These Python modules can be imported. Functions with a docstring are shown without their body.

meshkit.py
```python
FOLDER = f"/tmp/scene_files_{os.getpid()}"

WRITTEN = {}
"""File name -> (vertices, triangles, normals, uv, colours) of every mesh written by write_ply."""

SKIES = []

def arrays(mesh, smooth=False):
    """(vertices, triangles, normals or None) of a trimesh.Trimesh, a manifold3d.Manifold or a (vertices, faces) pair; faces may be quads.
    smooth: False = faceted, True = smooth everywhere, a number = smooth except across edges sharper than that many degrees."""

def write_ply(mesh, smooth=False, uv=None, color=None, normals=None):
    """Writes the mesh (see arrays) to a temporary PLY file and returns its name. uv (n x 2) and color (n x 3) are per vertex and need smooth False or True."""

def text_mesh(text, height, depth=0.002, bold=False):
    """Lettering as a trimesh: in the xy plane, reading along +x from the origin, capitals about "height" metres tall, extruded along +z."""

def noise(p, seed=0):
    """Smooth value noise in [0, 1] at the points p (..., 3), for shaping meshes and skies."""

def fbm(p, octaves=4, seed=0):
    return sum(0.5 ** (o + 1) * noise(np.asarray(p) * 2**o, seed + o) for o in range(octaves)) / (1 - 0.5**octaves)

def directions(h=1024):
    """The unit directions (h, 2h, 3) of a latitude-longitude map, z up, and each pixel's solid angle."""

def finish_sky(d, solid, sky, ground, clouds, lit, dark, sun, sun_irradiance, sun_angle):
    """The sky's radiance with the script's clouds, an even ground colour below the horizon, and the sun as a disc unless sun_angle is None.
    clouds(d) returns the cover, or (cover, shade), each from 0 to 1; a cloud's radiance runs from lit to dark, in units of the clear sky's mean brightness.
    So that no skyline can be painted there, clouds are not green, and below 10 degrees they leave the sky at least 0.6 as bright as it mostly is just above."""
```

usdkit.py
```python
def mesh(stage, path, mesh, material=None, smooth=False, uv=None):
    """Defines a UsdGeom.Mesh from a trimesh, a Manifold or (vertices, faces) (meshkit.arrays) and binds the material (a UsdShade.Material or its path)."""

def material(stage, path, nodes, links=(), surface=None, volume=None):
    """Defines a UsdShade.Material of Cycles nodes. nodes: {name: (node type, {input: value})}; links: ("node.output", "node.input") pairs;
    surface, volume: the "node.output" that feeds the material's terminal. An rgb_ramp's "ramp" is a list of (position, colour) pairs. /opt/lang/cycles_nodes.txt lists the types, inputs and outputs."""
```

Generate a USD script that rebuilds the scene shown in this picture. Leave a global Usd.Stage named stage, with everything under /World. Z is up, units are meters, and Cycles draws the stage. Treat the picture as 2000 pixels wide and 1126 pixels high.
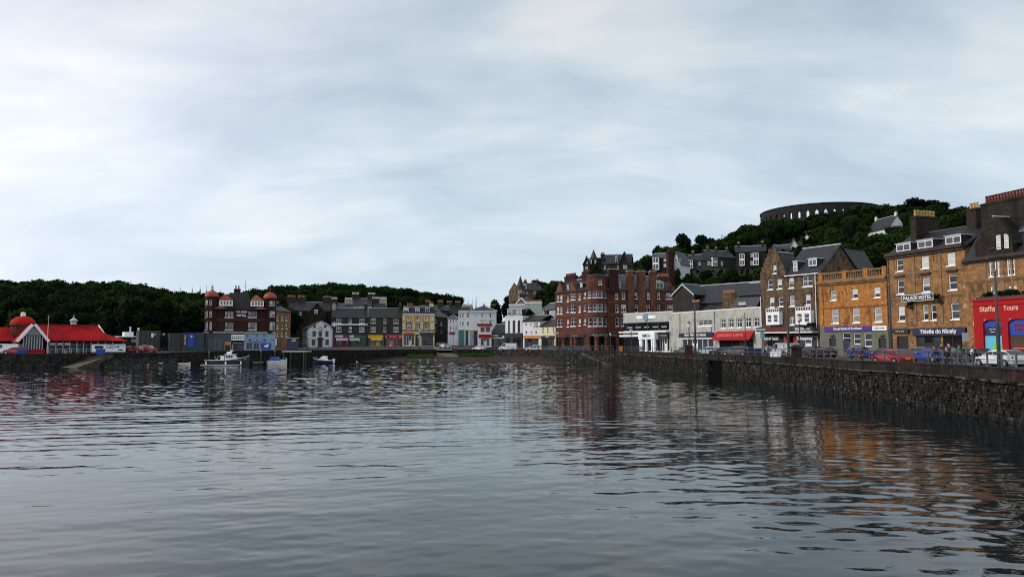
import math, random, numpy as np, trimesh, usdkit, meshkit, manifold3d
from pxr import Usd, UsdGeom, UsdLux, UsdShade, Gf, Sdf, Vt
from shapely.geometry import Polygon, box as sbox
from shapely.ops import unary_union
rng = np.random.default_rng(11)
random.seed(5)
stage = Usd.Stage.CreateInMemory()
UsdGeom.SetStageUpAxis(stage, UsdGeom.Tokens.z)
UsdGeom.SetStageMetersPerUnit(stage, 1.0)
UsdGeom.Xform.Define(stage, '/World')
UsdGeom.Scope.Define(stage, '/World/Looks')
# ------------------------------------------------------------------ camera
EYE, FPX, PITCH = 4.4, 1483.0, math.radians(4.2)
cam = UsdGeom.Camera.Define(stage, '/World/camera')
cam.CreateHorizontalApertureAttr(36.0)
cam.CreateVerticalApertureAttr(20.25)
cam.CreateFocalLengthAttr(36.0 * FPX / 2000.0)
cam.CreateClippingRangeAttr(Gf.Vec2f(0.5, 5000))
cam.AddTranslateOp().Set(Gf.Vec3d(0, 0, EYE))
cam.AddRotateXOp().Set(90 + math.degrees(PITCH))
cam.CreateExposureAttr(0.4)
# ------------------------------------------------------------------ sky (overcast) and the veiled sun
SUN_AZ, SUN_EL = math.radians(-98), math.radians(28)
sky_mat = usdkit.material(stage, '/World/Looks/sky_look', {
    'tc': ('texture_coordinate', {}),
    'sep': ('separate_xyz', {}),
    'zc': ('math', {'math_type': 'maximum', 'value2': 0.0}),
    'den': ('math', {'math_type': 'add', 'value2': 0.34}),
    'ux': ('math', {'math_type': 'divide'}),
    'uy': ('math', {'math_type': 'divide'}),
    'cv': ('combine_xyz', {'z': 0.0}),
    'map': ('mapping', {'rotation': (0, 0, 0.62), 'scale': (0.75, 1.5, 1.0), 'location': (0.4, 6.6, 0)}),
    'n1': ('noise_texture', {'scale': 2.3, 'detail': 8.0, 'roughness': 0.55, 'distortion': 0.35}),
    'n2': ('noise_texture', {'scale': 0.55, 'detail': 4.0, 'roughness': 0.5, 'distortion': 0.35}),
    'add': ('mix_color', {'fac': 0.42}),
    'ramp': ('rgb_ramp', {'ramp': [(0.38, (3.5, 4.25, 5.15)), (0.445, (4.1, 4.9, 5.75)), (0.50, (4.95, 5.75, 6.4)), (0.555, (6.1, 6.6, 7.0)), (0.61, (7.4, 7.35, 7.6)), (0.72, (8.3, 8.0, 8.25))]}),
    'sky': ('sky_texture', {'sky_type': 'single_scattering', 'sun_disc': False, 'sun_elevation': SUN_EL, 'sun_rotation': SUN_AZ, 'altitude': 10.0}),
    'mix': ('mix_color', {'fac': 0.93, 'use_clamp': False}),
    'hz': ('map_range', {'from_min': 0.0, 'from_max': 0.30, 'to_min': 0.55, 'to_max': 0.0, 'clamp': True}),
    'hmix': ('mix_color', {'b': (4.3, 5.5, 6.4)}),
    'nd': ('vector_math', {'math_type': 'normalize'}),
    'sd': ('vector_math', {'math_type': 'dot_product', 'vector2': (math.sin(SUN_AZ) * math.cos(math.radians(16)), math.cos(SUN_AZ) * math.cos(math.radians(16)), math.sin(math.radians(16)))}),
    'gl': ('map_range', {'range_type': 'smoothstep', 'from_min': -0.1, 'from_max': 1.0, 'to_min': 0.0, 'to_max': 1.0, 'clamp': True}),
    'zd': ('map_range', {'range_type': 'smoothstep', 'from_min': 0.15, 'from_max': 0.75, 'to_min': 1.0, 'to_max': 0.68, 'clamp': True}),
    'zm': ('mix', {'mix_type': 'multiply', 'fac': 1.0}),
    'gc': ('mix', {'mix_type': 'add', 'color2': (3.5, 2.85, 2.9)}),
    'bg': ('background_shader', {'strength': 0.1}),
}, [('tc.generated', 'sep.vector'), ('sep.z', 'zc.value1'), ('zc.value', 'den.value1'),
    ('sep.x', 'ux.value1'), ('den.value', 'ux.value2'), ('sep.y', 'uy.value1'), ('den.value', 'uy.value2'),
    ('ux.value', 'cv.x'), ('uy.value', 'cv.y'), ('cv.vector', 'map.vector'), ('map.vector', 'n1.vector'), ('map.vector', 'n2.vector'),
    ('n1.color', 'add.a'), ('n2.color', 'add.b'), ('add.result', 'ramp.fac'),
    ('sky.color', 'mix.a'), ('ramp.color', 'mix.b'), ('zc.value', 'hz.value'), ('hz.result', 'hmix.fac'), ('mix.result', 'hmix.a'),
    ('tc.generated', 'nd.vector1'), ('nd.vector', 'sd.vector1'), ('sd.value', 'gl.value'), ('gl.result', 'gc.fac'), ('zc.value', 'zd.value'), ('hmix.result', 'zm.color1'), ('zd.result', 'zm.color2'), ('zm.color', 'gc.color1'), ('gc.color', 'bg.color')], surface='bg.background')
dome = UsdLux.DomeLight.Define(stage, '/World/sky')
UsdShade.MaterialBindingAPI.Apply(dome.GetPrim()).Bind(sky_mat)
sun = UsdLux.DistantLight.Define(stage, '/World/sun')
sun.CreateIntensityAttr(0.40); sun.CreateAngleAttr(22.0); sun.CreateNormalizeAttr(True); sun.CreateColorAttr(Gf.Vec3f(1.0, 0.95, 0.88))
_d = Gf.Vec3d(math.sin(SUN_AZ) * math.cos(SUN_EL), math.cos(SUN_AZ) * math.cos(SUN_EL), math.sin(SUN_EL))
_r = Gf.Rotation(Gf.Vec3d(0, 0, 1), _d)
sun.AddTransformOp().Set(Gf.Matrix4d().SetRotate(_r))
# ------------------------------------------------------------------ helpers
def at(px, py, Y):
    u, v = (px - 1000) / FPX, (563 - py) / FPX
    s = Y / (math.cos(PITCH) - v * math.sin(PITCH))
    return np.array([s * u, Y, EYE + s * (math.sin(PITCH) + v * math.cos(PITCH))])
def gxy(px, Y):
    return at(px, 672, Y)[:2]
_names = {}
def path_for(name, parent=None):
    base = (parent or '/World') + '/' + name
    k = _names.get(base, -1) + 1
    _names[base] = k
    return base if k == 0 else f'{base}_{k:03d}'
GROUPS = {'parked_car': 'cars parked along the sea front', 'person': 'people walking along the sea front', 'lamp_column': 'dark columns along the promenade', 'street_lamp': 'old lamps along the sea front', 'road_sign': 'road signs along the sea front',
          'fir_tree': 'firs on the skyline', 'leafy_tree': 'leafy trees on the hills', 'pine_tree': 'pines on the right skyline', 'railing': 'railings along the harbour walls', 'mooring_pile': 'timber piles against the quay', 'gull': 'gulls on the water', 'beach_wall': 'walls above the beach',
          'white_hillside_house': 'white houses on the hillside', 'hillside_villa': 'villas on the hillside', 'hillside_terrace': 'villas on the hillside', 'white_cottage': 'white gables in the left wood', 'rear_tenement': 'tenements behind the sea front', 'grey_stone_block': 'grey stone blocks above the beach', 'timber_clad_shed': 'timber sheds on the quay',
          'rowing_dinghy': 'small dinghies by the quay', 'motor_boat': 'motorboats moored by the quay', 'stone_pier': 'stone piers in the parapet', 'white_box': 'white boxes on the parapet', 'fish_bin': 'red bins on the pier', 'slipway': 'slipways of the harbour', 'parked_van': 'vans parked along the sea front', 'hanging_basket': 'plants at the hotel board'}
def tag(p, label=None, cat=None, group=None, kind=None):
    p = p.GetPrim() if hasattr(p, 'GetPrim') else p
    for k, v in (('label', label), ('category', cat), ('group', group), ('kind', kind)):
        if v: p.SetCustomDataByKey(k, v)
    return p
def thing(name, label, cat, loc=(0, 0, 0), rz=0.0, group=None):
    p = path_for(name)
    x = UsdGeom.Xform.Define(stage, p)
    x.AddTranslateOp().Set(Gf.Vec3d(*map(float, loc)))
    if rz: x.AddRotateZOp().Set(math.degrees(rz))
    tag(x, label, cat, group or GROUPS.get(name))
    return p
def copy_of(src, name, label, loc, rz=0.0, scale=None, group=None, cat=None):
    x = UsdGeom.Xform.Define(stage, path_for(name))
    x.AddTranslateOp().Set(Gf.Vec3d(*map(float, loc)))
    x.AddRotateZOp().Set(math.degrees(rz))
    if scale is not None:
        x.AddScaleOp().Set(Gf.Vec3f(*((scale,) * 3 if np.ndim(scale) == 0 else scale)))
    x.GetPrim().GetReferences().AddInternalReference(src)
    x.GetPrim().SetInstanceable(True)
    tag(x, label, cat, group)
    return x
class MB:
    def __init__(s): s.v, s.f, s.n = [], [], 0
    def add(s, v, f):
        v = np.asarray(v, float); f = np.asarray(f, int)
        s.v.append(v); s.f.append(f + s.n); s.n += len(v); return s
    def hexa(s, p):
        return s.add(p, [[0, 2, 1], [0, 3, 2], [4, 5, 6], [4, 6, 7], [0, 1, 5], [0, 5, 4], [1, 2, 6], [1, 6, 5], [2, 3, 7], [2, 7, 6], [3, 0, 4], [3, 4, 7]])
    def box(s, x0, x1, y0, y1, z0, z1):
        return s.hexa([(x0, y0, z0), (x1, y0, z0), (x1, y1, z0), (x0, y1, z0), (x0, y0, z1), (x1, y0, z1), (x1, y1, z1), (x0, y1, z1)])
    def slab(s, q, t):
        q = np.asarray(q, float); n = np.cross(q[1] - q[0], q[3] - q[0]); n /= np.linalg.norm(n)
        return s.hexa(np.vstack([q - n * t, q]))
    def tri(s, q, t):
        q = np.asarray(q, float); n = np.cross(q[1] - q[0], q[2] - q[0]); n /= np.linalg.norm(n)
        return s.add(np.vstack([q - n * t, q]), [[0, 2, 1], [3, 4, 5], [0, 1, 4], [0, 4, 3], [1, 2, 5], [1, 5, 4], [2, 0, 3], [2, 3, 5]])
    def ext(s, poly, y0, y1, plane='xz'):
        """a shapely polygon in the plane, extruded along the third axis"""
        for g in getattr(poly, 'geoms', [poly]):
            if g.is_empty or g.area < 1e-5: continue
            m = trimesh.creation.extrude_polygon(g, abs(y1 - y0), engine='earcut')
            v = m.vertices; a = min(y0, y1)
            if plane == 'xz': w = np.stack([v[:, 0], v[:, 2] + a, v[:, 1]], 1); f = m.faces[:, ::-1]
            elif plane == 'yz': w = np.stack([v[:, 2] + a, v[:, 0], v[:, 1]], 1); f = m.faces
            else: w = v + [0, 0, a]; f = m.faces
            s.add(w, f)
        return s
    def cyl(s, p0, p1, r0, r1=None, n=8, cap=True):
        p0, p1 = np.asarray(p0, float), np.asarray(p1, float); r1 = r0 if r1 is None else r1
        d = p1 - p0; d /= np.linalg.norm(d)
        a = np.cross(d, [0, 0, 1.0] if abs(d[2]) < .9 else [1.0, 0, 0]); a /= np.linalg.norm(a); b = np.cross(d, a)
        t = np.arange(n) / n * 2 * math.pi
        c = np.cos(t)[:, None] * a + np.sin(t)[:, None] * b
        v = np.vstack([p0 + c * r0, p1 + c * r1, p0, p1]); f = []
        for i in range(n):
            j = (i + 1) % n
            f += [[i, j, n + j], [i, n + j, n + i]]
            if cap: f += [[2 * n, j, i], [2 * n + 1, n + i, n + j]]
        return s.add(v, f)
    def lathe(s, prof, c=(0, 0, 0), n=16):
        t = np.arange(n) / n * 2 * math.pi; k = len(prof)
        v = np.array([[c[0] + r * math.cos(a), c[1] + r * math.sin(a), c[2] + z] for r, z in prof for a in t]); f = []
        for i in range(k - 1):
            for j in range(n):
                q = (j + 1) % n
                f += [[i * n + j, i * n + q, (i + 1) * n + q], [i * n + j, (i + 1) * n + q, (i + 1) * n + j]]
        return s.add(v, f)
    def ball(s, c, r, sub=2):
        m = trimesh.creation.icosphere(sub); return s.add(m.vertices * np.asarray(r) + np.asarray(c), m.faces)
    def get(s): return np.vstack(s.v), np.vstack(s.f)
def put(name, mb, m, parent=None, smooth=False, label=None, cat=None, group=None, kind=None):
    p = path_for(name, parent)
    g = mb.get() if isinstance(mb, MB) else mb
    me = usdkit.mesh(stage, p, g, m, smooth)
    tag(me, label, cat, group, kind)
    return p
# ------------------------------------------------------------------ materials
M = {}
def plain(name, c, rough=0.6, metal=0.0, spec=0.5, var=0.12, vs=1.5):
    M[name] = usdkit.material(stage, '/World/Looks/' + name, {
        'tc': ('texture_coordinate', {}), 'n': ('noise_texture', {'scale': vs, 'detail': 4.0, 'roughness': 0.6}),
        'r': ('map_range', {'from_min': 0.3, 'from_max': 0.7, 'to_min': 1 - var, 'to_max': 1 + var * .6, 'clamp': True}),
        'x': ('mix', {'mix_type': 'multiply', 'fac': 1.0, 'color1': c}),
        'p': ('principled_bsdf', {'roughness': rough, 'metallic': metal, 'specular_ior_level': spec})},
        [('tc.object', 'n.vector'), ('n.fac', 'r.value'), ('r.result', 'x.color2'), ('x.color', 'p.base_color')], surface='p.BSDF')
    return M[name]
def masonry(name, c1, c2, mortar, bw=0.7, rh=0.33, rough=0.9, grime=(0.5, 0.62), gcol=(0.02, 0.018, 0.016), gscale=0.25, bump=0.5, msize=0.013):
    """coursed stone or brick in the wall's own coordinates with soot stains"""
    M[name] = usdkit.material(stage, '/World/Looks/' + name, {
        'tc': ('texture_coordinate', {}), 's': ('separate_xyz', {}), 'a': ('math', {'math_type': 'add'}), 'v': ('combine_xyz', {'z': 0.0}),
        'b': ('brick_texture', {'scale': 1.0, 'brick_width': bw, 'row_height': rh, 'mortar_size': msize, 'mortar_smooth': 0.3, 'bias': 0.0, 'color1': c1, 'color2': c2, 'mortar': mortar}),
        'n': ('noise_texture', {'scale': 3.0, 'detail': 5.0, 'roughness': 0.65}),
        'nr': ('map_range', {'from_min': 0.3, 'from_max': 0.7, 'to_min': 0.6, 'to_max': 1.25, 'clamp': True}),
        'x': ('mix', {'mix_type': 'multiply', 'fac': 1.0}),
        'gm': ('mapping', {'scale': (1.0, 1.0, 0.3)}),
        'g': ('noise_texture', {'scale': gscale * 2.6, 'detail': 6.0, 'roughness': 0.65, 'distortion': 0.6}),
        'gr': ('map_range', {'from_min': grime[0], 'from_max': grime[1], 'to_min': 0.0, 'to_max': 0.8, 'clamp': True}),
        'y': ('mix_color', {'b': gcol}),
        'bh': ('mix_float', {'fac': 0.35}),
        'bp': ('bump', {'strength': bump, 'distance': 0.05}),
        'p': ('principled_bsdf', {'roughness': rough, 'specular_ior_level': 0.25})},
        [('tc.object', 's.vector'), ('s.x', 'a.value1'), ('s.y', 'a.value2'), ('a.value', 'v.x'), ('s.z', 'v.y'), ('v.vector', 'b.vector'),
         ('tc.object', 'n.vector'), ('n.fac', 'nr.value'), ('b.color', 'x.color1'), ('nr.result', 'x.color2'),
         ('tc.object', 'gm.vector'), ('gm.vector', 'g.vector'), ('g.fac', 'gr.value'), ('gr.result', 'y.fac'), ('x.color', 'y.a'),
         ('b.fac', 'bh.a'), ('n.fac', 'bh.b'), ('bh.result', 'bp.height'), ('bp.normal', 'p.normal'), ('y.result', 'p.base_color')], surface='p.BSDF')
    return M[name]
def plaster(name, c, dirt=(0.12, 0.12, 0.10), amount=0.45, rough=0.75):
    """painted render with streaks of dirt running down"""
    M[name] = usdkit.material(stage, '/World/Looks/' + name, {
        'tc': ('texture_coordinate', {}), 'm': ('mapping', {'scale': (1.6, 1.6, 0.16)}),
        'n': ('noise_texture', {'scale': 1.6, 'detail': 5.0, 'roughness': 0.6}), 'n2': ('noise_texture', {'scale': 0.55, 'detail': 5.0, 'roughness': 0.62}),
        'mu': ('math', {'math_type': 'multiply'}),
        'r': ('map_range', {'from_min': 0.22, 'from_max': 0.42, 'to_min': 0.0, 'to_max': amount, 'clamp': True}),
        'x': ('mix_color', {'a': c, 'b': dirt}),
        'p': ('principled_bsdf', {'roughness': rough, 'specular_ior_level': 0.3})},
        [('tc.object', 'm.vector'), ('m.vector', 'n.vector'), ('tc.object', 'n2.vector'), ('n.fac', 'mu.value1'), ('n2.fac', 'mu.value2'),
         ('mu.value', 'r.value'), ('r.result', 'x.fac'), ('x.result', 'p.base_color')], surface='p.BSDF')
    return M[name]
def slate(name, c1, c2, bw=0.3, rh=0.22, rough=0.55):
    M[name] = usdkit.material(stage, '/World/Looks/' + name, {
        'tc': ('texture_coordinate', {}), 's': ('separate_xyz', {}), 'a': ('math', {'math_type': 'add'}), 'v': ('combine_xyz', {'z': 0.0}),
        'b': ('brick_texture', {'scale': 1.0, 'brick_width': bw, 'row_height': rh, 'mortar_size': 0.012, 'color1': c1, 'color2': c2, 'mortar': tuple(.3 * q for q in c1)}),
        'n': ('noise_texture', {'scale': 0.7, 'detail': 6.0, 'roughness': 0.65}), 'nr': ('map_range', {'from_min': 0.3, 'from_max': 0.7, 'to_min': 0.6, 'to_max': 1.35, 'clamp': True}),
        'x': ('mix', {'mix_type': 'multiply', 'fac': 1.0}), 'bp': ('bump', {'strength': 0.5, 'distance': 0.03}),
        'p': ('principled_bsdf', {'roughness': rough, 'specular_ior_level': 0.4})},
        [('tc.object', 's.vector'), ('s.x', 'a.value1'), ('s.y', 'a.value2'), ('a.value', 'v.x'), ('s.z', 'v.y'), ('v.vector', 'b.vector'), ('tc.object', 'n.vector'),
         ('n.fac', 'nr.value'), ('b.color', 'x.color1'), ('nr.result', 'x.color2'), ('x.color', 'p.base_color'), ('b.fac', 'bp.height'), ('bp.normal', 'p.normal')], surface='p.BSDF')
    return M[name]
def ground_mat(name, c1, c2, scale=0.5, rough=0.9, bump=0.3, spec=0.3):
    M[name] = usdkit.material(stage, '/World/Looks/' + name, {
        'tc': ('geometry', {}), 'n': ('noise_texture', {'scale': scale, 'detail': 8.0, 'roughness': 0.68}),
        'r': ('map_range', {'from_min': 0.35, 'from_max': 0.65, 'clamp': True}), 'x': ('mix_color', {'a': c1, 'b': c2}),
        'n3': ('noise_texture', {'scale': scale * 9, 'detail': 4.0}), 'bp': ('bump', {'strength': bump, 'distance': 0.08}),
        'p': ('principled_bsdf', {'roughness': rough, 'specular_ior_level': spec})},
        [('tc.position', 'n.vector'), ('n.fac', 'r.value'), ('r.result', 'x.fac'), ('x.result', 'p.base_color'), ('tc.position', 'n3.vector'), ('n3.fac', 'bp.height'), ('bp.normal', 'p.normal')], surface='p.BSDF')
    return M[name]
def leaf_mat(name, dark, light, trans=0.25):
    M[name] = usdkit.material(stage, '/World/Looks/' + name, {
        'oi': ('object_info', {}), 'g': ('geometry', {}), 'n': ('noise_texture', {'scale': 0.22, 'detail': 3.0}),
        'a': ('math', {'math_type': 'multiply_add', 'value2': 0.55}), 'a2': ('math', {'math_type': 'multiply_add', 'value2': 0.35}),
        'm': ('math', {'math_type': 'subtract', 'value2': 0.32, 'use_clamp': True}),
        'x': ('mix_color', {'a': dark, 'b': light}),
        'p': ('principled_bsdf', {'roughness': 0.85, 'specular_ior_level': 0.06}), 't': ('translucent_bsdf', {}), 'mx': ('mix_closure', {'fac': trans})},
        [('oi.random', 'a.value1'), ('n.fac', 'a.value3'), ('g.random_per_island', 'a2.value1'), ('a.value', 'a2.value3'), ('a2.value', 'm.value1'),
         ('g.position', 'n.vector'), ('m.value', 'x.fac'), ('x.result', 'p.base_color'), ('x.result', 't.color'), ('p.BSDF', 'mx.closure1'), ('t.BSDF', 'mx.closure2')], surface='mx.closure')
    return M[name]
def pane_mat(name, c, rough=0.06, spec=0.5, var=0.5):
    """old window glass over a dim room, a curtain or a blind"""
    M[name] = usdkit.material(stage, '/World/Looks/' + name, {
        'tc': ('geometry', {}), 'n': ('noise_texture', {'scale': 0.8, 'detail': 3.0}), 'r': ('map_range', {'from_min': 0.35, 'from_max': 0.65, 'to_min': 1 - var, 'to_max': 1.0, 'clamp': True}),
        'x': ('mix', {'mix_type': 'multiply', 'fac': 1.0, 'color1': c}), 'b': ('noise_texture', {'scale': 1.3, 'detail': 1.0}), 'bp': ('bump', {'strength': 0.08, 'distance': 0.1}),
        'p': ('principled_bsdf', {'roughness': rough, 'specular_ior_level': spec})},
        [('tc.position', 'n.vector'), ('n.fac', 'r.value'), ('r.result', 'x.color2'), ('x.color', 'p.base_color'), ('tc.position', 'b.vector'), ('b.fac', 'bp.height'), ('bp.normal', 'p.normal')], surface='p.BSDF')
    return M[name]
pane_mat('glass_dark', (0.012, 0.014, 0.016)); pane_mat('glass_dim', (0.06, 0.07, 0.08)); pane_mat('glass_curtain', (0.30, 0.32, 0.33), 0.12)
pane_mat('glass_blind', (0.55, 0.55, 0.50), 0.2, var=0.15); pane_mat('glass_blue', (0.05, 0.10, 0.16))
plain('white_paint', (0.78, 0.79, 0.80), 0.45, var=.1); plain('offwhite', (0.6, 0.6, 0.56), 0.6); plain('black_paint', (0.012, 0.012, 0.014), 0.4)
plain('grey_paint', (0.22, 0.23, 0.24), 0.5); plain('lead', (0.42, 0.44, 0.46), 0.45); plain('dark_metal', (0.03, 0.032, 0.036), 0.4, 0.0)
plain('galv', (0.085, 0.09, 0.098), 0.5, 0.2); plain('red_paint', (0.33, 0.006, 0.008), 0.55, spec=.2); plain('navy', (0.010, 0.014, 0.05), 0.4); plain('purple', (0.04, 0.010, 0.14), 0.45)
plain('blue_paint', (0.012, 0.05, 0.32), 0.4); plain('yellow_paint', (0.55, 0.38, 0.03), 0.5); plain('pink_paint', (0.6, 0.16, 0.17), 0.5); plain('orange_paint', (0.5, 0.2, 0.04), 0.5)
plain('green_paint', (0.02, 0.12, 0.05), 0.5); plain('teal_paint', (0.03, 0.12, 0.13), 0.5); plain('magenta', (0.16, 0.01, 0.09), 0.5); plain('sky_blue', (0.13, 0.22, 0.36), 0.6)
plain('rubber', (0.012, 0.012, 0.012), 0.8); plain('steel', (0.4, 0.4, 0.42), 0.35, 0.8); plain('clay', (0.35, 0.17, 0.08), 0.8, var=.35, vs=3); plain('clay_yellow', (0.42, 0.27, 0.10), 0.8, var=.3, vs=3)
plain('clay_red', (0.11, 0.016, 0.012), 0.8, var=.35, vs=3); plain('bark', (0.035, 0.028, 0.02), 0.95, var=.4, vs=6); plain('timber', (0.05, 0.046, 0.043), 0.85, var=.35, vs=4)
plain('lamp_red', (0.4, 0.01, 0.01), 0.2); plain('lamp_clear', (0.7, 0.7, 0.68), 0.1); plain('plate_yellow', (0.6, 0.45, 0.05), 0.5); plain('brown', (0.05, 0.03, 0.02), 0.8)
leaf_mat('leaf_dark', (0.0012, 0.004, 0.0012), (0.014, 0.038, 0.005)); leaf_mat('leaf_mid', (0.002, 0.007, 0.002), (0.028, 0.066, 0.008)); leaf_mat('leaf_conifer', (0.002, 0.005, 0.003), (0.008, 0.018, 0.009), .12)
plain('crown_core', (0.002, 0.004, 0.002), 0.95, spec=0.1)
# ------------------------------------------------------------------ the bay
def build_water():
    r = np.random.default_rng(3)
    ys = [-90, -50, -20, -5, 4, 8, 10.5]
    y = 11.0
    while y < 232:
        ys.append(y); y += max(0.03, 0.40 * y * y / (EYE * 759.0))
    ys += [240, 255, 280]
    ys = np.array(ys)
    c = np.concatenate([[-9, -5, -3, -2, -1.5], np.linspace(-1.18, 1.18, 980), [1.5, 2, 3, 5, 9]])
    w = np.maximum(ys, 0) * 0.72 + 5
    X = c[None, :] * w[:, None]; Y = np.repeat(ys[:, None], len(c), 1)
    Z = np.zeros_like(X); SX = np.zeros_like(X); SY = np.zeros_like(X)
    # patches of wind: slow modulation of the small waves
    P = lambda k, s: meshkit.fbm(np.stack([X * k, Y * k * .55, np.zeros_like(X)], -1), 3, s)
    calm = np.clip((P(0.022, 4) - 0.28) / 0.34, 0.55, 1.0)
    fine = np.clip((P(0.045, 7) - 0.25) / 0.35, 0.6, 1.0)
    for i in range(92):
        short = i < 62
        lam = 0.42 * (2.4 / 0.42) ** (i / 61.0) if short else 2.4 * (11.0 / 2.4) ** ((i - 62) / 29.0)
        th = math.radians((r.normal(-2, 25) if lam < .8 else r.normal(5, 22)) if short else r.normal(10, 16)) + (math.pi if r.random() < .2 else 0)
        k = 2 * math.pi / lam; kx, ky = k * math.sin(th), -k * math.cos(th)
        slope = ((0.0125 if lam < 0.8 else 0.0135 if lam < 1.6 else 0.0085) if short else 0.0034 if lam < 5 else 0.0022) * r.uniform(.6, 1.3)
        a = slope / k; ph = r.uniform(0, 2 * math.pi)
        wx, wy = r.uniform(-.12, .12, 2) if short else r.uniform(-.05, .05, 2)
        env = (0.7 + 0.5 * np.sin(X * wx + Y * wy + r.uniform(0, 6))) * (calm * fine if short else 1.0)
        t = kx * X + ky * Y + ph
        Z += a * env * np.sin(t); SX += a * kx * env * np.cos(t); SY += a * ky * env * np.cos(t)
    # old wakes: long parallel ridges that slant across the left of the bay
    for lam, sl, th, x0, y0 in ((1.5, .016, 14, -22, 48), (1.1, .016, 17, -30, 66), (2.2, .010, 11, -16, 34), (1.0, .016, -16, 22, 55)):
        th = math.radians(th); k = 2 * math.pi / lam; kx, ky = k * math.sin(th), -k * math.cos(th)
        env = np.exp(-((X - x0) / 24) ** 2 - ((Y - y0) / 17) ** 2)
        t = kx * X + ky * Y + .8 * np.sin(X * .11) + 1.2 * (meshkit.fbm(np.stack([X * .06, Y * .06, X * 0], -1), 2, 9) - .5) * 4
        Z += sl / k * env * np.sin(t); SX += sl * math.sin(th) * env * np.cos(t); SY += -sl * math.cos(th) * env * np.cos(t)
    edge = np.clip((1.3 - np.abs(c))[None, :] / .1, 0, 1) * np.clip((ys - 4)[:, None] / 6, 0, 1)
    Z *= edge; SX *= edge; SY *= edge
    N = np.stack([-SX, -SY, np.ones_like(X)], -1); N /= np.linalg.norm(N, axis=-1, keepdims=True)
    ny, nx = X.shape
    idx = np.arange(ny * nx).reshape(ny, nx)
    q = np.stack([idx[:-1, :-1], idx[:-1, 1:], idx[1:, 1:], idx[1:, :-1]], -1).reshape(-1, 4)
    m = UsdGeom.Mesh.Define(stage, path_for('water'))
    m.CreatePointsAttr(Vt.Vec3fArray.FromNumpy(np.stack([X, Y, Z], -1).reshape(-1, 3).astype(np.float32)))
    m.CreateFaceVertexCountsAttr(Vt.IntArray.FromNumpy(np.full(len(q), 4, np.int32)))
    m.CreateFaceVertexIndicesAttr(Vt.IntArray.FromNumpy(q.astype(np.int32).ravel()))
    m.CreateSubdivisionSchemeAttr('none')
    m.CreateNormalsAttr(Vt.Vec3fArray.FromNumpy(N.reshape(-1, 3).astype(np.float32))); m.SetNormalsInterpolation('vertex')
    wm = usdkit.material(stage, '/World/Looks/sea_water', {
        'g': ('geometry', {}), 'mp': ('mapping', {'scale': (0.55, 1.0, 1.0)}), 'n': ('noise_texture', {'scale': 4.5, 'detail': 3.0, 'roughness': 0.6}),
        'bp': ('bump', {'strength': 0.25, 'distance': 0.012}),
        'p': ('principled_bsdf', {'base_color': (0.0010, 0.0036, 0.0042), 'roughness': 0.02, 'ior': 1.333, 'specular_ior_level': 0.5})},
        [('g.position', 'mp.vector'), ('mp.vector', 'n.vector'), ('n.fac', 'bp.height'), ('bp.normal', 'p.normal')], surface='p.BSDF')
    UsdShade.MaterialBindingAPI.Apply(m.GetPrim()).Bind(wm)
    tag(m, 'dark rippled sea water of the sheltered bay', 'water', kind='structure')
build_water()
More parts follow.
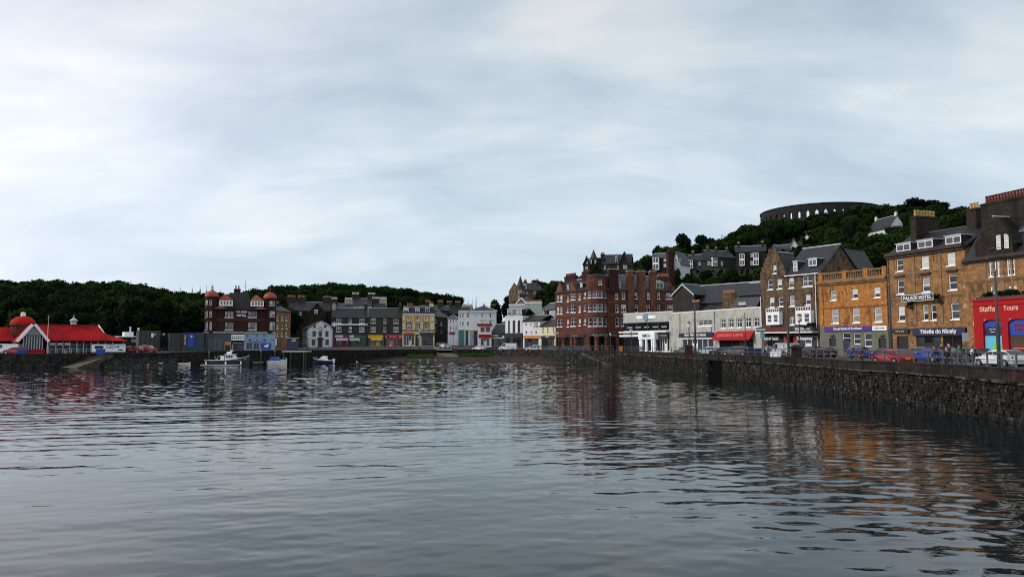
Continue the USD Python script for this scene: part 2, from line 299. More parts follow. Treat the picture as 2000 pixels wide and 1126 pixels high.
# ------------------------------------------------------------------ land: shore line, town ground, hills
SH = np.array([(-900, 140), (-300, 146), (0, 148), (120, 148), (230, 152), (330, 161), (400, 164), (560, 176), (650, 190), (800, 207), (960, 203), (1050, 187), (1100, 176), (1200, 159), (1250, 143), (1400, 102), (1650, 65), (2000, 40.5), (2300, 31), (2800, 23)], float)
RT = np.array([(-900, 195), (0, 190), (240, 196), (400, 212), (560, 240), (650, 275), (900, 285), (1000, 268), (1085, 240), (1200, 225), (1318, 214), (1490, 165), (1605, 142), (1740, 130), (1890, 112), (2200, 100), (2800, 90)], float)
BO = np.array([(-900, 0), (690, 0), (780, 12), (960, 15), (1050, 14), (1105, 0), (2800, 0)], float)   # width of the beach in front of the wall
def water_edge(px): return np.interp(px, SH[:, 0], SH[:, 1])
def shore(px): return water_edge(px) + np.interp(px, BO[:, 0], BO[:, 1])
def rt(px): return np.interp(px, RT[:, 0], RT[:, 1])
STZ = np.array([(-900, 2.5), (0, 2.4), (240, 2.4), (400, 2.6), (560, 2.9), (650, 2.9), (800, 2.6), (960, 2.6), (1100, 2.6), (1200, 2.5), (2800, 2.5)], float)   # quay top
STB = np.array([(-900, 2.6), (240, 2.6), (400, 2.8), (560, 3.2), (650, 3.7), (800, 3.8), (930, 4.4), (1000, 3.9), (1085, 2.7), (1200, 2.5), (2800, 2.5)], float)   # ground at the facades
HR = [230, 280, 330, 380, 420, 520, 800]
HT = {-900: (8, 14, 20, 25, 27, 25, 14), 0: (8, 14, 20, 24, 26, 24, 14), 240: (7, 13, 19, 23, 24.5, 23, 14), 330: (5, 10, 15, 19, 20, 19, 12), 450: (4, 9, 13, 17, 18, 17, 11), 540: (3.5, 9, 16, 22, 24, 20, 12), 640: (3.7, 5, 15, 23, 27, 22, 12),
      730: (3.8, 4.2, 12, 22, 25, 20, 10), 800: (3.9, 4.2, 12, 20, 24, 18, 8), 880: (4.2, 4.6, 10, 17, 20, 15, 7), 960: (4.2, 4.6, 7, 11, 14, 12, 7), 1000: (3.6, 10, 17, 18, 18, 14, 8), 1050: (3.2, 15, 24, 24, 22, 16, 9), 1110: (3, 17, 24, 24, 22, 16, 9),
      1190: (6, 27, 29, 26, 24, 18, 10), 1240: (7, 22, 31, 32, 29, 22, 12), 1300: (10, 30, 38, 40, 40, 30, 15), 1400: (14, 32, 40, 49, 48, 38, 20), 1470: (16, 32, 43, 54, 56, 45, 22), 1500: (18, 33, 46, 58, 66, 55, 25), 1600: (22, 35, 50, 61, 69, 60, 28),
      1720: (24, 40, 52, 64, 69, 62, 30), 1800: (26, 42, 56, 66, 68, 60, 30), 1900: (26, 42, 56, 64, 66, 58, 30), 2800: (24, 40, 50, 58, 60, 50, 30)}
_hk = np.array(sorted(HT), float); _hv = np.array([HT[k] for k in sorted(HT)], float)
def hill_z(px, r):
    px = np.asarray(px, float); r = np.asarray(r, float)
    t = np.interp(px, _hk, np.arange(len(_hk))); i = np.clip(t.astype(int), 0, len(_hk) - 2); fr = t - i
    prof = _hv[i] * (1 - fr)[..., None] + _hv[i + 1] * fr[..., None]
    base = np.interp(px, STB[:, 0], STB[:, 1]); r0 = rt(px)
    out = np.zeros(np.broadcast(px, r).shape)
    for j in np.ndindex(out.shape):
        rr = np.array(HR, float); zz = prof[j]
        k = rr > r0[j] + 6
        out[j] = np.interp(r[j], np.concatenate([[r0[j]], rr[k]]), np.concatenate([[base[j]], zz[k]]))
    return out
def town_z(px, r):
    s, e = shore(px), rt(px)
    t = np.clip((r - s - 10) / np.maximum(e - s - 22, 5), 0, 1)
    return np.interp(px, STZ[:, 0], STZ[:, 1]) * (1 - t) + np.interp(px, STB[:, 0], STB[:, 1]) * t
def ground_at(px, r):
    px_, r_ = np.atleast_1d(np.asarray(px, float)), np.atleast_1d(np.asarray(r, float))
    return float((town_z(px_, r_) if r_[0] < rt(px_[0]) else hill_z(px_, r_))[0])
def sheet(X, Y, Z):
    n, m = X.shape; idx = np.arange(n * m).reshape(n, m)
    q = np.stack([idx[:-1, :-1], idx[:-1, 1:], idx[1:, 1:], idx[1:, :-1]], -1).reshape(-1, 4)
    return np.stack([X, Y, Z], -1).reshape(-1, 3), np.vstack([q[:, [0, 1, 2]], q[:, [0, 2, 3]]])
ground_mat('asphalt', (0.035, 0.036, 0.038), (0.06, 0.06, 0.06), 0.35)
ground_mat('paving', (0.085, 0.08, 0.075), (0.14, 0.135, 0.125), 0.8)
ground_mat('hill_soil', (0.004, 0.010, 0.003), (0.018, 0.034, 0.008), 0.12, bump=.8)
ground_mat('weed_rock', (0.022, 0.010, 0.007), (0.06, 0.022, 0.014), 0.9, rough=.7, bump=1.0)
ground_mat('grass_look', (0.012, 0.04, 0.006), (0.05, 0.10, 0.014), 0.8, bump=1.0)
PX = np.array(sorted(set(list(range(-900, 2801, 20)) + [690, 1105, 1050, 1318, 1490, 1605])), float)
T = np.linspace(0, 1, 24)
G1 = np.array([[shore(p) + .4 + t * (rt(p) - shore(p) - .4) for t in T] for p in PX])
Gp = np.repeat(PX[:, None], len(T), 1)
put('town_ground', sheet((Gp - 1000) / FPX * G1, G1, town_z(Gp, G1)), M['asphalt'], smooth=True, label='grey asphalt of the sea front streets and quay', cat='ground', kind='structure')
T2 = np.concatenate([[0, .02, .05, .09, .13, .17, .21, .25, .3, .35, .4, .46, .53, .62, .75, 1]])
G2 = np.array([[rt(p) + t * (900 - rt(p)) for t in T2] for p in PX]); Gp2 = np.repeat(PX[:, None], len(T2), 1)
GZ = hill_z(Gp2, G2)
GZ[:, 1:] += (meshkit.fbm(np.stack([Gp2 * .03, G2 * .03, G2 * 0], -1), 3, 2)[:, 1:] - .5) * 3
put('hills', sheet((Gp2 - 1000) / FPX * G2, G2, GZ), M['hill_soil'], smooth=True, label='dark wooded hills rising behind the harbour town', cat='hill', kind='structure')
# ------------------------------------------------------------------ trees
def leaf_cloud(r, centres, radii, n, size, flat=0.5):
    """n leaf-sized quads on the shells of the clumps"""
    w = radii ** 2; k = r.choice(len(centres), n, p=w / w.sum())
    d = r.normal(size=(n, 3)); d[:, 2] = d[:, 2] * .9 + .25; d /= np.linalg.norm(d, axis=1, keepdims=True)
    p = centres[k] + d * (radii[k] * r.uniform(.62, 1.08, n))[:, None]
    nn = d + r.normal(size=(n, 3)) * flat; nn /= np.linalg.norm(nn, axis=1, keepdims=True)
    a = np.cross(nn, r.normal(size=(n, 3))); a /= np.linalg.norm(a, axis=1, keepdims=True); b = np.cross(nn, a)
    s = (size * r.uniform(.6, 1.35, n))[:, None]
    v = np.stack([p - a * s - b * s * .6, p + a * s - b * s * .7, p + a * s * .8 + b * s * .7, p - a * s * .9 + b * s * .6], 1).reshape(-1, 3)
    i = np.arange(n)[:, None] * 4
    return v, np.vstack([i + [0, 1, 2], i + [0, 2, 3]])
def broadleaf(seed, h=10.0, w=8.0, n=700, size=0.5, low=.22):
    r = np.random.default_rng(seed); k = int(r.integers(9, 15))
    c = r.normal(size=(k, 3)); c /= np.linalg.norm(c, axis=1, keepdims=True); c *= r.uniform(.35, .78, (k, 1))
    c = c * [w / 2, w / 2, h * (1 - low) / 2 * .95] + [0, 0, h * (low + (1 - low) / 2)]
    rad = r.uniform(.17, .30, k) * w
    v, f = leaf_cloud(r, c, rad, n, size)
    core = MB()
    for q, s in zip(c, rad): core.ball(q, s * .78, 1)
    trunk = MB(); trunk.cyl((0, 0, -1.0), (0, 0, h * .45), w * .045, w * .025, 7)
    for q in c[:5]: trunk.cyl((0, 0, h * low), q, w * .02, w * .006, 5)
    return (v, f), core.get(), trunk.get()
def conifer(seed, h=14.0, w=5.5, n=700, size=0.45, ragged=.25):
    r = np.random.default_rng(seed); cs, rs = [], []
    z = h * .14
    while z < h * .97:
        t = z / h; R = w / 2 * (1 - t) ** .8 * r.uniform(1 - ragged, 1 + ragged)
        m = max(2, int(6 * (1 - t) + 1))
        for j in range(m):
            a = r.uniform(0, 2 * math.pi); cs.append((R * .6 * math.cos(a), R * .6 * math.sin(a), z - .15 * R)); rs.append(max(.22, R * .42))
        z += h * .07
    c, rad = np.array(cs), np.array(rs)
    v, f = leaf_cloud(r, c, rad, n, size, .8)
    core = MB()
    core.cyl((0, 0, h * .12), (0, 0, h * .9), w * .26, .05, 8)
    trunk = MB(); trunk.cyl((0, 0, -1), (0, 0, h * .99), w * .05, .03, 7)
    return (v, f), core.get(), trunk.get()
KINDS = {}
def tree_kind(kind, mesh3, mat):
    KINDS[kind] = (mesh3, mat)
for i in range(4): tree_kind(f'broad{i}', broadleaf(20 + i, n=1500, size=.36), M['leaf_dark' if i % 2 else 'leaf_mid'])
tree_kind('broad_light', broadleaf(40, n=1500, size=.36), M['leaf_mid'])
for i in range(3): tree_kind(f'fir{i}', conifer(50 + i, n=1100, size=.30, ragged=.2 + .1 * i), M['leaf_conifer'])
tree_kind('scots', broadleaf(60, h=13, w=7, n=1500, size=.30, low=.42), M['leaf_conifer'])
_first = {}
def tree(name, kind, label, px, py_top, Y, w_px, ground=None, cat='tree', group=None, zb=None):
    """a single tree whose top and width are given; it stands on the ground there"""
    (lv, lf), core, trunk = KINDS[kind][0]; hh = lv[:, 2].max(); ww = np.ptp(lv[:, 0])
    z0 = ground_at(px, Y) if zb is None else zb
    top = at(px, py_top, Y)[2]; sz = max(.15, (top - z0) / hh); sx = w_px / FPX * Y / ww
    x, y = gxy(px, Y); rz = rng.uniform(0, 6)
    if kind not in _first:
        p = thing(name, label, cat, (x, y, z0), rz, group)
        UsdGeom.Xformable(stage.GetPrimAtPath(p)).AddScaleOp().Set(Gf.Vec3f(sx, sx, sz))
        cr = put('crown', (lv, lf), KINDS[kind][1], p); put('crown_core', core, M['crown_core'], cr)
        put('trunk', trunk, M['bark'], p); _first[kind] = p
        return p
    # a referenced copy resets its own placement
    cp = UsdGeom.Xform.Define(stage, path_for(name)); pr = cp.GetPrim()
    pr.GetReferences().AddInternalReference(_first[kind]); pr.SetInstanceable(True)
    cp.ClearXformOpOrder()
    cp.GetPrim().CreateAttribute('xformOp:translate', Sdf.ValueTypeNames.Double3).Set(Gf.Vec3d(x, y, z0))
    pr.CreateAttribute('xformOp:rotateZ', Sdf.ValueTypeNames.Float).Set(math.degrees(rz))
    pr.CreateAttribute('xformOp:scale', Sdf.ValueTypeNames.Float3).Set(Gf.Vec3f(sx, sx, sz))
    pr.CreateAttribute('xformOpOrder', Sdf.ValueTypeNames.TokenArray).Set(['xformOp:translate', 'xformOp:rotateZ', 'xformOp:scale'])
    tag(pr, label, cat, group or GROUPS.get(name))
    return str(pr.GetPath())
def forest(name, label, pxr, rr, spacing, hrange, kinds, keep=None, seed=1):
    r = np.random.default_rng(seed); pts, hs = [], []
    x0, x1 = pxr; rad = rr[0]
    while rad < rr[1]:
        step = spacing / rad * FPX; p = x0 + r.uniform(0, step)
        while p < x1:
            q, d = p + r.normal() * step * .3, rad + r.normal() * spacing * .3
            if d > rt(q) + 8 and (keep is None or keep(q, d)):
                pts.append((q, d)); hs.append(r.uniform(*hrange))
            p += step
        rad += spacing * .85
    pts = np.array(pts); z = hill_z(pts[:, 0], pts[:, 1])
    ins = UsdGeom.PointInstancer.Define(stage, path_for(name)); root = str(ins.GetPath())
    targets, hh = [], []
    for i, kd in enumerate(kinds):
        (lv, lf), core, trunk = KINDS[kd][0]
        pp = UsdGeom.Xform.Define(stage, root + f'/tree_kind_{i:03d}'); targets.append(pp.GetPath()); hh.append(lv[:, 2].max())
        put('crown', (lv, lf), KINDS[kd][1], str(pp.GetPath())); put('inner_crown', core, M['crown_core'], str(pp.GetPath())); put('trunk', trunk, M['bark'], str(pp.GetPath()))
    ins.CreatePrototypesRel().SetTargets(targets)
    k = r.integers(0, len(kinds), len(pts)); s = np.array(hs) / np.array(hh)[k]
    ins.CreateProtoIndicesAttr(Vt.IntArray.FromNumpy(k.astype(np.int32)))
    X = (pts[:, 0] - 1000) / FPX * pts[:, 1]
    ins.CreatePositionsAttr(Vt.Vec3fArray.FromNumpy(np.stack([X, pts[:, 1], z - .4], 1).astype(np.float32)))
    sw = s * r.uniform(.9, 1.25, len(s))
    ins.CreateScalesAttr(Vt.Vec3fArray.FromNumpy(np.stack([sw, sw, s], 1).astype(np.float32)))
    a = r.uniform(0, 2 * math.pi, len(s))
    ins.CreateOrientationsAttr(Vt.QuathArray([Gf.Quath(float(math.cos(q / 2)), 0, 0, float(math.sin(q / 2))) for q in a]))
    tag(ins, label, 'forest', kind='stuff')
    print(name, len(pts))
BK = ['broad0', 'broad1', 'broad2', 'broad3', 'broad_light']
forest('left_hill_forest', 'dense dark green wood covering the hill behind the red roofed pier', (-420, 548), (205, 430), 6.4, (5, 14), BK + ['fir1', 'scots'], seed=1)
forest('middle_hill_forest', 'dense dark wood on the rounded hill behind the grey tenements', (548, 1000), (285, 440), 6.4, (5, 13), BK + ['scots'], seed=2, keep=lambda p, d: p < 905 and d > 310)
def _kr(p, d):
    if 1130 < p < 1236 and d < 300: return False
    if 1268 < p < 1330 and 240 < d < 290: return False
    if 1330 < p < 1510 and 245 < d < 305: return False
    if 1500 < p < 1572 and 258 < d < 345: return False
    if 1562 < p < 1600 and 285 < d < 365: return False
    if 1690 < p < 1752 and 270 < d < 350: return False
    if 1000 < p < 1070 and 270 < d < 330: return False
    if 1478 < p < 1745 and d > 386: return False
    return d > 232
forest('right_hill_forest', 'dark green trees covering the steep slope under the round stone tower', (1000, 2500), (235, 425), 6.6, (4.5, 10.5), BK + ['scots'], seed=3, keep=_kr)
forest('slope_bushes', 'low scrub on the bank around the three white houses under the tower', (1500, 1606), (254, 372), 4.0, (1.2, 2.4), ['broad1', 'broad3'], seed=8, keep=lambda p, d: not (1508 < p < 1568 and 312 < d < 332) and not (1568 < p < 1596 and 336 < d < 354))
forest('slope_bushes', 'low scrub on the bank just under the hillside villas', (1326, 1515), (252, 280), 3.0, (1.0, 1.9), ['broad1', 'broad3'], seed=6)
forest('slope_bushes', 'low bushes and undergrowth on the slope below the hillside villas', (1318, 1720), (205, 262), 4.2, (2.2, 4.2), ['broad1', 'broad_light'], seed=4)
# ------------------------------------------------------------------ building kit
masonry('stone_tan', (0.36, 0.19, 0.075), (0.25, 0.125, 0.048), (0.12, 0.07, 0.035), 0.75, 0.34, grime=(.47, .68), gscale=.4)
masonry('stone_orange', (0.46, 0.20, 0.052), (0.36, 0.145, 0.036), (0.18, 0.08, 0.03), 0.8, 0.32, grime=(.51, .70), gscale=.35)
masonry('stone_red', (0.15, 0.050, 0.030), (0.075, 0.025, 0.017), (0.07, 0.03, 0.022), 0.7, 0.34, grime=(.50, .70), gscale=.3)
masonry('stone_redlight', (0.21, 0.085, 0.05), (0.11, 0.045, 0.028), (0.08, 0.04, 0.03), 0.7, 0.34, grime=(.5, .72))
masonry('stone_crimson', (0.055, 0.014, 0.011), (0.032, 0.009, 0.008), (0.03, 0.012, 0.01), 0.5, 0.2, grime=(.45, .7))
masonry('stone_dark', (0.045, 0.042, 0.037), (0.026, 0.024, 0.021), (0.015, 0.014, 0.013), 0.6, 0.3, grime=(.48, .7))
masonry('stone_rubble', (0.20, 0.135, 0.07), (0.11, 0.07, 0.04), (0.06, 0.04, 0.028), 0.5, 0.26, grime=(.43, .62), gscale=.5, bump=.9)
masonry('stone_grey', (0.06, 0.058, 0.055), (0.038, 0.037, 0.035), (0.022, 0.022, 0.02), 0.6, 0.3, grime=(.5, .72))
masonry('stone_sooty', (0.036, 0.026, 0.018), (0.02, 0.015, 0.011), (0.02, 0.016, 0.013), 0.7, 0.34, grime=(.45, .65), gcol=(.008, .007, .006))
masonry('brick_brown', (0.12, 0.05, 0.028), (0.08, 0.034, 0.02), (0.05, 0.035, 0.025), 0.3, 0.12, grime=(.5, .7))
plaster('render_white', (0.66, 0.67, 0.67), amount=.28); plaster('render_cool', (0.56, 0.60, 0.63), amount=.28); plaster('render_cream', (0.62, 0.52, 0.30), amount=.2); plaster('render_grey', (0.40, 0.40, 0.35), (.07, .07, .055), .75)
plaster('render_green', (0.26, 0.31, 0.29), amount=.3); plaster('render_olive', (0.13, 0.135, 0.105), (.05, .05, .04), .5); plaster('render_paleyellow', (0.62, 0.57, 0.36), amount=.2); plaster('render_slateblue', (0.06, 0.075, 0.11), amount=.4); plaster('render_lightblue', (0.24, 0.34, 0.47), amount=.3)
slate('slate_blue', (0.015, 0.016, 0.021), (0.028, 0.029, 0.037)); slate('slate_dark', (0.010, 0.010, 0.012), (0.018, 0.018, 0.021)); slate('slate_pale', (0.045, 0.05, 0.06), (0.07, 0.075, 0.085)); slate('tile_red', (0.30, 0.055, 0.022), (0.38, 0.085, 0.035), .3, .25, .7)
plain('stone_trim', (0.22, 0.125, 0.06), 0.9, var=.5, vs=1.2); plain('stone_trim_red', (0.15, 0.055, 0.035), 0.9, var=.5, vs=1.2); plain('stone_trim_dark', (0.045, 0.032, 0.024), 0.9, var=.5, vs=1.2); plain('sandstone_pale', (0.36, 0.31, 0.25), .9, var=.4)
GL = ['glass_dark', 'glass_dark', 'glass_dim', 'glass_curtain', 'glass_dim', 'glass_blue', 'glass_dark']
class Bld:
    def __init__(s, name, label, cat, pl, dl, pr, dr, pyb=None, D=9.0, zb=None, group=None):
        if pl < 960 and abs(dl - dr) < 5:          # the left side of the bay turns its fronts towards the water
            az = math.atan(((pl + pr) / 2 - 1000) / FPX); dm = (dl + dr) / 2; dd = (pr - pl) / FPX * dm * math.tan(-az) * .97
            dl, dr = dm - dd / 2, dm + dd / 2
        A, B = gxy(pl, dl), gxy(pr, dr)
        s.A, s.W = A, float(np.linalg.norm(B - A)) - .02
        s.U = (B - A) / np.linalg.norm(B - A); s.Nv = np.array([-s.U[1], s.U[0]])
        s.zb = zb if zb is not None else at((pl + pr) / 2, pyb, (dl + dr) / 2)[2]
        s.D, s.pl, s.pr, s.dl = D, pl, pr, dl
        s.p = thing(name, label, cat, (A[0], A[1], s.zb), math.atan2(s.U[1], s.U[0]), group)
    def loc(s, px, py, n=0.0):
        """where the sight line meets the facade plane, y=n inwards: (x, z) in the building's own coordinates"""
        u, v = (px - 1000) / FPX, (563 - py) / FPX
        d = np.array([u, math.cos(PITCH) - v * math.sin(PITCH), math.sin(PITCH) + v * math.cos(PITCH)])
        O = s.A + s.Nv * n
        t = (s.Nv @ O) / (s.Nv @ d[:2])
        h = d[:2] * t - s.A
        return float(h @ s.U), float(EYE + d[2] * t - s.zb)
    def z(s, px, py, n=0.0): return s.loc(px, py, n)[1]
    def x(s, px, n=0.0): return s.loc(px, 672, n)[0]
    def put(s, name, mb, m, parent=None, **k): return put(name, mb, M[m], parent or s.p, **k)
    def box(s, name, m, x0, x1, y0, y1, z0, z1, **k): return s.put(name, MB().box(x0, x1, y0, y1, z0, z1), m, **k)
    def rect(s, px, py, w, h, n=0.0):
        (xa, za), (xb, zc) = s.loc(px - w / 2, py + h / 2, n), s.loc(px + w / 2, py - h / 2, n)
        return xa, xb, za, zc
    def wall(s, H, m, holes=(), gable=None, poly=None, t=.45, back=True, sides=(True, True), name='wall', low=0.0, mb_extra=None):
        """front wall with its openings cut, side and back walls; gable=(ridge z) makes the side walls end in gables"""
        mb = MB()
        P = Polygon(poly) if poly is not None else sbox(0, low, s.W, H)
        if holes: P = P.difference(unary_union([sbox(h[0], h[2], h[1], h[3]) for h in holes]))
        mb.ext(P, 0, t)
        S = [(t, low), (s.D, low), (s.D, H), (t, H)]
        if gable: S = [(t, low), (s.D, low), (s.D, H), (s.D / 2, gable), (t, H)]
        if sides[0]: mb.ext(Polygon(S), 0, .4, 'yz')
        if sides[1]: mb.ext(Polygon(S), s.W - .4, s.W, 'yz')
        if back: mb.box(.4, s.W - .4, s.D - .4, s.D, low, H - .01)
        mb.box(.4, s.W - .4, t + .9, t + 1.0, low, H - .02)          # dark inner wall behind the openings
        if mb_extra: mb_extra(mb)
        return s.put(name, mb, m)
    def window(s, R, style='s', glass=None, frame='white_paint', parent=None, y=.14, sill=None, name='window'):
        x0, x1, z0, z1 = R; w, h = x1 - x0, z1 - z0
        t = min(.12, w * .14); mb = MB()
        mb.box(x0, x0 + t, y, y + .09, z0, z1); mb.box(x1 - t, x1, y, y + .09, z0, z1)
        mb.box(x0 + t, x1 - t, y, y + .09, z0, z0 + t * 1.2); mb.box(x0 + t, x1 - t, y, y + .09, z1 - t, z1)
        b = t * .75
        if style in 'sd': mb.box(x0 + t, x1 - t, y + .01, y + .08, z0 + h * .5 - b / 2, z0 + h * .5 + b / 2)
        if style == 'c':
            mb.box((x0 + x1) / 2 - b / 2, (x0 + x1) / 2 + b / 2, y + .01, y + .08, z0 + t, z1 - t); mb.box(x0 + t, x1 - t, y + .015, y + .075, z0 + h * .62 - b / 2, z0 + h * .62 + b / 2)
        if style == 'm': mb.box((x0 + x1) / 2 - b / 2, (x0 + x1) / 2 + b / 2, y + .01, y + .08, z0 + t, z1 - t)
        if style == 'g':
            for k in (1, 2): mb.box(x0 + w * k / 3 - b / 3, x0 + w * k / 3 + b / 3, y + .01, y + .08, z0 + t, z1 - t)
            for k in (1, 2): mb.box(x0 + t, x1 - t, y + .015, y + .075, z0 + h * k / 3 - b / 3, z0 + h * k / 3 + b / 3)
        if sill: mb.box(x0 - .12, x1 + .12, -.1, y + .02, z0 - .16, z0 - .002)
        p = s.put(name, mb, frame, parent)
        g = glass or GL[int(rng.integers(len(GL)))]
        q = MB().box(x0 + t * .5, x1 - t * .5, y + .03, y + .06, z0 + t * .5, z1 - t * .5)
        s.put('pane', q, g, p)
        if glass is None and rng.random() < .45 and h > 1.0:          # a roller blind drawn part of the way
            k = rng.uniform(.3, .6); s.put('blind', MB().box(x0 + t, x1 - t, y + .022, y + .029, z1 - t - k * h, z1 - t), 'glass_blind' if rng.random() < .5 else 'glass_curtain', p)
        return p
    def windows(s, L, H, m, **k):
        """wall plus its windows; L: (px, py, w, h[, style[, glass[, frame]]])"""
        Rs = [s.rect(*q[:4]) for q in L]
        s.wall(H, m, Rs, **k)
        for q, R in zip(L, Rs):
            s.window(R, q[4] if len(q) > 4 else 's', q[5] if len(q) > 5 else None, q[6] if len(q) > 6 else 'white_paint', sill=True)
    def slabroof(s, quads, m, t=.16, name='roof'):
        mb = MB()
        for q in quads: (mb.slab if len(q) == 4 else mb.tri)(q, t)
        return s.put(name, mb, m)
    def gable(s, H, R, m='slate_blue', o=.3, e=.35, ridge='lead', x0=None, x1=None, y0=0, y1=None):
        x0, x1, y1 = (0 if x0 is None else x0) - o, (s.W if x1 is None else x1) + o, s.D if y1 is None else y1
        ym = (y0 + y1) / 2; k = (R - H) / (ym - y0)
        rf = s.slabroof([[(x0, y0 - e, H - e * k + .1), (x1, y0 - e, H - e * k + .1), (x1, ym, R + .1), (x0, ym, R + .1)],
                         [(x1, y1 + e, H - e * k + .1), (x0, y1 + e, H - e * k + .1), (x0, ym, R + .1), (x1, ym, R + .1)]], m)
        if ridge: s.put('ridge', MB().box(x0 + .02, x1 - .02, ym - .14, ym + .14, R + .02, R + .2), ridge, rf)
        return rf
    def gable_front(s, H, R, x0, x1, y0, y1, m='slate_blue', o=.25, e=.3, ridge='lead', verge=None):
        """roof whose gable faces the street"""
        xm = (x0 + x1) / 2; k = (R - H) / (xm - x0)
        rf = s.slabroof([[(x0 - e, y1, H - e * k + .1), (x0 - e, y0 - o, H - e * k + .1), (xm, y0 - o, R + .1), (xm, y1, R + .1)],
                         [(x1 + e, y0 - o, H - e * k + .1), (x1 + e, y1, H - e * k + .1), (xm, y1, R + .1), (xm, y0 - o, R + .1)]], m)
        if ridge: s.put('ridge', MB().box(xm - .14, xm + .14, y0 - o + .01, y1 - .01, R + .02, R + .2), ridge, rf)
        if verge:
            mb = MB()
            for sx, xa in ((1, x0 - e), (-1, x1 + e)):
                mb.slab([(xa, y0 - o - .06, H - e * k - .25), (xm, y0 - o - .06, R - .25), (xm, y0 - o - .06, R + .16), (xa, y0 - o - .06, H - e * k + .16)], .09 * (1 if sx > 0 else 1))
            s.put('bargeboard', mb, verge, rf)
        return rf
    def hip(s, H, R, m='slate_blue', e=.3, inset=None, ridge='lead', x0=0, x1=None, y0=0, y1=None):
        x1 = s.W if x1 is None else x1; y1 = s.D if y1 is None else y1
        x0, x1, y0, y1 = x0 - e, x1 + e, y0 - e, y1 + e; ym = (y0 + y1) / 2; i = inset or (y1 - y0) / 2
        a, b = (x0 + i, ym, R), (x1 - i, ym, R)
        if a[0] > b[0]: a = b = ((x0 + x1) / 2, ym, R)
        q = [(x0, y0, H), (x1, y0, H), (x1, y1, H), (x0, y1, H)]
        mb = MB()
        if a == b:
            for k in range(4): mb.tri([q[k], q[(k + 1) % 4], a], .12)
        else:
            mb.slab([q[0], q[1], b, a], .14); mb.slab([q[2], q[3], a, b], .14); mb.tri([q[1], q[2], b], .14); mb.tri([q[3], q[0], a], .14)
        rf = s.put('roof', mb, m)
        if ridge:
            r = MB()
            for u, v in ((q[0], a), (q[3], a), (q[1], b), (q[2], b)): r.cyl(u, v, .1, n=5)
            if a != b: r.cyl(a, b, .12, n=5)
            s.put('ridge', r, ridge, rf)
        return rf
    def flat(s, H, m='slate_dark', parapet=None, pm=None, ph=.5):
        s.box('roof', m, .3, s.W - .3, .3, s.D - .3, H - .3, H - .15)
        if parapet: s.box('parapet', parapet, -.06, s.W + .06, -.08, .32, H, H + ph)
    def cornice(s, z, m, h=.35, out=.3, x0=0, x1=None, name='cornice'):
        return s.put(name, MB().box(x0 - .0, (s.W if x1 is None else x1), -out, .02, z, z + h).box(x0, (s.W if x1 is None else x1), -out * .55, .015, z - h * .7, z - .002), m)
    def chimney(s, x, y, z0, z1, w=1.6, d=.8, m='stone_trim', pots=4, pm='clay', along='x', ph=.75):
        mb = MB().box(x - w / 2, x + w / 2, y - d / 2, y + d / 2, z0, z1).box(x - w / 2 - .1, x + w / 2 + .1, y - d / 2 - .1, y + d / 2 + .1, z1 - .3, z1 - .08)
        c = s.put('chimney', mb, m)
        for i in range(pots):
            t = (i + .5) / pots - .5
            px, py = (x + t * w * .92, y) if along == 'x' else (x, y + t * d * .92)
            s.put('chimney_pot', MB().lathe([(.19, 0), (.15, ph * .8), (.19, ph * .82), (.19, ph), (.1, ph), (.1, 0)], (px, py, z1), 8), pm, c)
        return c
    def sign(s, text, x0, x1, z0, z1, board, ink, y=-.12, th=.12, fill=.62, name='sign', parent=None, lettering=True, bold=True, h=None):
        p = s.box(name, board, x0, x1, y, y + th, z0, z1, parent=parent) if board else None
        if text:
            h = h or (z1 - z0) * fill * .72
            t = meshkit.text_mesh(text, h, .03, bold=bold); v = t.vertices.copy()
            wd = np.ptp(v[:, 0]); k = min(1.0, (x1 - x0) * .92 / wd); v[:, :2] *= k; v[:, 0] -= v[:, 0].min()
            zc = (z0 + z1) / 2 - np.ptp(v[:, 1]) / 2 - v[:, 1].min()
            v = np.stack([v[:, 0] + (x0 + x1) / 2 - wd * k / 2, y - .004 - v[:, 2], v[:, 1] + zc], 1)
            s.put('lettering', (v, t.faces), ink, p or parent)
        return p
    def shopfront(s, x0, x1, z1, frame, glass='glass_dark', n=3, door=None, stall=.5, y=.1, z0=0.0):
        mb = MB(); w = (x1 - x0) / n
        for i in range(n + 1): mb.box(x0 + i * w - .06, x0 + i * w + .06, y - .05, y + .12, z0, z1)
        mb.box(x0, x1, y - .02, y + .1, z0, z0 + stall); mb.box(x0, x1, y - .045, y + .115, z1 - .12, z1 - .001)
        p = s.put('shop_window', mb, frame)
        for i in range(n):
            g = MB().box(x0 + i * w + .06, x0 + (i + 1) * w - .06, y + .02, y + .05, z0 + stall, z1 - .12)
            s.put('pane', g, glass if rng.random() < .7 else 'glass_dim', p)
        if door is not None:
            s.box('door', frame, x0 + door * w + .1, x0 + (door + 1) * w - .1, y - .03, y + .015, z0 + .02, min(z1 - .13, z0 + 2.1))
        return p
    def awning(s, x0, x1, z1, drop, out, m, name='awning'):
        mb = MB().slab([(x0, -out, z1 - drop), (x1, -out, z1 - drop), (x1, -.02, z1), (x0, -.02, z1)], .05).box(x0, x1, -out - .02, -out + .03, z1 - drop - .25, z1 - drop)
        return s.put(name, mb, m)
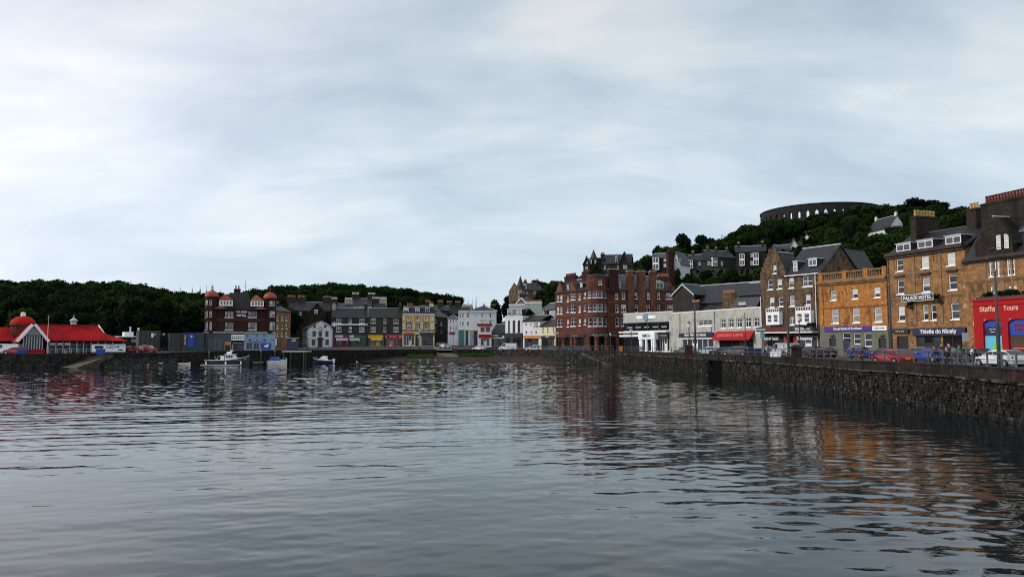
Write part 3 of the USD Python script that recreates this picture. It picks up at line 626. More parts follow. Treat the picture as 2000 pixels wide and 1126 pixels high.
    def dormer(s, x0, x1, z0, z1, y0, depth, style='m', cheek='slate_blue', top='lead', glass=None, frame='white_paint', name='dormer', peak=0):
        p = s.box(name, cheek, x0, x1, y0 + .1, y0 + depth, z0, z1)
        s.window((x0 + .02, x1 - .02, z0 + .05, z1 - .05), style, glass, frame, parent=p, y=y0 - .02)
        if peak: s.put('dormer_roof', MB().ext(Polygon([(x0 - .2, z1), (x1 + .2, z1), ((x0 + x1) / 2, z1 + peak)]), y0 - .15, y0 + depth), top, p)
        else: s.put('dormer_roof', MB().box(x0 - .15, x1 + .15, y0 - .12, y0 + depth, z1 + .003, z1 + .15), top, p)
        return p
    def pipe(s, x, z0, z1, m='dark_metal', y=-.08): return s.put('downpipe', MB().cyl((x, y, z0), (x, y, z1), .06, n=6), m)
def rowz(b, pxs, refpx, py, w, h, *st):
    """windows of one storey: height from the reference column, the same in metres along the facade"""
    z = b.z(refpx, py); out = []
    x0, x1, z0, z1 = b.rect(refpx, py, w, h)
    return [((b.x(p) - (x1 - x0) / 2, b.x(p) + (x1 - x0) / 2, z0, z1),) + st for p in pxs]
def fit(b, rows, H, m, sill=True, extra_holes=(), frame='white_paint', **k):
    Rs = [q[0] for q in rows]
    b.wall(H, m, Rs + list(extra_holes), **k)
    for q in rows:
        b.window(q[0], q[1] if len(q) > 1 else 's', q[2] if len(q) > 2 else None, frame, sill=sill)
# ------------------------------------------------------------------ right-hand sea front
# the hotel with the black and white board
b = Bld('sandstone_hotel', 'tall tan sandstone hotel with a black PALACE HOTEL board and three white dormers', 'hotel', 1738, 112, 1893, 99.5, zb=2.5, D=10)
H = b.z(1738, 500)
R = []
for py, h in ((492 + 25, 25), (560, 28), (612, 30)):
    R += rowz(b, [1763], 1763, py, 12, h)
R += rowz(b, [1813, 1864.5], 1763, 517, 13, 25, 's', 'glass_blind') + rowz(b, [1813.5, 1866], 1763, 560, 13, 28) + rowz(b, [1868], 1763, 612, 13, 30)
R += rowz(b, [1810, 1826], 1763, 612, 8.5, 30)
zf = b.z(1763, 640)
fit(b, R, H, 'stone_tan', extra_holes=[(b.x(1752), b.x(1774), .05, zf - 1.2), (b.x(1790), b.x(1838), .3, zf - 1.1), (b.x(1842), b.x(1880), .3, zf - 1.1)])
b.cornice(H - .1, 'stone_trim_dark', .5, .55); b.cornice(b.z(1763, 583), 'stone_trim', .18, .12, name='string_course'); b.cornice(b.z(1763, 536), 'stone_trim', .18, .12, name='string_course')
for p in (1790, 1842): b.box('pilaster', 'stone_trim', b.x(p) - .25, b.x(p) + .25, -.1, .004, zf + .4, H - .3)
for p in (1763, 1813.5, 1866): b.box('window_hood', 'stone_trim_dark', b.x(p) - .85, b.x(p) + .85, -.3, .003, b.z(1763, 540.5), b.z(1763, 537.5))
R0 = H + 3.3
b.gable(H, R0, 'slate_dark', ridge='slate_pale')
for pa, pb in ((1754, 1782), (1796, 1826), (1851, 1882)):
    b.dormer(b.x(pa), b.x(pb), H + .45, b.z(1763, 473 + 2), .35, 2.6, 'm', glass='glass_dim')
b.chimney(b.x(1763), b.D / 2, H + 1.0, b.z(1770, 430, b.D / 2), 1.0, 4.4, 'stone_sooty', 7, 'clay_yellow', 'y', .9)
b.chimney(b.x(1868), b.D * .42, H + 1.0, b.z(1868, 414, b.D * .42), 1.5, 1.2, 'stone_sooty', 3, 'clay_yellow', 'x', .8)
b.sign('PALACE HOTEL', b.x(1775), b.x(1836), b.z(1763, 589.5), b.z(1763, 578), 'black_paint', 'white_paint', -.9, .08, .9)
b.put('sign_frame', MB().box(b.x(1775) - .06, b.x(1775), -.93, -.8, b.z(1763, 589.5), b.z(1763, 578)).box(b.x(1836), b.x(1836) + .06, -.93, -.8, b.z(1763, 589.5), b.z(1763, 578)).box(b.x(1775), b.x(1836), -.92, -.81, b.z(1763, 578), b.z(1763, 578) + .06).box(b.x(1775), b.x(1836), -.92, -.81, b.z(1763, 589.5) - .06, b.z(1763, 589.5)), 'white_paint')
for px in (1785, 1828): b.put('sign_bracket', MB().cyl((b.x(px), -.82, b.z(1763, 588)), (b.x(px), .05, b.z(1763, 596)), .05), 'dark_metal')
b.sign('Thistle do Nicely', b.x(1787), b.x(1890), zf - 1.15, zf - .15, 'navy', 'white_paint', -.35, .34, .75)
b.sign('HOTEL BAR', b.x(1746), b.x(1778), zf - .75, zf - .2, 'black_paint', 'lead', -.3, .29, .5)
b.shopfront(b.x(1790), b.x(1838), zf - 1.16, 'black_paint', n=3, door=1); b.shopfront(b.x(1842), b.x(1880), zf - 1.16, 'black_paint', n=2)
b.box('door', 'black_paint', b.x(1752), b.x(1774), .2, .3, .05, zf - 1.25)
b.cornice(zf - .1, 'stone_trim', .25, .3, name='string_course')
def goods(b, xs, z, cols, tagname='display_goods'):
    for i, (x, w, h) in enumerate(xs):
        b.put(tagname, MB().ball((x, -.3, z + h / 2), (w / 2, .22, h / 2), 1), cols[i % len(cols)])
goods(b, [(b.x(1797), 1.0, .9), (b.x(1808), .9, .7), (b.x(1816), .8, .8), (b.x(1848), 1.5, .9), (b.x(1864), 1.3, 1.0)], .5, ['blue_paint', 'red_paint', 'green_paint', 'navy', 'teal_paint'])
b.pipe(b.x(1741), 3, H)
rr = np.random.default_rng(9)
def patch(px, py, w, h, n=11):
    (x_, z_) = b.loc(px, py); q = [(x_ + w * rr.uniform(.5, 1.1) * math.cos(t), z_ + h * rr.uniform(.5, 1.1) * math.sin(t)) for t in np.linspace(0, 6.28, n)[:-1]]
    b.put('peeling_plaster', MB().ext(Polygon(q).buffer(0), -.012, -.002), 'sandstone_pale')
for px, py, w_, h_ in ((1888, 520, .25, .9), (1889, 545, .2, .6), (1884, 560, .3, .35), (1888, 578, .3, .7), (1886, 597, .35, .5), (1890, 610, .2, .4)): patch(px, py, w_, h_)
for px, py, dz, lab in ((1838, 583, 1.0, 'dark flower basket hanging beside the black and white hotel board'), (1783, 596, .7, 'small dark plant below the left end of the hotel board')):
    (x_, z_) = b.loc(px, py); w_ = b.A + b.U * x_ - b.Nv * .6; t_ = thing('hanging_basket', lab, 'hanging basket', (w_[0], w_[1], b.zb + z_))
    put('foliage', leaf_cloud(rr, rr.normal(size=(8, 3)) * [.3, .15, .3], np.full(8, .28), 500, .06), M['leaf_dark'], t_); put('basket', MB().ball((0, 0, -.2), (.35, .3, .25), 1), M['brown'], t_)
# red shop building on the far right
b = Bld('red_shop_tenement', 'soot-blackened stone tenement with a bright red shop front lettered Staffa Tours', 'shop building', 1890, 97.5, 2075, 85.2, zb=2.5, D=11)
H = b.z(1915, 560); zg = b.z(1915, 588)
HE = b.z(1955, 500)
rows = [(b.rect(1939, 521, 10.5, 38), 'g', 'glass_blue'), (b.rect(1954.5, 521, 10.5, 38), 'g', 'glass_curtain'), (b.rect(1974.5, 519, 12, 38), 'g', 'glass_dark'),
        (b.rect(1941.5, 565, 11, 12), 'g', 'glass_dim'), (b.rect(1958.5, 565, 8, 12), 'g', 'glass_dim'), (b.rect(1978, 564, 14, 12), 'g', 'glass_dim'), (b.rect(2030, 515, 14, 38), 'g')]
zshop = b.z(1915, 588)
b_window = b.window
b.window = lambda R, *a, **k: b_window(R, *a, **{'y': .02, **k})
fit(b, rows, HE, 'stone_tan', extra_holes=[(b.x(1938), b.x(1972), .3, b.z(1955, 626)), (b.x(1985), b.x(2030), .3, b.z(1955, 626)), (b.x(1904), b.x(1912), .1, b.z(1908, 654))], sides=(True, False))
# sooty attic gable with the white window
xa, xb = b.x(1915), b.x(1990)
zt = b.z(1955, 424); za = b.z(1955, 499)
w1, w2 = b.rect(1951, 472.5, 9.5, 31), b.rect(1966.5, 470, 9.5, 31)
P = Polygon([(xa, HE), (xb, HE), (xb, za + 1.8), ((xa + xb) / 2 + .9, zt), ((xa + xb) / 2 - .9, zt), (xa, za + 1.8)]).difference(unary_union([sbox(w1[0], w1[2], w1[1], w1[3]), sbox(w2[0], w2[2], w2[1], w2[3])]))
g = b.put('gable', MB().ext(P, -.15, .5).box(xa, xb, .9, 1.0, HE, za + 1.8), 'stone_sooty')
for w in (w1, w2): b.window(w, 's', 'glass_blind', parent=g, y=.0)
b.put('balcony_rail', MB().box(b.x(1944), b.x(1976), -.5, -.42, HE + 1.0, HE + 1.06), 'dark_metal', g)
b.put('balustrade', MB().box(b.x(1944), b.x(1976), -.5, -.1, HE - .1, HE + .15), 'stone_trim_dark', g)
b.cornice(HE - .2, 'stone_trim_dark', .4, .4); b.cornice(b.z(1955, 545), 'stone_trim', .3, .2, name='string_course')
bay = MB()
for u0, u1 in ((b.x(1930), b.x(1933.3)), (b.x(1945), b.x(1948.5)), (b.x(1960.5), b.x(1968)), (b.x(1981), b.x(1985))): bay.box(u0, u1, -.07, .01, b.z(1955, 574), HE - .5)
b.put('bay_mullions', bay, 'stone_trim')
RR = b.z(1940, 408, 5.5)
b.gable(HE, RR, 'slate_dark', ridge='slate_pale', o=.1)
b.gable_front(za + 1.6, zt + .2, xa, xb, .2, 5.5, 'slate_dark', ridge='lead')
c = b.chimney(b.x(1934, 3) + 3.4, 3.0, HE + 1, b.z(1945, 394, 3), 6.8, 1.1, 'stone_sooty', 14, 'clay_red', 'x', .95)
b.put('skylight', MB().slab([(b.x(1975), 1.9, HE + 3.0), (b.x(2030), 1.9, HE + 3.0), (b.x(2030), 3.4, HE + 4.45), (b.x(1975), 3.4, HE + 4.45)], .12), 'lead')
for i in range(5):
    x0 = b.x(1975) + .1 + i * (b.x(2030) - b.x(1975)) / 5; x1 = x0 + (b.x(2030) - b.x(1975)) / 5 - .2
    b.put('skylight_pane', MB().slab([(x0, 1.86, HE + 3.08), (x1, 1.86, HE + 3.08), (x1, 3.36, HE + 4.53), (x0, 3.36, HE + 4.53)], .03), 'glass_blue')
# the red timber shop front stands proud of the stone
x0, x1 = b.x(1913), b.x(2055); zs = b.z(1915, 588.5)
holes = []
ARCH = [(1931, 1967), (1980, 2022)]
P = sbox(x0, 0, x1, zs)
for pa, pb in ARCH:
    xa, xb = b.x(pa), b.x(pb); zt = b.z(1950, 624); c = Polygon([(xa, .35), (xb, .35), (xb, zt - .5)] + [((xa + xb) / 2 + (xb - xa) / 2 * math.cos(q), zt - .5 + .5 * math.sin(q)) for q in np.linspace(.1, math.pi - .1, 9)] + [(xa, zt - .5)])
    P = P.difference(c); holes.append((xa, xb, zt))
sf = b.put('shop_front', MB().ext(P, -.75, -.3).box(x0, x0 + .35, -.3, -.01, 0, zs).box(x0, x1, -.9, -.01, zs + .003, zs + .22).box(x0, x1, -.85, -.3, b.z(1915, 598), b.z(1915, 596)), 'red_paint')
for i, (xa, xb, zt) in enumerate(holes):
    w = b.put('poster_window', MB().box(xa, xb, -.5, -.42, .36, zt), 'glass_dark', sf)
    zm = b.z(1950, 655)
    if i == 0:
        b.put('poster_sky', MB().box(xa + .05, xb - .05, -.53, -.503, zm + .9, zt - .12), 'blue_paint', w)
        b.put('poster_hills', MB().ext(Polygon([(xa + .05, zm + .02), (xb - .05, zm + .02), (xb - .05, zm + 1.0), (xb - .6, zm + 1.15), ((xa + xb) / 2, zm + .95), (xa + .7, zm + 1.25), (xa + .05, zm + .9)]), -.545, -.531), 'navy', w)
        plain('map_sea', (0.10, 0.42, 0.62), .5, var=.05); plain('map_land', (0.12, 0.52, 0.06), .5, var=.2)
        b.put('map_sea', MB().box(xa + .04, xb - .04, -.54, -.502, .5, zm - .02), 'map_sea', w)
        isl = Polygon([(xa + 1.0, .75), (xa + 1.3, 1.1), (xa + .9, 1.3), (xa + 1.2, 1.5), (xa + .75, 1.9), (xa + 1.1, 1.85), (xa + 1.3, 2.15), (xa + 1.5, 1.9), (xa + 1.9, 2.1), (xa + 1.75, 1.6), (xa + 2.1, 1.5), (xa + 1.8, 1.3), (xa + 2.0, .9), (xa + 1.5, .95)])
        b.put('map_land', MB().ext(isl, -.555, -.541).ext(Polygon([(xb - .5, .6), (xb - .06, .6), (xb - .06, 1.9), (xb - .35, 1.6), (xb - .6, 1.1)]), -.555, -.541), 'map_land', w)
        b.sign('Queen of the', xa + .7, xb - .9, zm + .62, zm + .95, None, 'white_paint', -.548, .01, 1.0, parent=w); b.sign('islands', xa + .9, xb - 1.1, zm + .3, zm + .62, None, 'white_paint', -.548, .01, 1.0, parent=w)
    else:
        b.put('poster_sky', MB().box(xa + .05, xb - .05, -.53, -.503, zm + .0, zt - .12), 'blue_paint', w)
        b.put('poster_shore', MB().box(xa + .05, xb - .05, -.53, -.503, .5, zm - .05), 'brown', w)
        for j in range(4): b.put('poster_line', MB().box(xa + .35, xb - .4, -.55, -.532, .7 + j * .34, .82 + j * .34), 'red_paint' if j % 2 else 'pink_paint', w)
        b.sign('OCEAN', xa + .4, xa + 2.2, zm + .95, zm + 1.35, None, 'red_paint', -.548, .01, 1.0, parent=w); b.sign('TOUR', xa + .4, xa + 2.0, zm + .5, zm + .9, None, 'red_paint', -.548, .01, 1.0, parent=w)
plain('letter_peach', (0.75, 0.42, 0.32), .5, var=.05)
zl = b.z(1915, 614)
b.sign('Staffa', b.x(1925), b.x(1958), zl, zl + 1.25, None, 'letter_peach', -.77, .02, 1.0, parent=sf, h=.78); b.sign('Tours', b.x(1972), b.x(2004), zl, zl + 1.25, None, 'letter_peach', -.77, .02, 1.0, parent=sf, h=.78)
for p in (1938, 1963, 1988): b.put('spot_lamp', MB().ball((b.x(p), -1.0, zl - .75), .09, 1).cyl((b.x(p), -1.0, zl - .7), (b.x(p), -.75, zl - .6), .03), 'lead', sf)
b.box('door', 'render_white', b.x(1904), b.x(1911.5), .1, .2, .1, b.z(1908, 656))
b.sign('+', b.x(1903.5), b.x(1912), b.z(1908, 648.5), b.z(1908, 637), 'green_paint', 'white_paint', -.12, .1, 1.0)
b.window(b.rect(1907, 631, 9, 7), 'g', 'glass_dim', y=-.1)
# low dark plants along the shop roof edge
pw = b.A + b.U * b.x(1917) - b.Nv * .35; rr = np.random.default_rng(4)
pl = thing('roof_planter', 'row of dark shrubs in a planter along the top of the red shop front', 'planter', (pw[0], pw[1], b.zb + zs + .22), math.atan2(b.U[1], b.U[0]))
LN = b.x(2040) - b.x(1917)
put('trough', MB().box(0, LN, -.2, .25, 0.003, .28), M['dark_metal'], pl)
cc = np.stack([rr.uniform(.2, LN - .2, 34), rr.uniform(-.1, .2, 34), rr.uniform(.35, .75, 34)], 1); put('foliage', leaf_cloud(rr, cc, np.full(34, .34), 2200, .07), M['leaf_dark'], pl)
# balustraded sandstone bank
b = Bld('sandstone_bank', 'orange sandstone building with a stone balustrade and purple fascia over a grey ground floor', 'bank building', 1603, 123.5, 1737, 112.3, zb=2.5, D=12)
H = b.z(1605, 553)
rows = rowz(b, [1631, 1673, 1716.5], 1631, 576, 10.5, 20) + rowz(b, [1633, 1674, 1717], 1633, 617, 12.5, 28, 's', 'glass_curtain')
zf = b.z(1633, 638)
gh = [b.rect(1654, 659.5, 14, 21), b.rect(1674.5, 661, 13, 22), b.rect(1696, 663, 14.5, 27), b.rect(1627, 668, 13, 16), b.rect(1724.5, 672, 15, 24)]
b2 = b.wall(H, 'stone_orange', [q[0] for q in rows], low=zf)
for q in rows: b.window(q[0], q[1] if len(q) > 1 else 's', q[2] if len(q) > 2 else None, sill=True)
b.put('ground_floor', MB().ext(sbox(0, 0, b.W, zf - .005).difference(unary_union([sbox(h[0], max(.02, h[2]), h[1], h[3]) for h in gh])), -.1, .45).box(.4, b.W - .4, 1.3, 1.4, 0, zf - .1).box(0, .4, .45, b.D, 0, zf - .01).box(b.W - .4, b.W, .45, b.D, 0, zf - .01), 'render_olive')
for i, h in enumerate(gh):
    h = (h[0], h[1], max(.1, h[2]), h[3])
    if i < 3: b.window(h, 's', 'glass_dark', y=.05)
    else: b.box('door', 'black_paint', h[0] + .02, h[1] - .02, .15, .25, .05, h[3] - .02)
for px in (1627, 1724.5): b.put('door_crest', MB().lathe([(.0, 0), (.45, .02), (.5, .15), (.3, .3), (0, .35)], (b.x(px), -.2, b.z(px, 656)), 10), 'render_olive')
zt = b.z(1633, 646.5)
plain('purple_bright', (0.045, 0.012, 0.16), .45, var=.05)
b.sign('Royal Bank of Scotland', b.x(1613), b.x(1706.5), zt - .05, zf + .05, 'purple_bright', 'white_paint', -.26, .15, .62)
b.sign('Solicitors & Estate', b.x(1707), b.x(1735), zt - .0, zf + .0, 'white_paint', 'black_paint', -.26, .15, .3)
b.put('sign_eye', MB().lathe([(.16, 0), (.34, 0), (.34, .03), (.16, .03)], (0, 0, 0), 12), 'black_paint') if False else None
b.box('poster', 'navy', b.x(1648), b.x(1660), -.14, -.105, .7, b.z(1654, 663.5))
for (lo, ref) in ((600, 1631), (556, 1605)): b.cornice(b.z(ref, lo), 'stone_orange', .22, .22, name='string_course')
b.cornice(H - .15, 'stone_trim', .4, .55)
for px in (1607, 1735): b.box('pilaster', 'stone_orange', max(0, b.x(px) - .35), min(b.W, b.x(px) + .35), -.12, .003, zf + .3, H - .4)
bal = MB().box(0, b.W, -.1, .35, H + .25, H + .5).box(0, b.W, -.1, .35, H + 1.35, H + 1.6)
b.put('balustrade', bal, 'stone_trim')
for px in (1607, 1654, 1696, 1733): b.box('pedestal', 'stone_orange', b.x(px) - .35, b.x(px) + .35, -.16, .4, H + .26, H + 1.75)
bx = MB(); xs = np.arange(.7, b.W - .5, .42)
for x in xs: bx.lathe([(.08, 0), (.15, .25), (.07, .55), (.11, .85)], (x, .12, H + .5), 6)
b.put('balusters', bx, 'stone_trim', kind='stuff')
b.flat(H + .2, 'slate_dark')
# gabled stone hotel
b = Bld('gabled_stone_hotel', 'brown rubble stone building with a crow-stepped gable and white bay windows over awnings', 'building', 1488, 135.5, 1604.5, 125, zb=2.5, D=11)
H = b.z(1540, 537)
rows = []
for px, py, h in ((1504.5, 555.5, 20), (1522.5, 554, 20), (1507.5, 590, 20), (1525, 589, 19)): rows.append((b.rect(px, py, 9, h),))
for px, py, h in ((1545.5, 552, 21), (1572.5, 549, 22), (1581.5, 548, 22), (1547, 587.5, 21), (1578, 585, 21)): rows.append((b.rect(px, py, 9.5, h),))
rows.append((b.rect(1547, 626, 8, 16), 'm'))
xg = b.x(1538); za = b.z(1512, 488); rowsg = [(b.rect(1513, 525.5, 6.5, 17),)]
zs = b.z(1545, 641)
xm = xg / 2
n = 6; stepL = []
for i in range(n):
    zz = H + .3 + (za - H) * (i + 1) / n
    stepL += [((xm - .5) * i / n, zz), ((xm - .5) * (i + 1) / n, zz)]
stepR = [(xg - x, z) for x, z in stepL[::-1]]
poly = [(0, 0), (b.W, 0), (b.W, H), (xg, H)] + stepR + [(xm, za + 1.2)] + stepL[::-1]
poly = [(0, 0), (b.W, 0), (b.W, H), (xg, H)] + stepR[::-1] + stepL[::-1]
hs = [r[0] for r in rows + rowsg] + [(b.x(1497), b.x(1532), .05, zs - 1.3), (b.x(1558), b.x(1599), .05, zs - 1.2), (b.x(1540), b.x(1553), .05, zs - 1.3)]
b.wall(H, 'stone_rubble', hs, poly=poly, gable=b.z(1620, 478, 5.5))
for q in rows + rowsg: b.window(q[0], q[1] if len(q) > 1 else 's', None, sill=True)
RZ = b.z(1580, 485, 5.5)
b.gable(H, RZ, 'slate_blue', x0=xg - .3)
b.gable_front(H, za - .3, 0, xg, .5, 5.5, 'slate_blue', o=0)
b.dormer(b.x(1549), b.x(1557), H + .5, b.z(1553, 510), .6, 2.2, 's'); b.dormer(b.x(1577), b.x(1593), H + 1.2, b.z(1585, 504), .9, 2.2, 'm')
b.put('gutter', MB().box(xg, b.W, -.45, -.3, H - .25, H - .1), 'white_paint'); b.put('downpipe', MB().cyl((b.x(1597), -.15, zs), (b.x(1597), -.15, H), .07, n=6), 'white_paint'); b.put('downpipe', MB().cyl((.1, -.15, zs), (.1, -.15, H * .75), .07, n=6), 'white_paint')
for pa, pb, top, bot, lab in ((1504, 1530, 609, 634, 0), (1562, 1592, 606, 634, 1)):
    x0, x1, z0, z1 = b.x(pa), b.x(pb), b.z((pa + pb) / 2, bot), b.z((pa + pb) / 2, top)
    f = b.put('bay_window', MB().box(x0, x1, -.9, .02, z1 - .45, z1).box(x0, x1, -.9, .02, z0, z0 + .35).box(x0, x0 + .25, -.9, .02, z0 + .35, z1 - .45).box(x1 - .25, x1, -.9, .02, z0 + .35, z1 - .45).box((x0 + x1) / 2 - .15, (x0 + x1) / 2 + .15, -.9, -.7, z0 + .35, z1 - .45).box(x0 + .25, x1 - .25, -.4, -.3, z0 + .35, z1 - .45), 'white_paint')
    for u0, u1 in ((x0 + .26, (x0 + x1) / 2 - .16), ((x0 + x1) / 2 + .16, x1 - .26)): b.window((u0, u1, z0 + .36, z1 - .46), 's', 'glass_dim', parent=f, y=-.85)
    rl = MB()
    for k in range(7): rl.box(x0 + k * (x1 - x0 - .08) / 6, x0 + k * (x1 - x0 - .08) / 6 + .08, -.88, -.8, z1, z1 + .5)
    rl.box(x0, x1, -.89, -.79, z1 + .5, z1 + .6); b.put('roof_rail', rl, 'white_paint', f)
zc = b.z(1545, 644)
b.box('canopy', 'offwhite', b.x(1488), b.x(1600), -1.7, -.02, zc - .55, zc - .3)
b.sign('COFFEE SHOP', b.x(1489), b.x(1508), zc - .28, zc + .55, 'black_paint', 'white_paint', -1.5, .1, .6); b.sign('ANCHOR BISTRO', b.x(1510), b.x(1558), zc - .28, zc + .55, 'black_paint', 'red_paint', -1.5, .1, .7); b.sign('ICE CREAM', b.x(1560), b.x(1599), zc - .28, zc + .55, 'black_paint', 'white_paint', -1.5, .1, .65)
for pa, pb, t in ((1499, 1529, 'Fish & Tapas'), (1562, 1596, 'Takeaway')):
    b.awning(b.x(pa), b.x(pb), zc - .58, .5, .9, 'black_paint'); b.sign(t, b.x(pa), b.x(pb), zc - 1.9, zc - 1.15, None, 'white_paint', -.95, .02, .9)
    b.shopfront(b.x(pa), b.x(pb), zs - 1.35, 'white_paint' if pa > 1540 else 'black_paint', n=3, door=1)
for px in (1534, 1538, 1553, 1556.5): b.box('pilaster', 'red_paint' if px in (1538, 1553) else 'stone_trim', b.x(px) - .22, b.x(px) + .22, -.15, .002, 0, zs - 1.3)
(x_, z_) = b.loc(1590, 640); w_ = b.A + b.U * x_ - b.Nv * 1.2; rr = np.random.default_rng(12); t_ = thing('canopy_plant', 'dark shrub on the canopy right of the white bay window', 'plant', (w_[0], w_[1], b.zb + zc))
put('foliage', leaf_cloud(rr, rr.normal(size=(7, 3)) * [.4, .2, .3] + [0, 0, .6], np.full(7, .35), 500, .07), M['leaf_dark'], t_); put('pot', MB().lathe([(.0, -.3), (.25, -.3), (.3, .3), (0, .3)], n=10), M['clay'], t_)
# dark red gable end that rises behind
b = Bld('brown_gable_house', 'plain dark red-brown gabled block behind the balustraded building', 'building', 1604, 138, 1668, 133, zb=2.5, D=10)
H = b.z(1640, 548); xm = b.W * .5
b.wall(H, 'brick_brown', poly=[(0, 0), (b.W, 0), (b.W, H), (b.x(1660), b.z(1660, 515)), (b.x(1636), b.z(1636, 482)), (0, b.z(1604, 520))])
b.slabroof([[(b.x(1636), 0, b.z(1636, 482)), (b.x(1636), b.D, b.z(1636, 482)), (-.3, b.D, b.z(1604, 525)), (-.3, 0, b.z(1604, 525))], [(b.x(1636), b.D, b.z(1636, 482)), (b.x(1636), 0, b.z(1636, 482)), (b.W + .3, 0, H), (b.W + .3, b.D, H)]], 'slate_dark')
# pale concrete shop row
b = Bld('pale_flat_shops', 'long pale grey two-storey shop block with five casement windows and red awning', 'shop building', 1314, 164, 1489, 137, zb=2.5, D=12)
H = b.z(1489, 601)
R = rowz(b, [1413, 1428.5, 1444.5, 1462, 1478.5], 1445, 630, 10.5, 19, 'c', 'glass_dim') + [(b.rect(1377, 630, 28, 13), 'g', 'glass_dim')]
zf = b.z(1445, 645)
fit(b, R, H, 'render_grey', extra_holes=[(b.x(1333), b.x(1393), .1, b.z(1360, 661)), (b.x(1405), b.x(1472), .1, b.z(1440, 662))], sides=(True, True))
b.flat(H, 'slate_dark', 'offwhite', ph=.3)
for px in (1329, 1397): b.put('downpipe', MB().cyl((b.x(px), -.1, zf), (b.x(px), -.1, H), .08, n=6), 'grey_paint')
b.put('balcony_stain', MB().box(b.x(1363), b.x(1391), -.25, -.02, b.z(1377, 648), b.z(1377, 637.5)), 'render_grey')
b.sign('Boots Pharmacy  Beauty', b.x(1329), b.x(1396), b.z(1362, 658.5), b.z(1362, 649.5), 'navy', 'white_paint', -.4, .38, .7)
b.sign('', b.x(1331), b.x(1395), b.z(1362, 661.5), b.z(1362, 659.5), 'white_paint', None, -.3, .28)
b.shopfront(b.x(1333), b.x(1393), b.z(1360, 661.6), 'white_paint', n=6, door=2, glass='glass_dim')
a = b.awning(b.x(1400), b.x(1475), b.z(1440, 646), 1.5, 1.3, 'red_paint')
b.sign('NEWSAGENT & GIFTS', b.x(1410), b.x(1466), b.z(1440, 658.5), b.z(1440, 650), None, 'pink_paint', -1.36, .02, .9, parent=a)
b.shopfront(b.x(1405), b.x(1472), b.z(1440, 661.9), 'black_paint', n=5, door=3)
# black banded store
b = Bld('modern_white_store', 'modern flat white store with a black window band and white entrance porch', 'store', 1218, 178, 1314, 164.3, zb=2.5, D=12)
H = b.z(1314, 609)
z1, z0 = b.z(1266, 629), b.z(1266, 645)
P = sbox(0, z1, b.W, H)
b.put('wall', MB().box(0, b.W, 0, .5, z1, H).box(0, .4, .5, b.D, 0, H).box(b.W - .4, b.W, .5, b.D, 0, H).box(.4, b.W - .4, b.D - .4, b.D, 0, H).box(0, b.W, 0, .5, z0 - 1.0, z0).box(b.W - 1.0, b.W, .001, .5, 0, z1), 'render_grey')
bd = b.box('window_band', 'glass_dark', .2, b.W - 1.0, .12, .2, z0, z1)
for k in range(4): b.put('band_mullion', MB().box(1 + k * (b.W - 2) / 4, 1.15 + k * (b.W - 2) / 4, .05, .13, z0, z1), 'dark_metal', bd)
for k in range(5): b.put('band_blind', MB().box(1.3 + k * (b.W - 2) / 5, k * (b.W - 2) / 5 + 3.0, .1, .119, (z0 + z1) / 2 - .25, (z0 + z1) / 2 - .05), 'lead', bd)
b.box('canopy', 'white_paint', -.3, b.W - .8, -1.2, -.02, z0 - .45, z0 - .15); b.box('canopy', 'white_paint', -.3, b.x(1258), -1.0, -.03, z0 - 1.35, z0 - .95)
b.box('sign_panel', 'navy', 0, b.x(1256), -.2, -.02, b.z(1240, 661), z0 - 1.38)
xa, xb = b.x(1257), b.x(1289)
pz = b.z(1272, 662); pt = b.z(1272, 648)
pc = b.box('porch', 'white_paint', xa, xb, -1.6, -.05, pz, pt)
t = b.sign('M&Co', xa, xb, pz, pt, None, 'black_paint', -1.62, .02, .55, parent=pc)
for px in (1259.5, 1262, 1271.5, 1283, 1287): b.put('porch_column', MB().box(b.x(px) - .22, b.x(px) + .22, -1.55, -1.1, 0, pz - .002), 'white_paint', pc)
b.sign('SEA FOOD & GRILL', b.x(1289.5), b.W - 1.1, b.z(1300, 661), pt - .1, 'black_paint', 'lead', -.5, .4, .4)
b.shopfront(.3, xa, b.z(1240, 661.2), 'black_paint', n=4); b.shopfront(xa, xb, pz, 'white_paint', n=4, door=2); b.shopfront(xb, b.W - 1.05, b.z(1300, 661.2), 'white_paint', n=4, door=2)
b.flat(H, 'slate_dark', 'offwhite', ph=.25)
b.sign('', b.x(1244), b.x(1282), b.z(1262, 622), b.z(1262, 616), 'white_paint', None, -.15, .13); b.put('sign_roundel', MB().ext(Polygon([(b.x(1262) + .9 * math.cos(q), b.z(1262, 619) + .9 * math.sin(q)) for q in np.linspace(0, 6.28, 17)]), -.2, -.151), 'sky_blue')
# slate roofs behind the shop row
b = Bld('slate_warehouse', 'dark warehouse with a long slate roof and pale ridge behind the pale shops', 'warehouse', 1322, 190, 1480, 172, zb=3, D=14)
H = b.z(1400, 590); RZ = b.z(1400, 556, 7)
b.wall(H, 'stone_dark', gable=RZ); b.gable(H, RZ, 'slate_blue')
xg0, xg1 = b.x(1322), b.x(1364)
b.put('gable', MB().ext(Polygon([(xg0, 0), (xg1, 0), (xg1, b.z(1364, 574)), (b.x(1341), b.z(1341, 555)), (xg0, b.z(1322, 576))]), -1.4, -.9), 'stone_dark')
b.gable_front(b.z(1364, 574), b.z(1341, 555), xg0, xg1, -1.5, 5, 'slate_blue', o=.2, verge='lead')
b.slabroof([[(b.x(1365), -3.5, H - 3.2), (b.W, -3.5, H - 3.2), (b.W, -.2, H - .6), (b.x(1365), -.2, H - .6)]], 'slate_dark')
b.chimney(b.x(1434), -1.5, 4, b.z(1434, 571, -1.5), 3.4, 1.0, 'stone_rubble', 7, 'clay', 'x', .7)
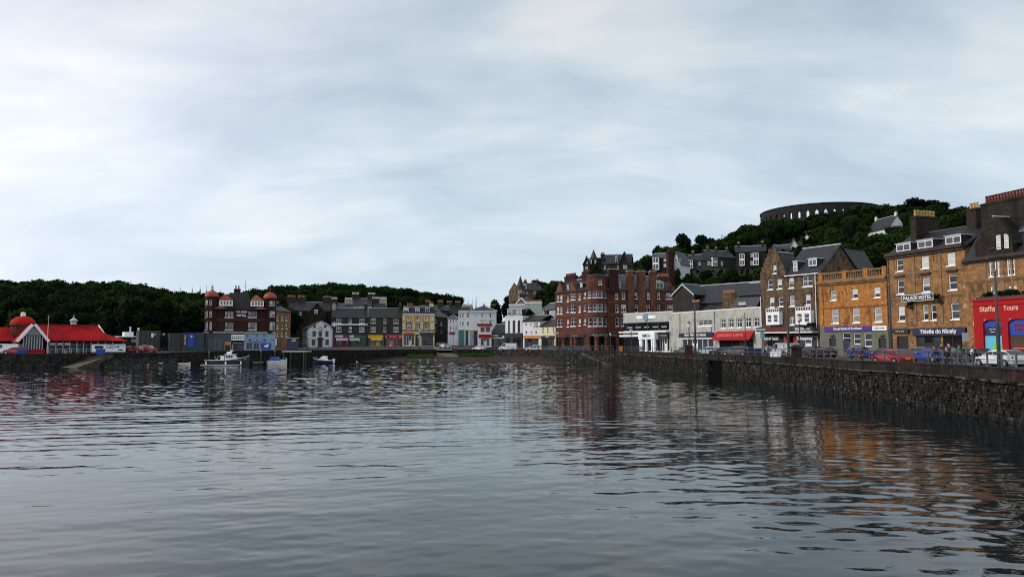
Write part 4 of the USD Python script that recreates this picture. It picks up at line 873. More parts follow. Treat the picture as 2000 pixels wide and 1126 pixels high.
b.chimney(b.x(1370), -1.8, 4, b.z(1370, 589, -1.8), 2.4, .9, 'stone_dark', 6, 'clay', 'x', .6)
b = Bld('small_slate_house', 'small dark house with two grey slate gables beside the brown stone hotel', 'house', 1446, 160, 1492, 156, zb=3, D=9)
H = b.z(1468, 575); RZ = b.z(1468, 553, 4.5)
b.wall(H, 'stone_dark', gable=RZ); b.gable(H, RZ, 'slate_blue'); b.slabroof([[(-.5, -3, H - 3), (b.W, -3, H - 3), (b.W, -.3, H - .5), (-.5, -.3, H - .5)]], 'slate_pale', name='lean_to_roof')
b.chimney(b.x(1462), -2, 3, b.z(1462, 595, -2), 2.0, .8, 'stone_dark', 5, 'offwhite', 'x', .6)
# ------------------------------------------------------------------ red sandstone corner building
def red_block():
    DL, DC, DR = 214.0, 199.0, 205.0
    b = Bld('red_sandstone_tenement', 'tall red sandstone corner tenement with round corner tower, column shopfronts and big chimney stacks', 'tenement', 1187, 200.5, 1319, DR, zb=2.55, D=13)
    root = b.p
    H = b.z(1190, 564)
    rows = []
    for px in (1204.5, 1217.5, 1242, 1266.5, 1286.5): rows.append((b.rect(px, 577, 5.5, 13),))
    for px, w in ((1205, 5.5), (1218, 10), (1242.5, 5.5), (1262, 4.6), (1267.3, 4.6), (1272.5, 4.6), (1286.7, 5.5)): rows.append((b.rect(px, 601.5, w, 15), 'm' if w > 9 else 's'))
    for px in (1205.2, 1215.5, 1242.5, 1267.3): rows.append((b.rect(px, 628, 5.5, 17),))
    for px in (1302.6, 1307.3, 1312):
        for py, h in ((577.5, 13), (602, 15)): rows.append((b.rect(px, py, 4.2, h),))
    zf = b.z(1190, 651)
    fit(b, rows, H, 'stone_red', low=0, extra_holes=[(b.x(1190), b.x(1203), .2, zf - .9), (b.x(1207), b.x(1222), .2, zf - .9)])
    b.box('shop_window', 'glass_dark', b.x(1190), b.x(1203), .2, .3, .2, zf - .9); b.box('shop_window', 'glass_dark', b.x(1207), b.x(1222), .2, .3, .2, zf - .9)
    RZ = b.z(1215, 538, 6.5); b.gable(H, RZ, 'slate_pale', ridge='lead')
    for pa, pb, top in ((1190, 1208, 526.5), (1227, 1238.5, 529), (1247, 1261.5, 530), (1271, 1282, 530.5)):
        x0, x1 = b.x(pa), b.x(pb); zt = b.z((pa + pb) / 2, top)
        m = 'stone_crimson' if pa == 1190 else 'stone_redlight'
        zlow = H - 1 if pa == 1190 else b.z(pa, 622)
        c = b.put('chimney', MB().box(x0, x1, -.45, .9, zlow, zt - .3).box(x0 - .12, x1 + .12, -.55, 1.0, zt - .3, zt), m)
        b.box('chimney_cap', 'lead', x0 - .14, x1 + .14, -.57, 1.02, zt + .003, zt + .12, parent=c)
        for k in range(4): b.put('chimney_pot', MB().cyl((x0 + (k + .5) * (x1 - x0) / 4, .2, zt + .12), (x0 + (k + .5) * (x1 - x0) / 4, .2, zt + .75), .17, .14), 'clay_red', c)
    b.chimney(b.x(1297, 4), 4, H, b.z(1297, 540, 4), 3.6, .9, 'brick_brown', 8, 'clay', 'x', .9)
    b.chimney(b.x(1311.5, 6), 6, 0, b.z(1311, 492, 6), 1.8, 1.5, 'stone_crimson', 4, 'clay_red', 'x', 1.0)
    xa, xb = b.x(1301), b.x(1318.5); z0 = b.z(1310, 567.5)
    b.put('bay_gable', MB().ext(Polygon([(xa, z0), (xb, z0), ((xa + xb) / 2, b.z(1309.5, 551))]), -.4, .3).box(xa - .1, xb, -.55, .31, z0 - .25, z0 - .002), 'stone_redlight')
    b.dormer(b.x(1285), b.x(1299), H + .3, b.z(1292, 551), .5, 2.5, 'm', peak=.6)
    b.dormer(b.x(1209), b.x(1214), H + .2, b.z(1211, 551), .4, 1.6, 'm')
    for py in (590, 614): b.cornice(b.z(1190, py), 'stone_trim_red', .22, .16, name='string_course')
    b.cornice(H - .2, 'stone_trim_red', .3, .3)
    b.sign('BAR RESTAURANT', b.x(1189), b.x(1222), zf - .85, zf - .1, 'black_paint', 'sandstone_pale', -.3, .28, .55)
    for px in (1205.3,): b.put('column', MB().lathe([(.65, 0), (.65, .4), (.5, .5), (.45, zf - 1.5), (.6, zf - 1.2), (.65, zf - .95)], (b.x(px), -.35, 0), 12), 'stone_redlight')
    for px in (1225, 1240): b.put('downpipe', MB().cyl((b.x(px), -.1, zf), (b.x(px), -.1, H), .07, n=6), 'dark_metal')
    # western face, same building: built in its own plane and hung under the same thing
    cls = Bld
    w = object.__new__(cls)
    A, B = gxy(1085, DL), gxy(1147, 201.5)
    w.A, w.W = A, float(np.linalg.norm(B - A)); w.U = (B - A) / w.W; w.Nv = np.array([-w.U[1], w.U[0]]); w.zb = b.zb; w.D = 10
    ang = math.atan2(w.U[1], w.U[0]) - math.atan2(b.U[1], b.U[0]); off = A - b.A; o2 = (off @ b.U, off @ b.Nv); ca, sa = math.cos(ang), math.sin(ang)
    def tr(mb):
        v, f = mb.get() if isinstance(mb, MB) else mb
        v = np.asarray(v); return np.stack([v[:, 0] * ca - v[:, 1] * sa + o2[0], v[:, 0] * sa + v[:, 1] * ca + o2[1], v[:, 2]], 1), f
    w.p = root
    w.put = lambda name, mb, m, parent=None, **k: put(name, tr(mb), M[m], parent or root, **k)
    H2 = w.z(1090, 571)
    rows = []
    for py, h in ((582.5, 13), (606, 14), (630.5, 15)):
        for px in (1089.8, 1096): rows.append((w.rect(px, py, 4.3, h),))
    for py, h in ((583, 10), (604, 11), (631, 14)): rows.append((w.rect(1109, py, 4, h),))
    for py, h in ((578.8, 13.5), (602.5, 15), (628.7, 16)):
        for px in (1116.4, 1121.8): rows.append((w.rect(px, py, 4.4, h),))
        rows.append((w.rect(1132, py + .5, 4.5, h * .85),))
    for py in (576, 601, 628): rows.append((w.rect(1142.5, py, 3.5, 12),))
    zf2 = w.z(1120, 652)
    sh = [(w.x(p0), w.x(p1), .2, zf2 - .9) for p0, p1 in ((1087, 1100), (1105, 1116.5), (1121, 1124), (1129, 1140))]
    fit(w, rows, H2, 'stone_red', extra_holes=sh)
    for h in sh: w.box('shop_window', 'glass_dark', h[0], h[1], .2, .3, h[2], h[3])
    w.gable(H2, w.z(1115, 548, 5), 'slate_dark')
    for pa, pb, pt in ((1086.5, 1100.5, 552), (1111, 1127, 549.5)):
        xa, xb = w.x(pa), w.x(pb); xm = (xa + xb) / 2; zt = w.z((pa + pb) / 2, pt)
        g = w.put('gable', MB().ext(Polygon([(xa, H2 - .4), (xb, H2 - .4), (xb - .5, H2 + .9), (xm + .25, zt), (xm - .25, zt), (xa + .5, H2 + .9)]), -.12, .4), 'stone_redlight')
        w.put('finial', MB().ball((xm, .1, zt + .3), .25, 1), 'stone_trim_red', g)
        w.slabroof([[(xa, 3.5, H2 + .5), (xa, .2, H2 + .5), (xm, .2, zt - .3), (xm, 3.5, zt - .3)], [(xb, .2, H2 + .5), (xb, 3.5, H2 + .5), (xm, 3.5, zt - .3), (xm, .2, zt - .3)]], 'slate_blue', name='gable_roof')
    w.dormer(w.x(1104.5), w.x(1108), H2 + .3, w.z(1107, 557), .6, 2, 's'); w.dormer(w.x(1130.5), w.x(1134.5), H2 + .8, w.z(1132, 552.5), .6, 2, 's')
    w.chimney(w.x(1116, 5), 5, H2, w.z(1116, 539, 5), 5.4, .9, 'stone_crimson', 9, 'clay_red', 'x', .8)
    w.chimney(w.x(1147, 4.5), 4.5, H2, w.z(1147, 530, 4.5), 3.2, .9, 'stone_crimson', 5, 'clay_red', 'x', .7)
    w.cornice(w.z(1100, 593), 'stone_trim_red', .2, .16, name='string_course'); w.cornice(w.z(1100, 617), 'stone_trim_red', .2, .16, name='string_course')
    w.sign('THE CORNER BAR', w.x(1104), w.x(1143), zf2 - .85, zf2 - .1, 'black_paint', 'sandstone_pale', -.3, .28, .5)
    for px in (1102.7, 1118.7, 1126): w.put('column', MB().lathe([(.6, 0), (.6, .4), (.47, .5), (.42, zf2 - 1.5), (.55, zf2 - 1.2), (.6, zf2 - .95)], (w.x(px), -.35, 0), 12), 'stone_redlight')
    # round corner tower
    cxy = gxy(1166.5, 202.2) - b.A; c0 = (cxy @ b.U, cxy @ b.Nv)
    R = 20.5 / FPX * 202
    Hc = b.z(1187, 549)
    def arc_box(mb, a0, a1, r0, r1, z0, z1, n=3):
        for i in range(n):
            p, q = a0 + (a1 - a0) * i / n, a0 + (a1 - a0) * (i + 1) / n
            pts = [(r0, p), (r0, q), (r1, q), (r1, p)]
            xy = [(c0[0] + r * math.sin(t), c0[1] - r * math.cos(t)) for r, t in pts]
            mb.hexa([(x, y, z0) for x, y in xy] + [(x, y, z1) for x, y in xy])
        return mb
    zr = [(575, 13), (600.5, 15), (628.3, 17)]
    wins = []
    for py, h in zr:
        for px in (1147.8, 1155.8, 1166.6, 1179.3):
            t = math.asin(max(-.97, min(.97, (px - 1166.5) / 20.5)))
            z0, z1 = b.z(1187, py + h / 2), b.z(1187, py - h / 2)
            wins.append((t - .42 * .55, t + .42 * .55, z0, z1))
    t = 0; wins.append((-.18, .18, b.z(1187, 556), b.z(1187, 546.5)))
    wall = MB(); zc = b.z(1187, 651)
    arc_box(wall, -math.pi, math.pi, R - 1.0, R - .75, zc, Hc + .5, 40)
    lv = sorted(set([zc, Hc + 1.2] + [q[2] for q in wins] + [q[3] for q in wins]))
    for za, zb_ in zip(lv[:-1], lv[1:]):
        cut = sorted([(q[0], q[1]) for q in wins if q[2] <= za + 1e-6 and q[3] >= zb_ - 1e-6]); a = -math.pi
        for c in cut: 
            if c[0] > a: arc_box(wall, a, c[0], R - .45, R, za, zb_, max(1, int((c[0] - a) / .16)))
            a = max(a, c[1])
        arc_box(wall, a, math.pi, R - .45, R, za, zb_, max(1, int((math.pi - a) / .16)))
    tw = b.put('corner_tower', wall, 'stone_red')
    for q in wins:
        fr = MB(); d = .05
        arc_box(fr, q[0], q[0] + d, R - .3, R - .2, q[2], q[3], 1); arc_box(fr, q[1] - d, q[1], R - .3, R - .2, q[2], q[3], 1)
        zm = (q[2] + q[3]) / 2
        for z0, z1 in ((q[2], q[2] + .14), (q[3] - .12, q[3]), (zm - .05, zm + .05)): arc_box(fr, q[0] + d, q[1] - d, R - .3, R - .21, z0, z1, 2)
        arc_box(fr, q[0] - .03, q[1] + .03, R - .2, R + .1, q[2] - .15, q[2] - .003, 2)
        wp = b.put('window', fr, 'white_paint', tw if False else None)
        b.put('pane', arc_box(MB(), q[0] + d, q[1] - d, R - .36, R - .31, q[2], q[3], 2), GL[int(rng.integers(len(GL)))], wp)
    for py in (590, 615, 648): b.put('string_course', arc_box(MB(), -2.0, 2.0, R - .1, R + .18, b.z(1187, py), b.z(1187, py) + .25, 24), 'stone_trim_red')
    b.put('tower_roof', MB().lathe([(R + .15, 0), (R * .75, .7), (.1, 1.1)], (c0[0], c0[1], Hc + 1.2), 20), 'slate_dark')
    # columns and sign of the corner bar
    for px in (1142, 1158, 1179.5):
        t = math.asin(max(-.98, min(.98, (px - 1166.5) / 21))); rr = R - .2
        b.put('column', MB().lathe([(.65, 0), (.65, .4), (.5, .5), (.45, zc - 1.5), (.6, zc - 1.2), (.65, zc - .7)], (c0[0] + rr * math.sin(t), c0[1] - rr * math.cos(t), 0), 12), 'stone_redlight')
    b.put('bar_front', arc_box(arc_box(MB(), -2, 2, R - 1.3, R - 1.2, .5, zc - .8, 20), -2, 2, R - 1.32, R - .9, 0, .5, 20), 'glass_dark')
    b.put('fascia', arc_box(MB(), -1.9, 1.9, R - .3, R + .22, zc - .75, zc - .02, 24), 'black_paint')
    t = meshkit.text_mesh('AULAYS BAR', .62, .02, bold=True); v = t.vertices.copy(); wd = np.ptp(v[:, 0]); v[:, 0] -= wd / 2
    an = v[:, 0] / (R + .25) + .1
    b.put('lettering', (np.stack([c0[0] + (R + .25 + v[:, 2]) * np.sin(an), c0[1] - (R + .25 + v[:, 2]) * np.cos(an), v[:, 1] + zc - .65], 1), t.faces), 'sandstone_pale')
    # the bush that has taken root on the roof
    cw = b.A + b.U * c0[0] + b.Nv * c0[1]
    r = np.random.default_rng(77)
    cc = r.normal(size=(12, 3)) * [.8, .7, .75] + [.1, 0, 1.6]; lv_, lf_ = leaf_cloud(r, cc, np.full(12, .8), 1300, .16)
    bs = thing('rooftop_bush', 'pale green bush growing out of the corner tower roof', 'bush', (cw[0], cw[1], b.zb + Hc + 1.0))
    put('foliage', (lv_, lf_), M['leaf_mid'], bs)
    st = MB()
    for q in cc[:5]: st.cyl((0, 0, -.6), q, .06, .02, 5)
    put('stem', st, M['bark'], bs)
red_block()
# ------------------------------------------------------------------ houses of the centre
b = Bld('cream_cottage_shop', 'small pale yellow two-storey house with narrow windows beside the red tenement', 'house', 1055, 230, 1085.5, 224, zb=2.9, D=9)
H = b.z(1070, 636); zf = b.z(1070, 655)
fit(b, [(b.rect(p, 645, 2.6, 13), 'm') for p in (1060.6, 1070, 1081)], H, 'render_paleyellow', extra_holes=[(.6, b.W - .6, .2, zf - .8)])
b.gable(H, b.z(1070, 623, 4.5), 'slate_blue'); b.chimney(b.x(1068, 5), 5, H, b.z(1068, 606, 5), 1.4, .8, 'stone_dark', 3)
b.sign('FISH BAR', .4, b.W - .4, zf - .75, zf - .05, 'black_paint', 'white_paint', -.2, .18, .5); b.shopfront(.6, b.W - .6, zf - .82, 'black_paint', n=4, door=2)
b = Bld('white_rough_house', 'small white rendered house with orange fascia and a dark slate roof', 'house', 1021.5, 235, 1055, 230.3, zb=2.95, D=9)
H = b.z(1038, 626.5); zf = b.z(1038, 655)
fit(b, [(b.rect(p, 634, 3.4, 6),) for p in (1027.4, 1037)] + [(b.rect(p, 635, 2.6, 11),) for p in (1043.5, 1046.8, 1050)] + [(b.rect(p, 649, 3.4, 6.5),) for p in (1027.8, 1037.8, 1047)], H, 'render_white', extra_holes=[(.6, b.W - .6, .2, zf - .9)])
b.gable(H, b.z(1042, 616, 4.5), 'slate_dark'); b.sign('TAKEAWAY', .2, b.W - .2, zf - .85, zf + .05, 'orange_paint', 'clay_yellow', -.2, .18, .5); b.shopfront(.6, b.W - .6, zf - .92, 'brown', n=4, door=1)
b = Bld('art_deco_cinema', 'white stepped building with tall black window strips over a dark ground floor', 'building', 986.5, 238, 1021, 235.3, zb=3.0, D=12)
H = b.z(1003, 616); zf = b.z(1003, 650)
R = [b.rect(p, 637.5, 4.4, 24) for p in (993.5, 1004, 1013.7)]
b.wall(H, 'render_white', R + [(.5, b.W - .5, .2, zf - .2)], low=0)
for r in R: b.window(r, 'g', 'glass_dark', 'black_paint')
for k in range(3): b.put('pilaster', MB().box(b.x((990, 998.5, 1008.5)[k]), b.x((990, 998.5, 1008.5)[k]) + .5, -.2, .003, zf, H - 1.5), 'white_paint')
b.box('ground_front', 'black_paint', -.1, b.W + .1, -.25, -.02, 0.01, zf); b.shopfront(.6, b.W - .6, zf - 1.2, 'black_paint', n=4, y=-.35)
b.slabroof([[(0, .6, H), (b.W, .6, H), (b.W, 5, H + 2.4), (0, 5, H + 2.4)], [(b.W, 11.5, H), (0, 11.5, H), (0, 5, H + 2.4), (b.W, 5, H + 2.4)]], 'slate_dark')
for p in (993, 1004, 1013): b.dormer(b.x(p) - .8, b.x(p) + .8, H + .2, H + 2.0, .6, 2.5, 's', peak=.4)
b = Bld('tall_grey_rear_block', 'tall grey-green rendered block with a long row of chimney pots behind the white stepped building', 'building', 994, 249, 1062, 245, zb=3.5, D=12)
H = b.z(1025, 592)
P = [(0, 0), (b.W, 0), (b.W, b.z(1062, 616)), (b.x(1058), b.z(1058, 598)), (b.x(1058), H), (b.x(1026), H), (b.x(1026), b.z(1026, 595.5)), (0, b.z(994, 595.5))]
b.wall(b.z(1062, 617), 'render_green', poly=P); b.box('wall_cap', 'white_paint', b.x(1026) - .1, b.x(1058) + .1, -.1, .5, H, H + .3); b.box('wall_cap', 'white_paint', -.1, b.x(1026) - .15, -.1, .5, b.z(1010, 595.5), b.z(1010, 595.5) + .3)
for i in range(18): b.put('chimney_pot', MB().cyl((b.x(1027) + i * (b.x(1057) - b.x(1027)) / 17, .2, H + .3), (b.x(1027) + i * (b.x(1057) - b.x(1027)) / 17, .2, H + 1.0), .16, .13), 'clay')
for i in range(9): b.put('chimney_pot', MB().cyl((b.x(996) + i * (b.x(1024) - b.x(996)) / 8, .2, b.z(1010, 595.5) + .3), (b.x(996) + i * (b.x(1024) - b.x(996)) / 8, .2, b.z(1010, 595.5) + .95), .16, .13), 'clay')
b.flat(b.z(1062, 617), 'slate_dark')
b = Bld('pale_rear_house', 'pale rendered rear house with a rooflight between the grey block and the red tenement', 'house', 1057, 252, 1086, 247, zb=4, D=9)
H = b.z(1070, 604); b.wall(H, 'render_cool', gable=b.z(1070, 592, 4.5)); b.gable(H, b.z(1070, 592, 4.5), 'slate_pale')
b = Bld('dark_shed_roof_shop', 'low dark shop under a black slate roof between red shop and white building', 'shop', 960, 240, 987, 238.5, zb=3.1, D=10)
H = b.z(973, 650.5); b.wall(H, 'black_paint', [(.5, b.W - .5, .3, H - 1.0)], gable=b.z(973, 633, 5)); b.gable(H, b.z(973, 633, 5), 'slate_dark', ridge='lead')
b.sign('Barbers', .3, b.W * .55, H - 1.2, H - .1, 'black_paint', 'white_paint', -.2, .18, .6); b.sign('', .3, b.W - .3, H - 1.55, H - 1.3, 'white_paint', None, -.25, .2); b.shopfront(.5, b.W - .5, H - 1.6, 'black_paint', n=4, door=2)
b = Bld('red_trim_shop', 'narrow white shop with red window frames and red fascia', 'shop', 933.5, 240, 960, 238, zb=3.4, D=9)
H = b.z(947, 636); zf = b.z(947, 655)
R = [b.rect(942.5, 643.5, 8, 9), b.rect(953, 643, 8, 10)]
b.wall(H, 'render_white', R + [(.9, b.W - .6, .15, zf - .7)])
for r in R: b.window(r, 'm', 'glass_dim', 'red_paint')
b.box('parapet', 'red_paint', -.3, b.W + .2, -.5, .5, H, H + .7); b.sign('', .2, b.W - .1, zf - .6, zf + .35, 'red_paint', None, -.3, .28); b.shopfront(.9, b.W - .6, zf - .72, 'offwhite', n=3, door=1)
b.flat(H, 'slate_dark')
b = Bld('white_corner_hotel', 'large white three-storey corner building with a grey hipped roof and green ground floor', 'building', 917, 256, 969.5, 252, zb=3.9, D=13)
H = b.z(944, 608); zf = b.z(944, 642)
fit(b, [(b.rect(p, 616, 4.2, 8.5),) for p in (941.8, 957.8)] + [(b.rect(p, 630.5, 4.2, 9),) for p in (941.8, 957.8)] + [(b.rect(926, 612, 5, 2.5), 'p', 'glass_dim')], H, 'render_cool', extra_holes=[(b.x(925), b.x(932), .1, zf - .5)])
b.cornice(H - .15, 'offwhite', .4, .4); b.hip(H + .2, b.z(944, 597, 6.5), 'slate_dark', e=.4)
for px in (941.8, 957.8): b.box('window_hood', 'offwhite', b.x(px) - .9, b.x(px) + .9, -.25, .003, b.z(944, 624.5), b.z(944, 624.5) + .2)
b.box('ground_panel', 'render_green', .05, b.x(924), -.08, -.01, .02, zf - .6); b.box('fascia', 'render_paleyellow', 0, b.W, -.2, -.02, zf - .55, zf)
b.box('ground_front', 'navy', b.x(933), b.W, -.08, -.01, .02, zf - .6); b.box('door', 'black_paint', b.x(925), b.x(932), .1, .2, .05, zf - .55)
b.put('vent_flue', MB().cyl((b.x(945), 6, H + 2), (b.x(945), 6, b.z(945, 593, 6)), .25), 'dark_metal'); b.chimney(b.x(912, 8), 8, H, b.z(912, 596, 8), 3.5, .9, 'sandstone_pale', 6, 'offwhite', 'x', .6)
b.put('satellite_dish', MB().lathe([(0, 0), (.5, .06), (.95, .3)], (b.x(965), 3, H + 2.2), 14), 'offwhite')
w = b
b = Bld('white_end_house', 'chamfered white end of the corner hotel with a green shopfront', 'building', 895, 259, 917, 256, zb=3.9, D=13)
H = b.z(905, 608)
fit(b, [(b.rect(p, py, 3, 9),) for p in (899, 904.2) for py in (616, 632)] + [(b.rect(914, py, 4, 9.5), 's', 'glass_dark') for py in (615.5, 632)], H, 'render_cool', extra_holes=[(b.x(909), b.x(915), .1, b.z(905, 645))])
b.cornice(H - .12, 'offwhite', .4, .38); b.box('ground_panel', 'teal_paint', .05, b.x(907), -.08, -.01, .02, b.z(905, 644)); b.box('fascia', 'render_paleyellow', 0, b.W, -.2, -.02, b.z(905, 644), b.z(905, 641)); b.box('door', 'black_paint', b.x(909), b.x(915), .1, .2, .05, b.z(905, 645.5))
b.slabroof([[(0, 0, H + .2), (b.W, 0, H + .2), (b.W, 6.5, H + 2.6), (b.W * .6, 6.5, H + 2.6)]], 'slate_dark')
b = Bld('white_narrow_house', 'narrow white house with three small windows per floor at the corner of the side street', 'house', 874.5, 266, 895.5, 262, zb=4.0, D=10)
H = b.z(885, 622)
fit(b, [(b.rect(p, py, 2.8, 7),) for p in (880, 885.3, 891) for py in (627.5, 641)], H, 'render_white'); b.hip(H, b.z(885, 614, 5), 'slate_pale'); b.put('flue', MB().cyl((b.x(885), 3, H), (b.x(885), 3, H + 2.8), .12), 'dark_metal')
b.box('shop_sign', 'red_paint', b.x(877), b.x(888), -.4, -.02, b.z(885, 652), b.z(885, 648)); b.shopfront(.5, b.W - .5, b.z(885, 653), 'magenta', n=3, door=1)
b = Bld('dark_alley_tenement', 'dark soot-stained stone tenement in shade along the narrow side street', 'tenement', 847, 268, 876, 282, zb=3.9, D=10)
H = b.z(860, 618)
fit(b, [(b.rect(851, py, 3, 8),) for py in (626, 641)] + [(b.rect(862, py, 3, 7),) for py in (632, 645)], H, 'stone_dark'); b.gable(H, b.z(860, 604, 5), 'slate_dark'); b.shopfront(.6, b.W - .6, b.z(860, 655), 'black_paint', n=5)
b.dormer(b.x(852), b.x(856), H + .3, H + 2.4, .3, 2, 's')
for (pa, pb, da, top, eav, lab) in ((822, 876, 300, 597, 606, 'long slate-roofed tenement with chimney pots behind the cream building'), (868, 905, 310, 598, 612, 'dark slate roofed house climbing the lane behind the narrow white house')):
    b = Bld('rear_tenement', lab, 'tenement', pa, da, pb, da - 2, zb=5, D=10); H = b.z((pa + pb) / 2, eav); RZ = b.z((pa + pb) / 2, top, 5)
    b.wall(H, 'stone_dark', gable=RZ); b.gable(H, RZ, 'slate_dark')
    for k in (.25, .7): b.chimney(b.W * k, 5, H, RZ + 1.6, 2.4, .9, 'stone_dark', 6, 'clay', 'x', .7)
b = Bld('cream_mansard_building', 'cream building with orange stone window surrounds and a slate mansard roof with dormers', 'building', 785.5, 262, 848.5, 259, zb=3.6, D=11)
H = b.z(817, 613); zc = b.z(817, 645)
rows = [(b.rect(798.3, 620.7, 5, 9), 'p', 'glass_curtain'), (b.rect(815.5, 620.7, 6, 9), 'p', 'glass_dim'), (b.rect(832, 620.7, 6, 9.5), 's'), (b.rect(798.3, 637.8, 7.5, 9.5), 's'), (b.rect(815.8, 637.8, 4.5, 9), 's'), (b.rect(832.5, 637.8, 7.5, 9.5), 's')]
zf = b.z(817, 649)
fit(b, rows, H, 'render_cream', extra_holes=[(b.x(788), b.x(809), .2, zf - 1.0), (b.x(811), b.x(818), .1, zf - .6), (b.x(823), b.x(846), .2, zf - 1.0)])
for q in rows[:3]:
    for s_ in (-1, 1):
        xc = (q[0][0] + q[0][1]) / 2 + s_ * ((q[0][1] - q[0][0]) / 2 + .42)
        b.box('shutter', 'orange_paint', xc - .33, xc + .33, -.08, -.003, q[0][2], q[0][3])
for q in rows[3:]:
    x0, x1, z0, z1 = q[0]
    b.put('window_surround', MB().box(x0 - .4, x0 - .02, -.12, .003, z0 - .3, z1 + .2).box(x1 + .02, x1 + .4, -.12, .003, z0 - .3, z1 + .2).box(x0 - .55, x1 + .55, -.25, .003, z1 + .21, z1 + .5), 'stone_trim')
    if x1 - x0 > 1: b.put('pediment', MB().ext(Polygon([(x0 - .3, z1 + .503), (x1 + .3, z1 + .503), ((x0 + x1) / 2, z1 + 1.0)]), -.2, -.01), 'stone_trim')
b.cornice(zc, 'stone_trim', .25, .25); b.cornice(b.z(817, 627.5), 'stone_trim', .15, .12, name='string_course'); b.cornice(H - .1, 'offwhite', .3, .35)
zm = b.z(817, 600)
b.put('roof', MB().slab([(-.2, -.2, H + .3), (b.W + .2, -.2, H + .3), (b.W - .2, 1.2, zm), (.2, 1.2, zm)], .2).slab([(.2, 1.2, zm), (b.W - .2, 1.2, zm), (b.W - .2, 5.5, zm + .8), (.2, 5.5, zm + .8)], .2).box(0, b.W, 5.5, 10.5, H, zm + .7).slab([(.0, 10, H), (.0, -.1, H + .3), (.2, 1.2, zm), (.2, 9, zm + .3)], .2).slab([(b.W, -.1, H + .3), (b.W, 10, H), (b.W - .2, 9, zm + .3), (b.W - .2, 1.2, zm)], .2), 'slate_blue')
for p, w_ in ((792.4, 10), (814.5, 9), (834.7, 9)): b.dormer(b.x(p - w_ / 2), b.x(p + w_ / 2), H + .45, b.z(817, 600.5), .1, 2, 'm', cheek='slate_pale')
b.chimney(b.x(842, 5), 5, H, b.z(842, 594, 5), 1.5, .9, 'offwhite', 3, 'clay'); b.chimney(b.x(800, 6), 6, H, b.z(800, 596, 6), 2.2, .9, 'stone_grey', 4, 'clay')
b.sign('THE SEAFOOD CAFE', b.x(788), b.x(809), zf - .95, zf - .1, 'red_paint', 'clay_yellow', -.25, .23, .5); b.shopfront(b.x(788), b.x(809), zf - 1.02, 'offwhite', n=4, door=2)
b.box('door', 'black_paint', b.x(811), b.x(818), .1, .2, .05, zf - .62); b.box('fascia', 'navy', b.x(820), b.x(847.5), -.25, -.02, zf - 1.0, zf); b.shopfront(b.x(823), b.x(846), zf - 1.02, 'navy', n=4, door=1)
# grey twin hotels
for (pa, pb, lab, mat, c, sg) in ((647, 718, 'dark grey stone hotel with a long white name band between its window rows', 'stone_grey', [661.5, 684.2, 706.6], 1), (718.2, 785, 'dark grey stone block with yellow and pink shopfronts under a slate roof', 'stone_grey', [729, 751.4, 773.4], 0)):
    b = Bld('grey_stone_block', lab, 'building', pa, 266, pb, 263, zb=3.5, D=11)
    m = (pa + pb) / 2; H = b.z(m, 619.5); RZ = b.z(m, 602, 5.5); zf = b.z(m, 654)
    rows = [(b.rect(c[k], py, w_, 10.5), st) for py in (625.7, 642.5) for k, (w_, st) in enumerate(((10, 'c'), (5.8, 's'), (10, 'c')))]
    fit(b, rows, H, mat, extra_holes=[(.6, b.W * .48, .2, zf - 1.1), (b.W * .54, b.W - .6, .2, zf - 1.1)], frame='white_paint' if sg else 'offwhite', gable=RZ)
    b.gable(H, RZ, 'slate_dark', o=0)
    for x in ((.6, b.W - .6) if sg else (b.W - .6,)): b.chimney(x, 5.5, H, RZ + 1.5, 1.1, 2.6, 'sandstone_pale' if x < 1 else 'stone_dark', 4, 'clay', 'y', .6)
    if sg:
        b.sign('OBAN WATERFRONT HOTEL', .6, b.W - .1, b.z(m, 635.2), b.z(m, 631.6), 'white_paint', 'navy', -.2, .18, .6)
        b.put('star_badge', MB().ext(Polygon([(.9 + (1.2 if i % 2 else .6) * math.cos(i * math.pi / 6), b.z(m, 633.4) + (1.0 if i % 2 else .5) * math.sin(i * math.pi / 6)) for i in range(12)]), -.3, -.21), 'white_paint')
        b.box('shop_front', 'magenta', .1, b.W * .5, -.12, -.01, zf - 1.05, zf); b.box('shop_pier', 'magenta', .05, 1.4, -.13, -.01, 0.02, zf - 1.1); b.shopfront(.6 + .9, b.W * .48, zf - 1.12, 'red_paint', n=4, door=2); b.box('shop_front', 'green_paint', b.W * .52, b.W - .2, -.12, -.01, zf - 1.05, zf); b.shopfront(b.W * .54, b.W - .6, zf - 1.12, 'green_paint', n=4, door=1)
        plain('awning_check', (.5, .5, .5), .8, var=.5, vs=9)
        b.awning(b.W * .13, b.W * .45, zf - 1.0, .7, 1.2, 'awning_check'); b.awning(b.W * .5, b.W * .78, zf - 1.0, .7, 1.2, 'awning_check'); b.sign('CHOCOLATES', b.W * .1, b.W * .32, zf - .8, zf - .05, 'white_paint', 'magenta', -.3, .17, .5); b.sign('GELATO', b.W * .5, b.W * .62, zf - .8, zf - .05, 'white_paint', 'green_paint', -.3, .17, .5)
    else:
        b.box('shop_front', 'yellow_paint', .1, b.W * .45, -.12, -.01, zf - 1.05, zf); b.shopfront(.6, b.W * .45, zf - 1.12, 'yellow_paint', n=4, door=2); b.awning(b.W * .1, b.W * .42, zf - 1.0, .6, 1.1, 'yellow_paint'); b.box('shop_front', 'pink_paint', b.W * .52, b.W - .1, -.12, -.01, zf - 1.05, zf); b.shopfront(b.W * .54, b.W - .6, zf - 1.12, 'pink_paint', n=4, door=1); b.sign('GIFT SHOP', b.W * .56, b.W * .9, zf - .95, zf - .1, 'red_paint', 'white_paint', -.28, .15, .5)
